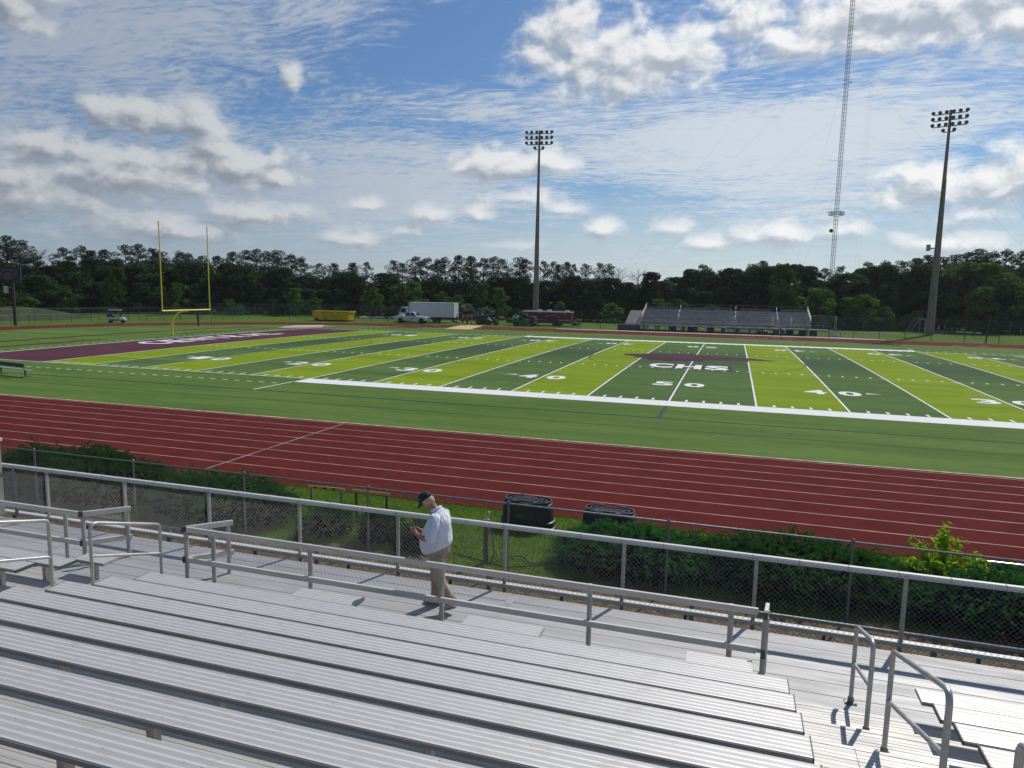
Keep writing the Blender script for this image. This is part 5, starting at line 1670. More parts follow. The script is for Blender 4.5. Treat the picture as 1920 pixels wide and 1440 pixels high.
mb = MB((-61, 50, 0)); mb.poly([(-59.3, 47.4, .035), (-61.1, 54.4, .035), (-58.0, 57.6, .035), (-54.9, 52.0, .035)]); mb.poly([(-54.9, 52.0, .03), (-58.0, 57.6, .03), (-61.1, 54.4, .03), (-59.3, 47.4, .03)])
for k in range(7): mb.bar((-60.6 + k * .8, 50.4 + k * .45, .05), (-59.6 + k * .8, 53.4 + k * .4, .06), .3, .04)
q = mb.build('white_tarp', pmat('tarp_white', (.62, .56, .46), .7)); q.location = (-61, 50, 0); tag(q, 'flat whitish tarp lying at the corner of the maroon end zone', 'tarp')
mb = MB((-37.3, 66, 0))
for i in range(5):
    f0, f1 = i / 5, (i + 1) / 5 - .004
    a0, a1 = Vector((-38.6, 59.6, 0)), Vector((-40.6, 72.2, 0)); b0, b1 = Vector((-34.5, 60.0, 0)), Vector((-36.9, 72.6, 0))
    A, B = a0 + (b0 - a0) * f0, a0 + (b0 - a0) * f1; C2, D2 = a1 + (b1 - a1) * f1, a1 + (b1 - a1) * f0
    mb.prism([(p.x, p.y) for p in (A, B, C2, D2)], .0, .03 + .004 * (i % 2), 'z')
q = mb.build('crossing_mat', pmat('tan_mat', (.62, .40, .20), .85, col2=(.52, .33, .17), ns=.8)); q.location = (-37.3, 66, 0); tag(q, 'tan plank mat laid across the far track near the sprayer', 'mat')
for i, (x, y, w, lb) in enumerate(((-66.0, 85.5, 2.0, 'white sacks pile nearest the yellow dumpster'), (-63.9, 86.8, 1.7, 'middle pile of white sacks by the tall fence'), (-61.6, 88.2, 1.3, 'pile of white sacks nearest the pickup tail'))):
    t = thing('sack_pile', lb, 'sacks', (x, y, 0), .5, 'white sacks by the tall fence')
    mb = MB()
    for k in range(5): mb.ball((-w / 2 + w * k / 4, rng.uniform(-.2, .2), .14 + .1 * (k % 2)), .36, .4, .17, 10, 6)
    mb.build('sacks', pmat('sack_white', (.72, .72, .72), .8), t, smooth=True)
mb = MB(); 
for k, (x, y) in enumerate(((33.2, 76), (34.9, 75.2))): pass
def lying_hurdle(label, x, y, rz):
    t = thing('stacked_hurdle', label, 'hurdle', (x, y, 0), rz, 'hurdles by the low far fence')
    mb = MB(); mb.tube([(-.5, 0, .05), (-.5, 0, .95), (.5, 0, .95), (.5, 0, .05)], .03, 6); mb.tube([(-.5, 0, .04), (-.5, -.7, .04)], .03, 6); mb.tube([(.5, 0, .04), (.5, -.7, .04)], .03, 6); mb.build('frame', m_hg, t)
    mb = MB(); mb.box(-.55, .55, -.03, .03, .86, .98); mb.build('bar', m_hw, t)
for i, (x, y) in enumerate(((36.6, 85.0), (37.6, 84.2), (38.6, 83.4))): lying_hurdle(('left', 'middle', 'right')[i] + ' of three pale hurdles beside the right floodlight pole', x, y, .3 * i)
# ------------------------------------------------------------------ vehicles and machines
m_wht = pmat('white_paint', (.60, .62, .65), .3, col2=(.56, .58, .61), ns=2, coat=.5)
m_glass = pmat('vehicle_glass', (.015, .02, .026), .08, spec=.7)
m_tyre = pmat('tyre_rubber', (.016, .016, .016), .85)
m_rim = pmat('wheel_rim', (.32, .32, .33), .35, .7)
m_trim = pmat('black_trim', (.02, .02, .021), .55)
m_chrome = pmat('chrome', (.5, .5, .52), .2, .9)


def wheel(x, y, r, w, parent, side):
    mb = MB(); mb.lathe([(r * .62, -w / 2), (r * .93, -w / 2), (r, -w * .36), (r, w * .36), (r * .93, w / 2), (r * .62, w / 2)], (x, y, r), 22, 'y')
    wl_ = mb.build('wheel', m_tyre, parent, angle=35)
    mb = MB(); s = side
    mb.lathe([(r * .62, s * (w / 2 - .05)), (r * .60, s * (w / 2 - .02)), (r * .2, s * (w / 2 - .05)), (r * .14, s * (w / 2 + .01)), (.02, s * (w / 2 + .012))], (x, y, r), 18, 'y'); mb.build('rim', m_rim, wl_, angle=35)


# pickup, nose to the right
t = thing('pickup_truck', 'white crew cab pickup truck parked nose to the right before the box truck', 'pickup truck', (-50.4, 73.4, 0), .06)
side_ = [(-3.05, .52), (-3.08, 1.12), (-2.95, 1.16), (-1.02, 1.17), (-.98, 1.2), (1.12, 1.2), (1.2, 1.22), (2.6, 1.16), (2.92, 1.06), (3.0, .9), (3.02, .55), (2.75, .45), (2.62, .50)]
def arch(cx, r, n=8): return [(cx + r * math.cos(a), .42 + r * math.sin(a)) for a in [PI * k / n for k in range(n + 1)]]
prof = [(-3.05, .55), (-3.1, 1.10), (-3.0, 1.18), (-1.05, 1.2), (1.15, 1.22), (2.55, 1.17), (2.9, 1.06), (3.0, .9), (3.02, .5), (2.55, .42)] + arch(2.02, .5) + [(1.45, .42), (-1.3, .42)] + arch(-1.85, .5) + [(-2.4, .48)]
mb = MB(); mb.prism(prof, -.98, .98, 'y'); mb.build('body', m_wht, t, bevel=.04, angle=40)
cab = [(-1.08, 1.19), (-.98, 1.86), (-.85, 1.93), (.42, 1.94), (.56, 1.90), (1.32, 1.2)]
mb = MB(); n0 = []
for y, ins in ((-.93, 0), (-.80, 1), (.80, 1), (.93, 0)): pass
mb.loft([[(x, -.95 + (.16 if z > 1.3 else 0), z) for x, z in cab], [(x, .95 - (.16 if z > 1.3 else 0), z) for x, z in cab]]); mb.build('cab', m_wht, t, bevel=.03, angle=40)
for (x0, x1), (xa, xb) in (((-.9, -.05), (-.86, -.03)), ((.05, .98), (.07, .48))):
    mb = MB(); zz = ((1.27, .938), (1.84, .803))
    mb.add([(x0, -zz[0][1] - .004, zz[0][0]), (x1, -zz[0][1] - .004, zz[0][0]), (xb, -zz[1][1] - .004, zz[1][0]), (xa, -zz[1][1] - .004, zz[1][0])], [(0, 1, 2, 3)]); mb.build('side_window', m_glass, t)
mb = MB(); mb.add([(1.27, -.80, 1.28), (1.27, .80, 1.28), (.66, .70, 1.86), (.66, -.70, 1.86)], [(0, 1, 2, 3)]); 
for i in range(len(mb.v)): mb.v[i] = (mb.v[i][0] + .012, mb.v[i][1], mb.v[i][2] + .012)
mb.build('windscreen', m_glass, t)
mb = MB(); mb.prism([(-2.6, 1.19), (-1.2, 1.2), (-1.25, 1.36), (-1.6, 1.40), (-2.4, 1.36)], -.8, .8, 'y'); mb.build('bed_load', pmat('load_white', (.66, .67, .68), .7), t, bevel=.06)
mb = MB(); mb.box(2.96, 3.06, -.9, .9, .5, .72); mb.box(-3.16, -3.04, -.9, .9, .5, .7); mb.build('bumper', m_chrome, t, bevel=.02)
mb = MB(); mb.box(2.985, 3.03, -.6, .6, .75, 1.0); mb.build('grille', m_trim, t)
for s in (-.78, .78):
    mb = MB(); mb.box(2.9, 3.02, s - .13, s + .13, .82, 1.0); mb.build('headlight', m_lens, t, bevel=.02)
    mb = MB(); mb.box(-3.13, -3.05, s - .1, s + .1, .78, 1.08); mb.build('tail_light', pmat('tail_red', (.25, .01, .015), .3), t, bevel=.01)
for xx in (-.48, .50):
    mb = MB(); mb.box(xx, xx + .17, -.988, -.978, 1.06, 1.09); mb.build('door_handle', m_trim, t)
for xx in (-1.06, -.0, 1.06):
    mb = MB(); mb.box(xx - .008, xx + .008, -.986, -.979, .55, 1.2); mb.build('door_gap', m_trim, t)
mb = MB(); mb.ball((.95, -1.06, 1.3), .07, .1, .12, 8, 6); mb.build('mirror', m_trim, t)
mb = MB(); mb.ball((.4, -.985, .85), .18, .004, .14, 12, 6); mb.build('door_badge', m_trim, t)
for x in (2.02, -1.85):
    for y, s in ((-.82, -1), (.82, 1)): wheel(x, y, .42, .3, t, s)

# box truck, cab to the left
t = thing('box_truck', 'white box truck with a long plain cargo body, cab to the left', 'box truck', (-49.6, 79.4, 0), .03)
mb = MB(); mb.box(-3.75, 4.95, -1.25, 1.25, .92, 3.55); cb = mb.build('cargo_box', pmat('box_white', (.55, .565, .60), .45, col2=(.52, .535, .57), ns=1), t, bevel=.03)
for z in (3.5, .95): mb = MB(); mb.box(-3.76, 4.96, -1.262, -1.251, z - .05, z + .05); mb.build('edge_rail', m_chrome, cb)
for x in (-3.72, 4.92): mb = MB(); mb.box(x - .05, x + .05, -1.262, -1.251, .92, 3.55); mb.build('corner_post', m_rim, cb)
cabp = [(-5.75, .5), (-5.82, 1.35), (-5.65, 1.6), (-5.35, 2.5), (-5.1, 2.62), (-3.95, 2.62), (-3.9, .5)]
mb = MB(); mb.prism(cabp, -1.12, 1.12, 'y'); mb.build('cab', m_wht, t, bevel=.05, angle=40)
mb = MB(); mb.add([(-5.5, -1.13, 1.62), (-4.35, -1.13, 1.62), (-4.35, -1.13, 2.42), (-5.25, -1.13, 2.42)], [(0, 1, 2, 3)]); mb.build('side_window', m_glass, t)
mb = MB(); mb.add([(-5.665, -.98, 1.66), (-5.665, .98, 1.66), (-5.385, .98, 2.46), (-5.385, -.98, 2.46)], [(0, 1, 2, 3)]); mb.build('windscreen', m_glass, t)
mb = MB(); mb.box(-5.85, -5.2, -1.13, 1.13, .42, .68); mb.build('bumper', m_trim, t)
mb = MB(); mb.box(-3.9, 5.0, -.45, .45, .55, .9); mb.box(-1.2, .1, -1.0, -.5, .45, .88); mb.build('chassis', m_trim, t)
mb = MB(); mb.prism([(4.1, .88), (5.6, .2), (5.6, .12), (4.9, .1), (4.5, .4)], -1.1, 1.1, 'y'); mb.build('tail_lift', m_trim, t)
for y, s in ((-1.0, -1), (1.0, 1)):
    wheel(-4.8, y, .46, .3, t, s); wheel(1.25, y, .46, .5, t, s)

# dumpster
t = thing('roll_off_dumpster', 'yellow roll-off dumpster with sloped ends beside the far track', 'dumpster', (-65.2, 72.2, 0), .05)
m_dy = pmat('dumpster_yellow', (.72, .48, .012), .6, col2=(.52, .33, .014), ns=1.3, detail=7)
mb = MB()
outer = [(-3.55, .18), (3.3, .18), (3.55, 1.65), (-3.7, 1.65)]
mb.loft([[(x, y0, z) for x, z in outer] for y0 in (-1.15, 1.15)])
mb.build('hull', m_dy, t)
mb = MB()
for x in np.linspace(-3.2, 3.0, 9): mb.box(x - .05, x + .05, -1.23, -1.152, .2, 1.58)
mb.build('rib', m_dy, t)
mb = MB(); mb.box(-3.78, 3.62, -1.26, -1.12, 1.58, 1.74); mb.box(-3.78, 3.62, 1.12, 1.26, 1.58, 1.74); mb.box(-3.8, -3.64, -1.26, 1.26, 1.56, 1.72); mb.box(3.5, 3.64, -1.26, 1.26, 1.56, 1.72); mb.build('rim_rail', m_dy, t, bevel=.02)
mb = MB(); mb.box(-3.4, 3.2, -.9, -.7, 0, .18); mb.box(-3.4, 3.2, .7, .9, 0, .18); mb.build('skid', m_trim, t)
mb = MB(); mb.prism([(-3.0, .02), (-2.3, .02), (-2.6, .38), (-2.95, .5)], -1.3, -1.24, 'y'); mb.build('stain_panel', m_trim, t)

# trailer
t = thing('enclosed_trailer', 'long maroon enclosed trailer with a white roof behind the green machine', 'trailer', (-28.0, 81.6, 0), .04)
m_tm = pmat('trailer_maroon', (.135, .016, .022), .45, col2=(.11, .013, .018), ns=1)
mb = MB(); mb.box(-4.3, 4.3, -1.15, 1.15, .42, 2.3); mb.build('body', m_tm, t, bevel=.04)
mb = MB(); mb.prism([(-4.42, 2.302), (4.36, 2.302), (4.36, 2.46), (-4.2, 2.52), (-4.42, 2.46)], -1.2, 1.2, 'y'); mb.build('roof', m_wht, t, bevel=.02)
for x in (-1.6, .2, 3.4):
    mb = MB(); mb.prism([(x - .35, 2.49), (x + .35, 2.49), (x + .3, 2.72), (x - .3, 2.76)], -.35, .35, 'y'); mb.build('roof_vent', m_wht, t)
for a, b_ in ((-4.2, -.15), (2.1, 4.25)):
    mb = MB(); mb.box(a, b_, -1.17, -1.152, .95, 1.05); mb.build('rub_strip', m_chrome, t)
for x in (-1.3, 3.1):
    mb = MB(); mb.box(x - .09, x + .09, -1.18, -1.152, 2.02, 2.14); mb.build('marker_lamp', m_hw, t)
mb = MB()
for k in range(13):
    a = R(155 - 130 * k / 12)
    cx, cz = .95 + 1.25 * math.cos(a), 1.35 + .52 * math.sin(a)
    q = (k * 7 % 5) * .012
    mb.box(cx - .035 - q, cx + .03, -1.162, -1.153, cz - .07, cz + .07)
mb.build('arched_lettering', pmat('letter_tan', (.55, .37, .16), .6), t)
mb = MB(); mb.prism([(.9, .42), (1.0, .85), (2.35, .85), (2.5, .42)], -1.19, -1.151, 'y'); mb.build('wheel_guard', m_trim, t)
for x in (1.32, 2.06):
    wheel(x, -1.03, .36, .24, t, -1); wheel(x, 1.03, .36, .24, t, 1)
mb = MB(); mb.bar((4.3, 0, .45), (5.7, 0, .45), .1, .14); mb.tube([(5.2, 0, 0), (5.2, 0, .9)], .05, 6); mb.build('tongue', m_trim, t)
t = thing('pump_engine', 'small dark engine on a stand at the trailer hitch', 'engine', (-22.7, 79.2, 0))
mb = MB(); mb.ball((0, 0, .55), .45, .35, .3, 10, 6); mb.box(-.6, .6, -.25, .25, .2, .35); mb.tube([(.3, 0, .6), (1.1, 0, .3)], .05, 6); mb.box(-.5, -.4, -.05, .05, 0, .3); mb.box(.4, .5, -.05, .05, 0, .3); mb.build('motor', m_trim, t, angle=40)
mb = MB(); mb.box(-.15, .15, -.3, .3, .82, 1.0); mb.build('tank', m_rim, t)

# green turf machine
t = thing('turf_machine', 'green turf sweeping machine with black seat and roll bar, in front of the maroon trailer', 'machine', (-30.9, 77.0, 0))
m_gr = pmat('machine_green', (.012, .15, .055), .45, col2=(.01, .11, .045), ns=2)
mb = MB(); mb.prism([(-2.0, .3), (-2.05, 1.05), (-1.85, 1.42), (-1.2, 1.46), (-.9, 1.05), (.7, 1.0), (.95, .8), (.95, .35), (.2, .22), (-1.5, .22)], -.85, .85, 'y'); mb.build('body', m_gr, t, bevel=.06, angle=40)
mb = MB(); mb.prism([(-1.6, 1.46), (-1.4, 1.75), (-1.0, 1.5)], -.4, .4, 'y'); mb.prism([(-.9, 1.06), (-1.0, 1.7), (-.75, 1.75), (-.6, 1.2), (-.1, 1.15), (-.1, 1.02)], -.35, .35, 'y'); mb.build('seat', m_trim, t, bevel=.03)
mb = MB(); mb.tube([(-.6, -.55, 1.0), (-.9, -.55, 2.35), (.3, -.55, 2.0), (.55, -.55, 1.6)], .05, 8); mb.tube([(-.6, .55, 1.0), (-.9, .55, 2.35), (.3, .55, 2.0), (.55, .55, 1.6)], .05, 8); mb.tube([(-.9, -.55, 2.35), (-.9, .55, 2.35)], .05, 8); mb.tube([(.3, -.55, 2.0), (.3, .55, 2.0)], .05, 8); mb.build('roll_bar', m_trim, t)
mb = MB(); mb.ball((-.1, 0, 1.75), .55, .5, .35, 12, 8); mb.build('hopper_bag', m_trim, t, smooth=True)
mb = MB(); mb.box(.95, 1.9, -.8, .8, .9, 1.62); mb.box(.8, 1.9, -.75, .75, .45, .88); mb.build('rear_hopper', pmat('hopper_olive', (.05, .06, .04), .8), t, bevel=.05)
mb = MB(); mb.box(-3.2, -2.1, -.7, .7, .45, 1.05); mb.box(-2.2, -2.0, -.1, .1, .4, .6); mb.build('front_brush', m_trim, t, bevel=.08)
for x in (-1.5, 1.5):
    wheel(x, -.8, .42, .3, t, -1); wheel(x, .8, .42, .3, t, 1)
# sprayer tank
t = thing('tank_trailer', 'black tank on a wheeled frame standing among the people by the far track', 'tank trailer', (-38.6, 76.8, 0))
mb = MB(); mb.lathe([(.2, -1.2), (.5, -1.15), (.55, -1.0), (.55, 1.0), (.5, 1.15), (.2, 1.2)], (0, 0, 1.1), 18, 'x'); mb.build('tank', m_trim, t, angle=40)
mb = MB(); mb.box(-1.1, 1.1, -.5, .5, .35, .6); mb.box(-1.0, -.6, -.6, .6, .1, 1.1); mb.box(.4, .9, -.6, .6, .1, .9); mb.build('frame', m_blk, t)
mb = MB(); mb.lathe([(.18, 1.62), (.18, 1.75), (.05, 1.78)], n=10); mb.tube([(0, 0, 1.7), (0, 0, 2.6)], .02, 5); mb.build('lid', m_hw, t)
for y, s in ((-.55, -1), (.55, 1)): wheel(-.3, y, .42, .26, t, s)
t = thing('utility_cart', 'small dark utility vehicle with a pale front right of the black tank', 'utility vehicle', (-36.4, 75.8, 0))
mb = MB(); mb.prism([(-.9, .4), (-.95, .9), (-.4, 1.0), (-.2, .75), (.3, .75), (.4, .95), (.9, .9), (.95, .4)], -.55, .55, 'y'); mb.build('body', m_trim, t, bevel=.04)
mb = MB(); mb.prism([(-1.0, .85), (-.55, 1.0), (-.6, 1.25), (-.85, 1.2)], -.4, .4, 'y'); mb.build('hood', pmat('hood_pale', (.45, .45, .44), .5), t)
mb = MB(); mb.tube([(.1, -.4, .8), (.15, -.4, 1.5), (.5, -.4, 1.5)], .04, 6); mb.tube([(.1, .4, .8), (.15, .4, 1.5), (.5, .4, 1.5)], .04, 6); mb.ball((.2, 0, 1.1), .25, .3, .25, 8, 6); mb.build('seat_frame', m_trim, t)
for x in (-.65, .65):
    wheel(x, -.5, .32, .26, t, -1); wheel(x, .5, .32, .26, t, 1)

# golf cart
t = thing('golf_cart', 'white golf cart with a canopy roof by the fence at the left', 'golf cart', (-85.9, 44.9, 0), .62)
mb = MB(); mb.prism([(-1.2, .35), (-1.25, .75), (-.9, .9), (-.35, .85), (-.3, .4), (.35, .38), (.45, .85), (.9, .8), (1.22, .6), (1.25, .35)], -.6, .6, 'y'); mb.build('body', m_wht, t, bevel=.05, angle=40)
mb = MB(); mb.box(-.75, -.2, -.55, .55, .86, 1.0); mb.prism([(-.75, 1.0), (-.85, 1.4), (-.72, 1.4), (-.6, 1.0)], -.55, .55, 'y'); mb.prism([(-1.25, .76), (-1.2, 1.2), (-1.05, 1.25), (-.95, .92)], -.5, .5, 'y'); mb.build('seat', m_trim, t)
for x0, x1 in ((.55, .42), (-1.0, -.85)):
    for y in (-.55, .55): mb = MB(); mb.tube([(x0, y, .8), (x1, y, 1.88)], .025, 6); mb.build('canopy_post', m_galv, t)
mb = MB(); mb.box(-1.1, .65, -.62, .62, 1.88, 1.96); mb.build('canopy', m_wht, t, bevel=.03)
mb = MB(); mb.add([(.56, -.5, .85), (.56, .5, .85), (.44, .5, 1.8), (.44, -.5, 1.8)], [(0, 1, 2, 3)]); mb.build('windscreen', m_glass, t)
for x in (-.8, .85):
    wheel(x, -.5, .23, .2, t, -1); wheel(x, .5, .23, .2, t, 1)
# ------------------------------------------------------------------ trees beyond the fence
m_pine = leaf_mat('pine_needles', (0.018, 0.034, 0.020), (0.046, 0.072, 0.038), .22, (1.0, 1.15, .6))
m_broad = leaf_mat('broadleaf_dark', (0.018, 0.041, 0.019), (0.058, 0.106, 0.037), .25, (1.05, 1.25, .5))
m_young = leaf_mat('broadleaf_light', (0.036, 0.080, 0.016), (0.108, 0.190, 0.032), .28, (1.1, 1.3, .45))
m_bush = leaf_mat('bush_leaf', (0.065, 0.125, 0.022), (0.18, 0.28, 0.045), .36, (1.1, 1.25, .45))
m_bloss = leaf_mat('blossom_leaf', (0.07, 0.11, 0.035), (0.62, 0.63, 0.46), .4)
m_cedar = leaf_mat('cedar_leaf', (0.022, 0.036, 0.020), (0.044, 0.064, 0.032), .18)
m_bark = pmat('tree_bark', (0.075, 0.060, 0.050), .95, col2=(.12, .10, .085), ns=2, stretch=(2, 2, .4))
m_pale = pmat('dead_bark', (0.20, 0.175, 0.155), .95)


def clump(cx, cy, cz, rx, rz, n, shell=.55):
    d = rand_dirs(n); q = rng.uniform(shell, 1.0, n) ** .7
    return np.stack([cx + d[:, 0] * rx * q, cy + d[:, 1] * rx * q, cz + d[:, 2] * rz * q], 1)


def proto(kind, crown_v, nper, m_crown, trunk, m_trunk):
    cm = np_mesh('crown', crown_v, nper, m_crown, False) if crown_v is not None else None
    to = trunk.build('trunk', m_trunk, None, smooth=True); tm = to.data; bpy.data.objects.remove(to)
    return kind, cm, tm


def make_pine(seed):
    global rng
    rng = np.random.default_rng(seed)
    H = 16.0; base = rng.uniform(.34, .54)
    mb = MB(); lean = rng.uniform(-.4, .4, 2)
    mb.tube([(0, 0, -.3), (lean[0] * .3, lean[1] * .3, H * .5), (lean[0], lean[1], H * .97)], [.26, .18, .05], 7)
    C_ = []; S_ = []
    nl = int(rng.integers(22, 30))
    for i in range(nl):
        q = i / (nl - 1); z = H * (base + (.97 - base) * q)
        env = math.sin(PI * min(1, .22 + .72 * q)) ** .8
        L = 2.5 * env * rng.uniform(.40, 1.1); a = i * 2.4 + rng.uniform(-.6, .6)
        ex, ey, ez = lean[0] * q + L * math.cos(a), lean[1] * q + L * math.sin(a), z + L * rng.uniform(.05, .4)
        mb.tube([(lean[0] * q * .9, lean[1] * q * .9, z - .2), (ex * .6, ey * .6, (z + ez) / 2 - .1), (ex, ey, ez)], [.06, .045, .02], 4)
        r_ = rng.uniform(.62, 1.12) * (1.0 if q < .85 else .85)
        C_.append(clump(ex, ey, ez, r_, r_ * rng.uniform(.62, .85), 120)); S_.append(rng.uniform(.08, .19, 120))
        if L > 1.2:
            C_.append(clump(ex * .55, ey * .55, ez - .1, r_ * .7, r_ * .35, 50)); S_.append(rng.uniform(.08, .18, 50))
    C_.append(clump(lean[0], lean[1], H * .965, .9, .55, 110)); S_.append(rng.uniform(.08, .18, 110))
    return proto('pine', leaves(np.concatenate(C_), np.concatenate(S_), .3, .55), 4, m_pine, mb, m_bark)


def make_broad(kind, seed, H, W, base, m, size, n_cl, per, cone=0.0):
    global rng
    rng = np.random.default_rng(seed)
    mb = MB(); mb.tube([(0, 0, -.3), (.1, 0, H * .35), (.15, .1, H * .8)], [H * .022, H * .016, H * .005], 7)
    C_, S_ = [], []
    for i in range(n_cl):
        q = rng.uniform(0, 1); z = H * (base + (1 - base) * q)
        if cone: env = (1 - q) ** .8 * 1.0 + .04
        else: env = math.sin(PI * (.16 + .80 * q)) ** .62
        a = rng.uniform(0, 2 * PI); L = W * .5 * env * math.sqrt(rng.uniform(.1, 1.0)) * rng.uniform(.75, 1.08)
        x, y = L * math.cos(a), L * math.sin(a)
        r_ = H * rng.uniform(.055, .115) * (1 if not cone else .75)
        zc = min(z, H - r_ * .6)
        C_.append(clump(x, y, zc, r_, r_ * .75, per)); S_.append(rng.uniform(size * .55, size * 1.15, per))
        if i % 5 == 0: mb.tube([(0, 0, zc * .6), (x * .5, y * .5, zc * .85), (x, y, zc)], [H * .007, H * .005, H * .002], 4)
    return proto(kind, leaves(np.concatenate(C_), np.concatenate(S_), .35, .6), 4, m, mb, m_bark)


def make_bare(seed):
    global rng
    rng = np.random.default_rng(seed)
    mb = MB(); H = 14.0
    mb.tube([(0, 0, -.3), (.1, 0, H * .6), (.05, .1, H * .9)], [.2, .13, .04], 6)
    for i in range(34):
        q = rng.uniform(.55, .92); z = H * q; a = rng.uniform(0, 2 * PI); L = 2.6 * math.sin(PI * min(1, (q - .4) * 1.6)) * rng.uniform(.6, 1.1)
        p1 = (L * .5 * math.cos(a), L * .5 * math.sin(a), z + L * .45); p2 = (L * math.cos(a), L * math.sin(a), z + L * rng.uniform(.7, 1.1))
        mb.tube([(0, 0, z), p1, p2], [.05, .035, .012], 4)
        for k in range(6):
            b_ = a + rng.uniform(-.8, .8); l2 = rng.uniform(.5, 1.1); s = rng.uniform(.4, 1)
            o_ = Vector(p1).lerp(Vector(p2), s); mb.tube([o_, o_ + Vector((l2 * math.cos(b_), l2 * math.sin(b_), l2 * rng.uniform(.4, 1)))], [.022, .008], 3)
    return proto('bare', None, 4, None, mb, m_pale)


PROTO = {
    'pine': [make_pine(s) for s in (11, 12, 13, 14, 15, 16)],
    'broadleaf': [make_broad('broadleaf', s, 12.0, 7.0, .10, m_broad, .27, 70, 110) for s in (21, 22, 23)],
    'young_tree': [make_broad('young_tree', s, 7.0, 5.0, .08, m_young, .19, 46, 120) for s in (31, 32, 33)],
    'round_bush': [make_broad('round_bush', s, 4.0, 6.0, .02, m_bush, .17, 60, 60) for s in (41, 42)],
    'blossom_shrub': [make_broad('blossom_shrub', s, 4.0, 5.6, .02, m_bloss, .16, 60, 60) for s in (51, 52)],
    'shade_tree': [make_broad('shade_tree', 61, 13.0, 14.0, .12, m_young, .27, 120, 130)],
    'cedar': [make_broad('cedar', s, 6.0, 5.0, .01, m_cedar, .22, 90, 60, 1.0) for s in (71, 72)],
    'bare': [make_bare(s) for s in (81, 82)],
}
BASEH = {'pine': (16.2, 6.0), 'broadleaf': (12.2, 7.4), 'young_tree': (7.2, 5.2), 'round_bush': (4.1, 6.2), 'blossom_shrub': (4.1, 5.8), 'shade_tree': (13.2, 14.0), 'cedar': (6.2, 5.0), 'bare': (14.6, 5.4)}
REG = {'a': 'beyond the mound at the far left', 'b': 'left of the goalpost', 'c': 'behind the goalpost uprights', 'd': 'behind the yellow dumpster', 'e': 'behind the box truck', 'f': 'between box truck and left floodlight pole',
       'g': 'right of the left floodlight pole', 'h': 'behind the far bleachers', 'i': 'between far bleachers and right floodlight pole', 'j': 'right of the right floodlight pole'}
TXT = {'pine': ('tall dark pine with clumped crown', 'pine'), 'broadleaf': ('dark broadleaf tree', 'tree'), 'young_tree': ('lighter green small tree', 'tree'),
       'bare': ('pale leafless dead tree', 'tree')}
ONE = {'round_bush': ['bright rounded bush left of the far bleachers', 'bush showing above the back rail of the far bleachers, left part', 'bush right next to it above the back rail of the far bleachers', 'yellow green bush above the middle of the far bleachers'],
       'blossom_shrub': ['large shrub covered in pale blossom right of the box truck', 'second pale blossomed shrub, nearer the left floodlight pole'],
       'shade_tree': ['big bright green broad shade tree right of the right floodlight pole'], 'cedar': ['dark cone shaped cedar below the big shade tree', 'dark cone shaped cedar cut by the right edge'],
       'bare': ['pale leafless tree above the scoreboard sign at the left', 'thin pale leafless tree, left of two above the far tree line', 'pale leafless tree with a fan of twigs, right of two above the far tree line']}
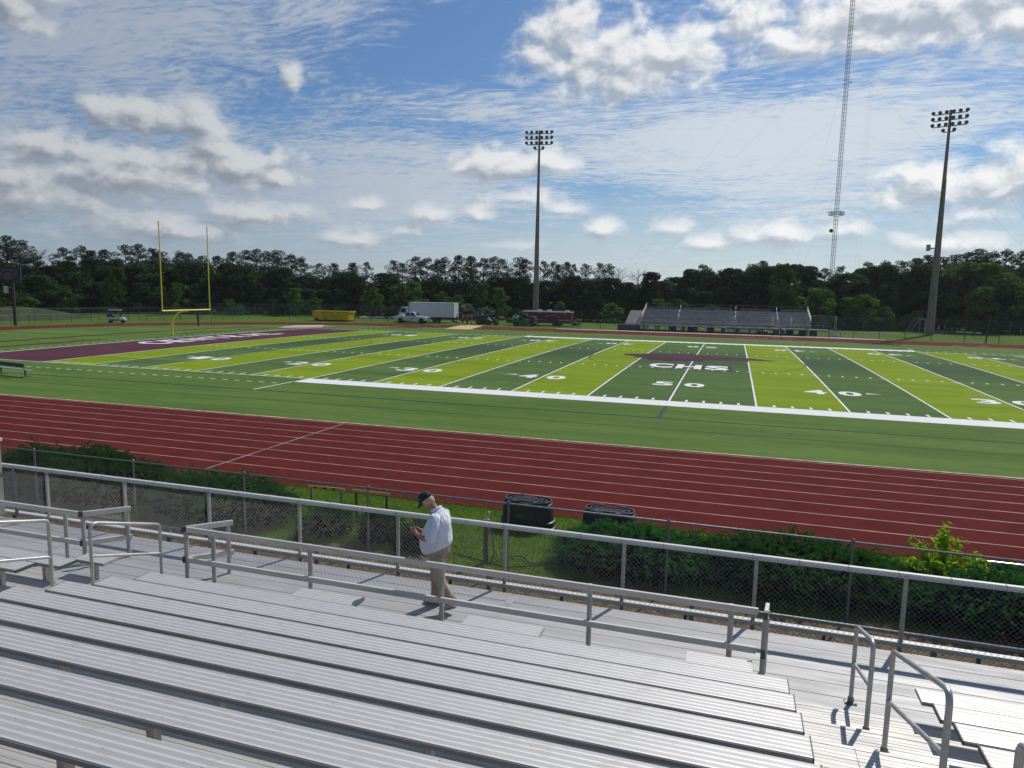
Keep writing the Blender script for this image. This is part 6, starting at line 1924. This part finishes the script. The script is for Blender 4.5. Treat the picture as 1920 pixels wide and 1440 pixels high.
TREES = [
    ('pine', -125.6, 58.9, 14.4, 9.0, 'a'),
    ('pine', -129.0, 63.9, 14.0, 8.0, 'a'),
    ('pine', -126.5, 55.6, 14.5, 10.2, 'a'),
    ('pine', -130.2, 74.4, 13.2, 8.4, 'b'),
    ('pine', -130.1, 78.4, 13.8, 7.1, 'b'),
    ('pine', -124.6, 76.2, 12.8, 6.3, 'b'),
    ('pine', -122.9, 77.8, 13.1, 6.8, 'b'),
    ('pine', -126.4, 86.7, 14.6, 8.6, 'b'),
    ('pine', -120.8, 84.5, 14.6, 7.8, 'b'),
    ('pine', -118.9, 86.4, 13.8, 7.8, 'b'),
    ('pine', -122.8, 93.1, 13.5, 6.4, 'c'),
    ('pine', -116.1, 91.2, 13.4, 8.4, 'c'),
    ('pine', -116.8, 94.6, 13.2, 7.1, 'c'),
    ('pine', -111.8, 93.6, 12.6, 7.0, 'c'),
    ('pine', -109.9, 96.2, 12.8, 6.5, 'd'),
    ('pine', -104.2, 94.4, 13.6, 6.8, 'd'),
    ('pine', -104.5, 99.0, 14.2, 6.4, 'd'),
    ('pine', -103.6, 101.7, 14.6, 7.0, 'd'),
    ('pine', -99.5, 100.4, 14.0, 6.3, 'd'),
    ('pine', -98.5, 103.0, 14.4, 7.8, 'd'),
    ('pine', -95.8, 103.8, 13.5, 6.4, 'd'),
    ('pine', -90.7, 100.6, 12.7, 5.9, 'd'),
    ('pine', -90.5, 107.2, 11.6, 5.5, 'd'),
    ('pine', -86.4, 106.8, 11.7, 6.3, 'd'),
    ('pine', -80.5, 105.8, 11.8, 6.1, 'd'),
    ('pine', -76.2, 104.6, 11.9, 3.7, 'e'),
    ('pine', -73.4, 111.7, 12.6, 6.7, 'e'),
    ('pine', -70.0, 109.4, 11.9, 5.3, 'e'),
    ('pine', -67.7, 111.8, 13.5, 6.6, 'e'),
    ('pine', -65.5, 113.5, 13.3, 5.9, 'e'),
    ('pine', -62.8, 112.9, 13.0, 5.3, 'e'),
    ('pine', -61.5, 114.7, 13.5, 5.6, 'e'),
    ('pine', -56.9, 111.7, 13.9, 5.9, 'f'),
    ('pine', -55.4, 115.2, 13.9, 6.0, 'f'),
    ('pine', -51.8, 113.1, 13.3, 5.9, 'f'),
    ('pine', -50.3, 116.7, 13.8, 6.3, 'f'),
    ('pine', -48.2, 116.4, 13.3, 5.2, 'f'),
    ('pine', -42.7, 111.2, 13.4, 5.5, 'f'),
    ('pine', -41.1, 111.5, 13.1, 5.0, 'f'),
    ('pine', -37.3, 112.3, 12.7, 3.7, 'g'),
    ('pine', -36.3, 117.7, 12.8, 4.4, 'g'),
    ('pine', -34.2, 114.0, 12.1, 3.0, 'g'),
    ('pine', -32.8, 115.5, 12.7, 4.3, 'g'),
    ('pine', -30.5, 113.3, 12.1, 3.2, 'g'),
    ('pine', -28.4, 114.9, 12.2, 5.0, 'g'),
    ('pine', -25.1, 114.2, 12.4, 4.5, 'g'),
    ('pine', -23.2, 114.1, 12.2, 4.0, 'g'),
    ('pine', -3.6, 116.9, 12.3, 5.7, 'h'),
    ('pine', 0.1, 117.1, 11.2, 3.7, 'h'),
    ('pine', 6.2, 119.7, 12.6, 5.6, 'h'),
    ('pine', 8.3, 118.3, 13.3, 5.5, 'i'),
    ('pine', 10.7, 120.2, 12.3, 5.1, 'i'),
    ('pine', 17.8, 120.5, 12.0, 5.1, 'i'),
    ('pine', 20.9, 122.1, 11.9, 5.7, 'i'),
    ('pine', 23.7, 120.6, 12.3, 4.9, 'i'),
    ('pine', 26.2, 117.8, 11.2, 4.5, 'i'),
    ('pine', 29.0, 123.2, 13.3, 5.2, 'i'),
    ('pine', 32.5, 124.8, 13.6, 6.1, 'i'),
    ('pine', 35.5, 125.1, 13.7, 6.7, 'i'),
    ('pine', 37.7, 123.1, 14.2, 6.6, 'j'),
    ('pine', 40.0, 124.2, 14.9, 6.7, 'j'),
    ('pine', 41.9, 120.8, 14.3, 7.1, 'j'),
    ('pine', 45.2, 125.2, 15.0, 6.8, 'j'),
    ('pine', 46.9, 123.5, 15.3, 7.2, 'j'),
    ('pine', 48.4, 121.6, 15.9, 7.2, 'j'),
    ('pine', 50.2, 120.2, 15.3, 6.6, 'j'),
    ('pine', 54.2, 125.8, 16.0, 7.4, 'j'),
    ('pine', 57.2, 126.9, 15.8, 7.5, 'j'),
    ('pine', 58.1, 120.6, 15.6, 7.5, 'j'),
    ('bare', -127.3, 65.9, 12.7, 5.6, 'a'),
    ('bare', -20.9, 113.7, 11.7, 4.0, 'g'),
    ('bare', -16.7, 114.0, 11.0, 4.7, 'h'),
    ('pine', -121.6, 52.6, 10.0, 5.6, 'a'),
    ('pine', -121.2, 53.9, 10.0, 6.6, 'a'),
    ('pine', -123.0, 57.5, 12.0, 6.4, 'a'),
    ('pine', -127.3, 62.9, 8.7, 6.2, 'a'),
    ('pine', -122.5, 61.2, 11.2, 6.2, 'a'),
    ('pine', -123.5, 63.7, 10.0, 6.3, 'a'),
    ('pine', -127.7, 68.8, 8.3, 5.9, 'a'),
    ('pine', -125.6, 69.8, 9.6, 6.2, 'b'),
    ('pine', -126.1, 72.7, 9.1, 6.5, 'b'),
    ('pine', -126.1, 75.5, 9.3, 6.2, 'b'),
    ('pine', -124.2, 76.1, 9.6, 7.5, 'b'),
    ('pine', -123.3, 77.9, 10.8, 6.2, 'b'),
    ('pine', -120.4, 77.1, 9.0, 6.6, 'b'),
    ('pine', -120.3, 79.9, 10.1, 6.8, 'b'),
    ('pine', -117.9, 80.4, 9.5, 5.2, 'b'),
    ('pine', -118.3, 83.7, 8.3, 5.8, 'b'),
    ('pine', -116.3, 84.7, 10.0, 6.1, 'b'),
    ('pine', -115.1, 86.1, 8.7, 5.9, 'c'),
    ('pine', -114.2, 88.7, 10.9, 6.6, 'c'),
    ('pine', -110.8, 87.7, 9.7, 7.0, 'c'),
    ('pine', -108.8, 88.1, 8.7, 6.7, 'c'),
    ('pine', -108.2, 90.4, 8.9, 7.1, 'c'),
    ('pine', -106.7, 92.4, 9.7, 6.0, 'd'),
    ('pine', -102.8, 91.5, 9.3, 5.6, 'd'),
    ('pine', -103.1, 95.4, 10.8, 7.1, 'd'),
    ('pine', -100.8, 95.5, 10.6, 7.0, 'd'),
    ('pine', -97.5, 95.3, 10.3, 5.4, 'd'),
    ('pine', -95.7, 97.0, 10.6, 5.9, 'd'),
    ('pine', -93.1, 96.9, 9.8, 7.1, 'd'),
    ('pine', -93.9, 101.1, 7.3, 7.2, 'd'),
    ('pine', -4.6, 114.1, 9.6, 6.2, 'h'),
    ('pine', -2.7, 112.2, 8.4, 5.2, 'h'),
    ('pine', -1.3, 112.1, 9.6, 5.8, 'h'),
    ('pine', 0.5, 113.8, 9.3, 6.5, 'h'),
    ('pine', 2.6, 113.5, 6.7, 6.5, 'h'),
    ('pine', 3.8, 112.4, 7.5, 5.0, 'h'),
    ('pine', 5.4, 115.1, 8.7, 5.5, 'h'),
    ('pine', 7.0, 114.9, 9.8, 5.2, 'h'),
    ('pine', 8.6, 112.3, 8.6, 5.3, 'i'),
    ('pine', 10.3, 114.8, 7.8, 5.0, 'i'),
    ('pine', 12.0, 111.8, 7.5, 6.3, 'i'),
    ('pine', 13.7, 113.0, 7.3, 4.7, 'i'),
    ('pine', 15.1, 113.9, 8.4, 5.5, 'i'),
    ('pine', 16.6, 112.8, 10.1, 4.7, 'i'),
    ('pine', 18.2, 116.1, 9.9, 6.8, 'i'),
    ('pine', 19.4, 114.2, 8.3, 5.3, 'i'),
    ('pine', 20.9, 114.8, 7.9, 5.9, 'i'),
    ('pine', 22.2, 115.9, 9.2, 5.0, 'i'),
    ('pine', 23.7, 114.8, 8.9, 4.9, 'i'),
    ('pine', 25.4, 116.0, 7.7, 6.4, 'i'),
    ('pine', 27.1, 116.4, 8.2, 5.7, 'i'),
    ('pine', 28.8, 118.0, 9.0, 5.7, 'i'),
    ('pine', 30.2, 118.4, 10.7, 6.0, 'i'),
    ('pine', 31.6, 119.5, 10.2, 5.8, 'i'),
    ('pine', 33.4, 119.6, 10.4, 6.9, 'i'),
    ('pine', 34.8, 120.0, 10.2, 5.2, 'i'),
    ('pine', 36.4, 119.7, 9.1, 6.7, 'j'),
    ('pine', 37.8, 119.5, 10.6, 5.2, 'j'),
    ('pine', 38.3, 117.3, 12.3, 6.6, 'j'),
    ('pine', 39.6, 117.9, 12.5, 6.8, 'j'),
    ('pine', 41.6, 120.7, 9.9, 5.3, 'j'),
    ('pine', 42.9, 119.7, 10.0, 7.1, 'j'),
    ('pine', 44.1, 119.5, 13.0, 6.7, 'j'),
    ('pine', 46.1, 121.2, 13.1, 6.7, 'j'),
    ('pine', 47.2, 120.9, 12.7, 6.3, 'j'),
    ('pine', 48.1, 120.1, 13.6, 5.6, 'j'),
    ('pine', 49.5, 119.3, 12.5, 5.8, 'j'),
    ('pine', 51.0, 119.8, 12.4, 5.2, 'j'),
    ('pine', 52.2, 118.5, 12.6, 6.7, 'j'),
    ('pine', 54.2, 120.0, 11.5, 6.6, 'j'),
    ('pine', 55.1, 118.6, 11.7, 7.1, 'j'),
    ('pine', 56.7, 120.1, 11.5, 7.2, 'j'),
    ('pine', 57.6, 119.1, 11.6, 5.5, 'j'),
    ('pine', -92.4, 97.7, 9.3, 5.8, 'd'),
    ('pine', -90.3, 101.4, 6.9, 5.8, 'd'),
    ('pine', -86.0, 101.1, 6.2, 6.4, 'd'),
    ('pine', -83.0, 102.3, 9.6, 6.1, 'd'),
    ('pine', -80.8, 104.6, 8.4, 5.8, 'd'),
    ('pine', -77.3, 104.6, 6.2, 6.1, 'd'),
    ('pine', -69.1, 105.9, 7.0, 6.1, 'e'),
    ('pine', -65.6, 107.8, 8.1, 5.8, 'e'),
    ('pine', -60.3, 106.8, 9.1, 5.3, 'e'),
    ('pine', -57.4, 110.1, 9.2, 7.0, 'e'),
    ('pine', -53.2, 108.2, 11.0, 5.3, 'f'),
    ('pine', -49.3, 109.1, 8.1, 6.7, 'f'),
    ('pine', -45.6, 111.2, 10.1, 5.7, 'f'),
    ('broadleaf', -121.5, 51.4, 7.5, 5.6, 'a'),
    ('broadleaf', -118.2, 51.5, 9.2, 8.9, 'a'),
    ('broadleaf', -121.1, 56.0, 7.0, 6.5, 'a'),
    ('broadleaf', -122.3, 59.4, 6.5, 6.5, 'a'),
    ('broadleaf', -118.7, 59.4, 7.2, 7.5, 'a'),
    ('broadleaf', -122.3, 65.1, 9.1, 8.6, 'a'),
    ('broadleaf', -122.1, 67.8, 10.1, 8.4, 'b'),
    ('broadleaf', -119.5, 67.9, 8.1, 8.3, 'b'),
    ('broadleaf', -121.6, 73.3, 10.8, 7.1, 'b'),
    ('broadleaf', -119.0, 73.9, 9.5, 8.5, 'b'),
    ('broadleaf', -119.1, 77.0, 10.9, 5.9, 'b'),
    ('broadleaf', -115.9, 77.3, 9.7, 8.9, 'b'),
    ('broadleaf', -113.0, 77.5, 10.2, 9.4, 'b'),
    ('broadleaf', -113.1, 81.0, 10.9, 9.1, 'b'),
    ('broadleaf', -113.3, 84.6, 10.4, 8.2, 'c'),
    ('broadleaf', -109.0, 83.3, 8.5, 6.0, 'c'),
    ('broadleaf', -108.9, 86.7, 11.1, 9.2, 'c'),
    ('broadleaf', -107.0, 88.0, 10.7, 7.5, 'c'),
    ('broadleaf', -102.1, 86.4, 8.5, 8.1, 'd'),
    ('broadleaf', -101.6, 89.7, 10.6, 7.9, 'd'),
    ('broadleaf', -97.4, 88.2, 10.4, 8.9, 'd'),
    ('broadleaf', -96.4, 91.4, 8.2, 9.7, 'd'),
    ('broadleaf', -96.2, 95.7, 9.4, 8.5, 'd'),
    ('broadleaf', -91.9, 94.5, 10.1, 9.3, 'd'),
    ('broadleaf', -90.5, 97.3, 8.2, 5.5, 'd'),
    ('broadleaf', -86.9, 97.1, 8.5, 7.8, 'd'),
    ('broadleaf', -84.9, 98.4, 7.8, 5.6, 'd'),
    ('broadleaf', -83.3, 101.4, 8.2, 8.1, 'd'),
    ('broadleaf', -79.2, 100.4, 9.4, 8.9, 'd'),
    ('broadleaf', -75.1, 98.3, 8.6, 6.3, 'd'),
    ('broadleaf', -74.5, 102.9, 6.7, 6.8, 'e'),
    ('broadleaf', -70.8, 102.2, 9.3, 9.1, 'e'),
    ('broadleaf', -67.1, 101.6, 7.0, 8.4, 'e'),
    ('broadleaf', -64.4, 102.8, 6.1, 8.9, 'e'),
    ('broadleaf', -60.5, 101.5, 7.7, 5.6, 'e'),
    ('broadleaf', -59.1, 104.4, 8.8, 5.9, 'e'),
    ('broadleaf', -56.5, 105.8, 7.6, 7.0, 'e'),
    ('broadleaf', -53.4, 105.2, 7.8, 8.4, 'f'),
    ('broadleaf', -50.8, 105.6, 6.2, 8.2, 'f'),
    ('broadleaf', -47.8, 105.2, 7.6, 7.6, 'f'),
    ('broadleaf', -45.2, 104.9, 8.7, 8.3, 'f'),
    ('broadleaf', -42.5, 105.2, 8.8, 5.9, 'f'),
    ('broadleaf', -39.7, 105.1, 8.9, 5.1, 'f'),
    ('broadleaf', -37.0, 104.8, 7.7, 5.2, 'f'),
    ('broadleaf', -34.3, 105.1, 8.1, 7.8, 'g'),
    ('broadleaf', -32.8, 109.8, 8.2, 5.2, 'g'),
    ('broadleaf', -29.4, 106.0, 9.3, 6.9, 'g'),
    ('broadleaf', -26.5, 105.6, 8.4, 5.4, 'g'),
    ('broadleaf', -24.1, 107.8, 8.9, 8.2, 'g'),
    ('broadleaf', -21.0, 107.0, 9.0, 6.0, 'g'),
    ('broadleaf', -18.0, 106.3, 8.1, 6.3, 'g'),
    ('broadleaf', -15.2, 106.0, 7.1, 7.2, 'h'),
    ('broadleaf', -13.1, 106.3, 10.3, 5.6, 'h'),
    ('broadleaf', -10.9, 107.3, 8.5, 8.5, 'h'),
    ('broadleaf', -8.4, 111.1, 9.4, 8.3, 'h'),
    ('broadleaf', -5.5, 109.7, 11.0, 6.2, 'h'),
    ('broadleaf', -2.8, 111.1, 11.0, 6.2, 'h'),
    ('broadleaf', -0.4, 110.4, 10.2, 6.4, 'h'),
    ('broadleaf', 2.2, 110.8, 11.3, 8.0, 'h'),
    ('broadleaf', 4.9, 109.1, 10.3, 8.7, 'h'),
    ('broadleaf', 7.2, 109.9, 11.6, 8.1, 'i'),
    ('broadleaf', 9.5, 110.7, 11.8, 7.9, 'i'),
    ('broadleaf', 11.9, 108.6, 11.0, 6.9, 'i'),
    ('broadleaf', 14.5, 111.8, 12.2, 7.0, 'i'),
    ('broadleaf', 17.1, 112.7, 11.9, 6.1, 'i'),
    ('broadleaf', 19.5, 111.4, 9.2, 8.7, 'i'),
    ('broadleaf', 22.0, 111.6, 9.5, 6.5, 'i'),
    ('broadleaf', 23.9, 110.8, 10.5, 9.0, 'i'),
    ('broadleaf', 26.6, 114.2, 11.6, 5.5, 'i'),
    ('broadleaf', 28.8, 114.7, 12.0, 5.9, 'i'),
    ('broadleaf', 31.4, 116.9, 12.4, 6.3, 'i'),
    ('broadleaf', 33.6, 116.5, 10.8, 7.1, 'i'),
    ('broadleaf', 35.4, 114.0, 10.1, 7.5, 'j'),
    ('broadleaf', 37.1, 113.7, 12.5, 8.7, 'j'),
    ('broadleaf', 40.2, 117.7, 9.8, 6.3, 'j'),
    ('broadleaf', 42.0, 117.5, 11.5, 6.4, 'j'),
    ('broadleaf', 44.4, 117.8, 11.1, 8.8, 'j'),
    ('broadleaf', 45.4, 114.1, 11.1, 7.2, 'j'),
    ('broadleaf', 47.8, 114.7, 11.2, 8.9, 'j'),
    ('broadleaf', 49.7, 114.2, 11.7, 8.5, 'j'),
    ('broadleaf', 52.5, 116.7, 11.8, 5.8, 'j'),
    ('broadleaf', 54.7, 117.0, 12.0, 8.4, 'j'),
    ('broadleaf', 56.1, 115.7, 12.2, 9.9, 'j'),
    ('broadleaf', -112.4, 45.5, 5.9, 4.8, 'a'),
    ('broadleaf', -116.7, 51.7, 4.3, 7.1, 'a'),
    ('broadleaf', -115.5, 53.8, 3.8, 6.1, 'a'),
    ('broadleaf', -116.6, 58.2, 3.9, 7.5, 'a'),
    ('broadleaf', -118.5, 63.5, 5.4, 7.9, 'b'),
    ('broadleaf', -116.0, 64.5, 3.9, 5.2, 'b'),
    ('broadleaf', -116.5, 69.0, 6.0, 6.4, 'b'),
    ('broadleaf', -114.7, 70.6, 4.7, 5.6, 'b'),
    ('broadleaf', -112.7, 72.5, 4.8, 7.2, 'b'),
    ('broadleaf', -110.6, 74.1, 6.3, 6.0, 'b'),
    ('broadleaf', -111.7, 79.1, 4.9, 7.2, 'b'),
    ('broadleaf', -106.7, 78.8, 4.5, 5.9, 'c'),
    ('broadleaf', -105.1, 81.5, 5.8, 6.5, 'c'),
    ('broadleaf', -102.4, 82.8, 4.4, 5.6, 'c'),
    ('broadleaf', -98.8, 84.0, 4.5, 5.6, 'd'),
    ('broadleaf', -96.3, 86.7, 7.0, 5.1, 'd'),
    ('broadleaf', -92.7, 87.3, 6.4, 4.7, 'd'),
    ('broadleaf', -90.9, 90.9, 5.3, 8.0, 'd'),
    ('broadleaf', -86.0, 90.4, 6.7, 5.1, 'd'),
    ('broadleaf', -84.2, 93.6, 5.6, 4.7, 'd'),
    ('broadleaf', -81.8, 95.6, 5.6, 5.4, 'd'),
    ('broadleaf', -77.6, 95.3, 5.7, 4.7, 'd'),
    ('broadleaf', -74.7, 97.3, 4.3, 7.6, 'd'),
    ('broadleaf', -71.3, 98.0, 6.1, 7.0, 'e'),
    ('broadleaf', -67.0, 97.3, 3.7, 6.2, 'e'),
    ('broadleaf', -64.7, 99.9, 6.5, 6.6, 'e'),
    ('broadleaf', -60.9, 100.9, 4.9, 6.6, 'e'),
    ('broadleaf', -56.6, 100.6, 4.4, 5.7, 'e'),
    ('broadleaf', -54.0, 102.8, 5.8, 6.6, 'e'),
    ('broadleaf', -49.9, 102.0, 5.0, 5.5, 'f'),
    ('broadleaf', -45.7, 101.6, 4.9, 7.3, 'f'),
    ('broadleaf', -43.0, 103.9, 4.7, 5.6, 'f'),
    ('broadleaf', -38.3, 101.6, 3.5, 6.1, 'f'),
    ('broadleaf', -35.0, 102.6, 4.8, 5.7, 'g'),
    ('broadleaf', -31.6, 104.0, 3.7, 4.6, 'g'),
    ('broadleaf', -28.5, 105.1, 5.0, 7.1, 'g'),
    ('broadleaf', -24.5, 102.9, 6.2, 7.0, 'g'),
    ('broadleaf', -21.3, 103.4, 4.2, 5.1, 'g'),
    ('broadleaf', -17.6, 104.0, 3.9, 5.1, 'g'),
    ('broadleaf', -14.8, 106.0, 6.6, 5.0, 'h'),
    ('broadleaf', -11.6, 103.4, 6.3, 4.7, 'h'),
    ('broadleaf', -8.5, 105.3, 4.9, 6.8, 'h'),
    ('broadleaf', -5.2, 106.5, 7.3, 5.1, 'h'),
    ('broadleaf', -2.3, 104.6, 6.6, 5.6, 'h'),
    ('broadleaf', 0.8, 106.9, 7.4, 4.9, 'h'),
    ('broadleaf', 3.8, 107.2, 4.9, 4.8, 'h'),
    ('broadleaf', 6.9, 104.6, 5.8, 4.6, 'h'),
    ('broadleaf', 10.1, 107.1, 7.4, 4.8, 'i'),
    ('broadleaf', 13.3, 106.5, 7.9, 7.2, 'i'),
    ('broadleaf', 16.3, 108.3, 7.8, 5.5, 'i'),
    ('broadleaf', 18.9, 106.4, 7.8, 4.7, 'i'),
    ('broadleaf', 21.9, 107.4, 5.5, 4.5, 'i'),
    ('broadleaf', 25.2, 108.4, 5.4, 7.4, 'i'),
    ('broadleaf', 28.3, 110.5, 5.6, 5.9, 'i'),
    ('broadleaf', 30.9, 111.4, 8.5, 5.5, 'i'),
    ('broadleaf', 34.1, 111.6, 7.0, 5.9, 'i'),
    ('broadleaf', 36.7, 110.7, 7.2, 7.1, 'j'),
    ('broadleaf', 48.0, 111.2, 6.3, 7.3, 'j'),
    ('broadleaf', 51.1, 113.8, 8.6, 4.8, 'j'),
    ('broadleaf', 52.9, 111.0, 6.7, 4.9, 'j'),
    ('broadleaf', 56.4, 113.1, 7.0, 8.0, 'j'),
    ('young_tree', -112.9, 49.2, 4.1, 5.5, 'a'),
    ('young_tree', -114.0, 52.8, 3.4, 4.5, 'a'),
    ('young_tree', -115.3, 61.4, 4.9, 7.1, 'b'),
    ('young_tree', -113.1, 69.4, 7.1, 5.3, 'b'),
    ('young_tree', -112.1, 70.8, 9.2, 4.8, 'b'),
    ('young_tree', -101.0, 73.6, 6.3, 5.1, 'c'),
    ('young_tree', -92.9, 79.0, 3.3, 3.5, 'd'),
    ('young_tree', -91.4, 80.0, 2.1, 3.0, 'd'),
    ('young_tree', -86.0, 83.3, 3.4, 3.4, 'd'),
    ('young_tree', -82.3, 85.5, 5.7, 5.0, 'd'),
    ('young_tree', -79.0, 87.5, 3.8, 3.9, 'd'),
    ('young_tree', -74.7, 88.9, 2.0, 3.4, 'd'),
    ('young_tree', -67.3, 90.7, 6.2, 5.6, 'e'),
    ('young_tree', -62.8, 91.8, 6.5, 6.0, 'e'),
    ('young_tree', -59.0, 92.7, 7.4, 6.2, 'e'),
    ('young_tree', -53.3, 94.2, 5.4, 4.4, 'e'),
    ('young_tree', -50.5, 94.9, 5.0, 3.9, 'e'),
    ('young_tree', -45.6, 96.0, 7.4, 5.4, 'f'),
    ('young_tree', -42.2, 96.2, 6.6, 4.8, 'f'),
    ('young_tree', -29.7, 97.0, 4.1, 2.8, 'g'),
    ('young_tree', -7.2, 98.5, 5.0, 5.2, 'h'),
    ('young_tree', 11.4, 99.8, 12.0, 4.2, 'i'),
    ('young_tree', 17.7, 100.9, 7.5, 7.5, 'i'),
    ('young_tree', 12.6, 99.9, 6.9, 6.3, 'i'),
    ('young_tree', 25.6, 103.0, 6.5, 6.5, 'i'),
    ('young_tree', 29.4, 104.0, 4.4, 4.9, 'i'),
    ('young_tree', 23.0, 102.3, 6.0, 5.4, 'i'),
    ('young_tree', 35.0, 105.1, 3.8, 4.5, 'j'),
    ('young_tree', 33.2, 105.0, 3.0, 4.0, 'j'),
    ('young_tree', 44.4, 105.6, 2.3, 3.4, 'j'),
    ('round_bush', -19.7, 99.7, 3.9, 5.8, 'x'),
    ('round_bush', -10.9, 100.2, 5.0, 5.5, 'x'),
    ('round_bush', -8.1, 100.4, 4.4, 4.2, 'x'),
    ('round_bush', -0.8, 100.9, 4.0, 5.7, 'x'),
    ('blossom_shrub', -47.8, 94.5, 3.2, 6.5, 'x'),
    ('blossom_shrub', -44.2, 94.6, 2.7, 5.6, 'x'),
    ('shade_tree', 44.6, 109.6, 12.6, 17.6, 'x'),
    ('cedar', 47.3, 105.8, 5.6, 6.7, 'x'),
    ('cedar', 52.0, 106.0, 4.9, 6.3, 'x'),]
rng = np.random.default_rng(99)
cnt = {}
for i, (kind, x, y, ztop, wid, reg) in enumerate(TREES):
    k = cnt.get(kind, 0); cnt[kind] = k + 1
    pk, cm, tm = PROTO[kind][(k * 5 + (k // 3)) % len(PROTO[kind])]
    z0 = terrain(x, y)
    bh, bw = BASEH[kind]
    if kind in ONE: lab, cat, grp_ = ONE[kind][k], ('shrub' if 'shrub' in kind or 'bush' in kind else 'tree'), None
    else:
        lab, cat = TXT[kind]; lab = lab + ' ' + REG[reg]; grp_ = lab + 's' if False else {'pine': 'pines ', 'broadleaf': 'broadleaf trees ', 'young_tree': 'small trees '}[kind] + REG[reg]
    nm = {'pine': 'pine_tree', 'broadleaf': 'broadleaf_tree', 'bare': 'dead_tree', 'cedar': 'cedar_tree'}.get(kind, kind)
    t = thing(nm, lab, cat, (x, y, z0), rng.uniform(0, 6.28), grp_)
    sz = (ztop - z0) / bh; sxy = wid / bw
    sxy = min(max(sxy, sz * .7), sz * (1.22 if kind in ('pine', 'bare') else 1.7))
    t.scale = (sxy, sxy, sz)
    if cm: link_mesh('crown', cm, t)
    link_mesh('trunk', tm, t)

# the wood behind reads as one dark mass
rng = np.random.default_rng(5)
C_ = []
path = [(-150, 30), (-128, 70), (-112, 98), (-85, 118), (-40, 128), (0, 130), (45, 130), (90, 122), (130, 100)]
for (ax_, ay_), (bx_, by_) in zip(path[:-1], path[1:]):
    L = math.hypot(bx_ - ax_, by_ - ay_); n = int(L * 62)
    q = rng.uniform(0, 1, n); dpt = rng.uniform(0, 14, n)
    nx_, ny_ = -(by_ - ay_) / L, (bx_ - ax_) / L
    x = ax_ + (bx_ - ax_) * q + nx_ * dpt; y = ay_ + (by_ - ay_) * q + ny_ * dpt
    top = 7.4 + 1.0 * np.sin(x * .31) + 1.0 * np.sin(x * .83 + y * .4)
    z = top * rng.uniform(0, 1, n) ** .8
    C_.append(np.stack([x, y, z], 1))
C_ = np.concatenate(C_)
w_ = np_mesh('woods', leaves(C_, rng.uniform(.35, .95, len(C_)), .2, .6), 4, m_broad)
tag(w_, 'dark wood behind the tree line reading as one mass', 'woods', kind='stuff')
# ------------------------------------------------------------------ humid summer air
mb = MB(); mb.box(-260, 260, -70, 420, -2, 200)
hz = mb.build('haze')
hm = bpy.data.materials.new('haze_air'); hm.use_nodes = True
ht = NT(hm.node_tree); hm.node_tree.nodes.clear()
pvn = ht.n('ShaderNodeVolumePrincipled'); pvn.inputs['Color'].default_value = (.92, .95, 1.0, 1); pvn.inputs['Density'].default_value = 0.00012; pvn.inputs['Anisotropy'].default_value = 0.35
ho = ht.n('ShaderNodeOutputMaterial'); ht.l(pvn.outputs[0], ho.inputs['Volume'])
hz.data.materials.append(hm); tag(hz, 'thin humid haze in the air', 'haze', kind='stuff')
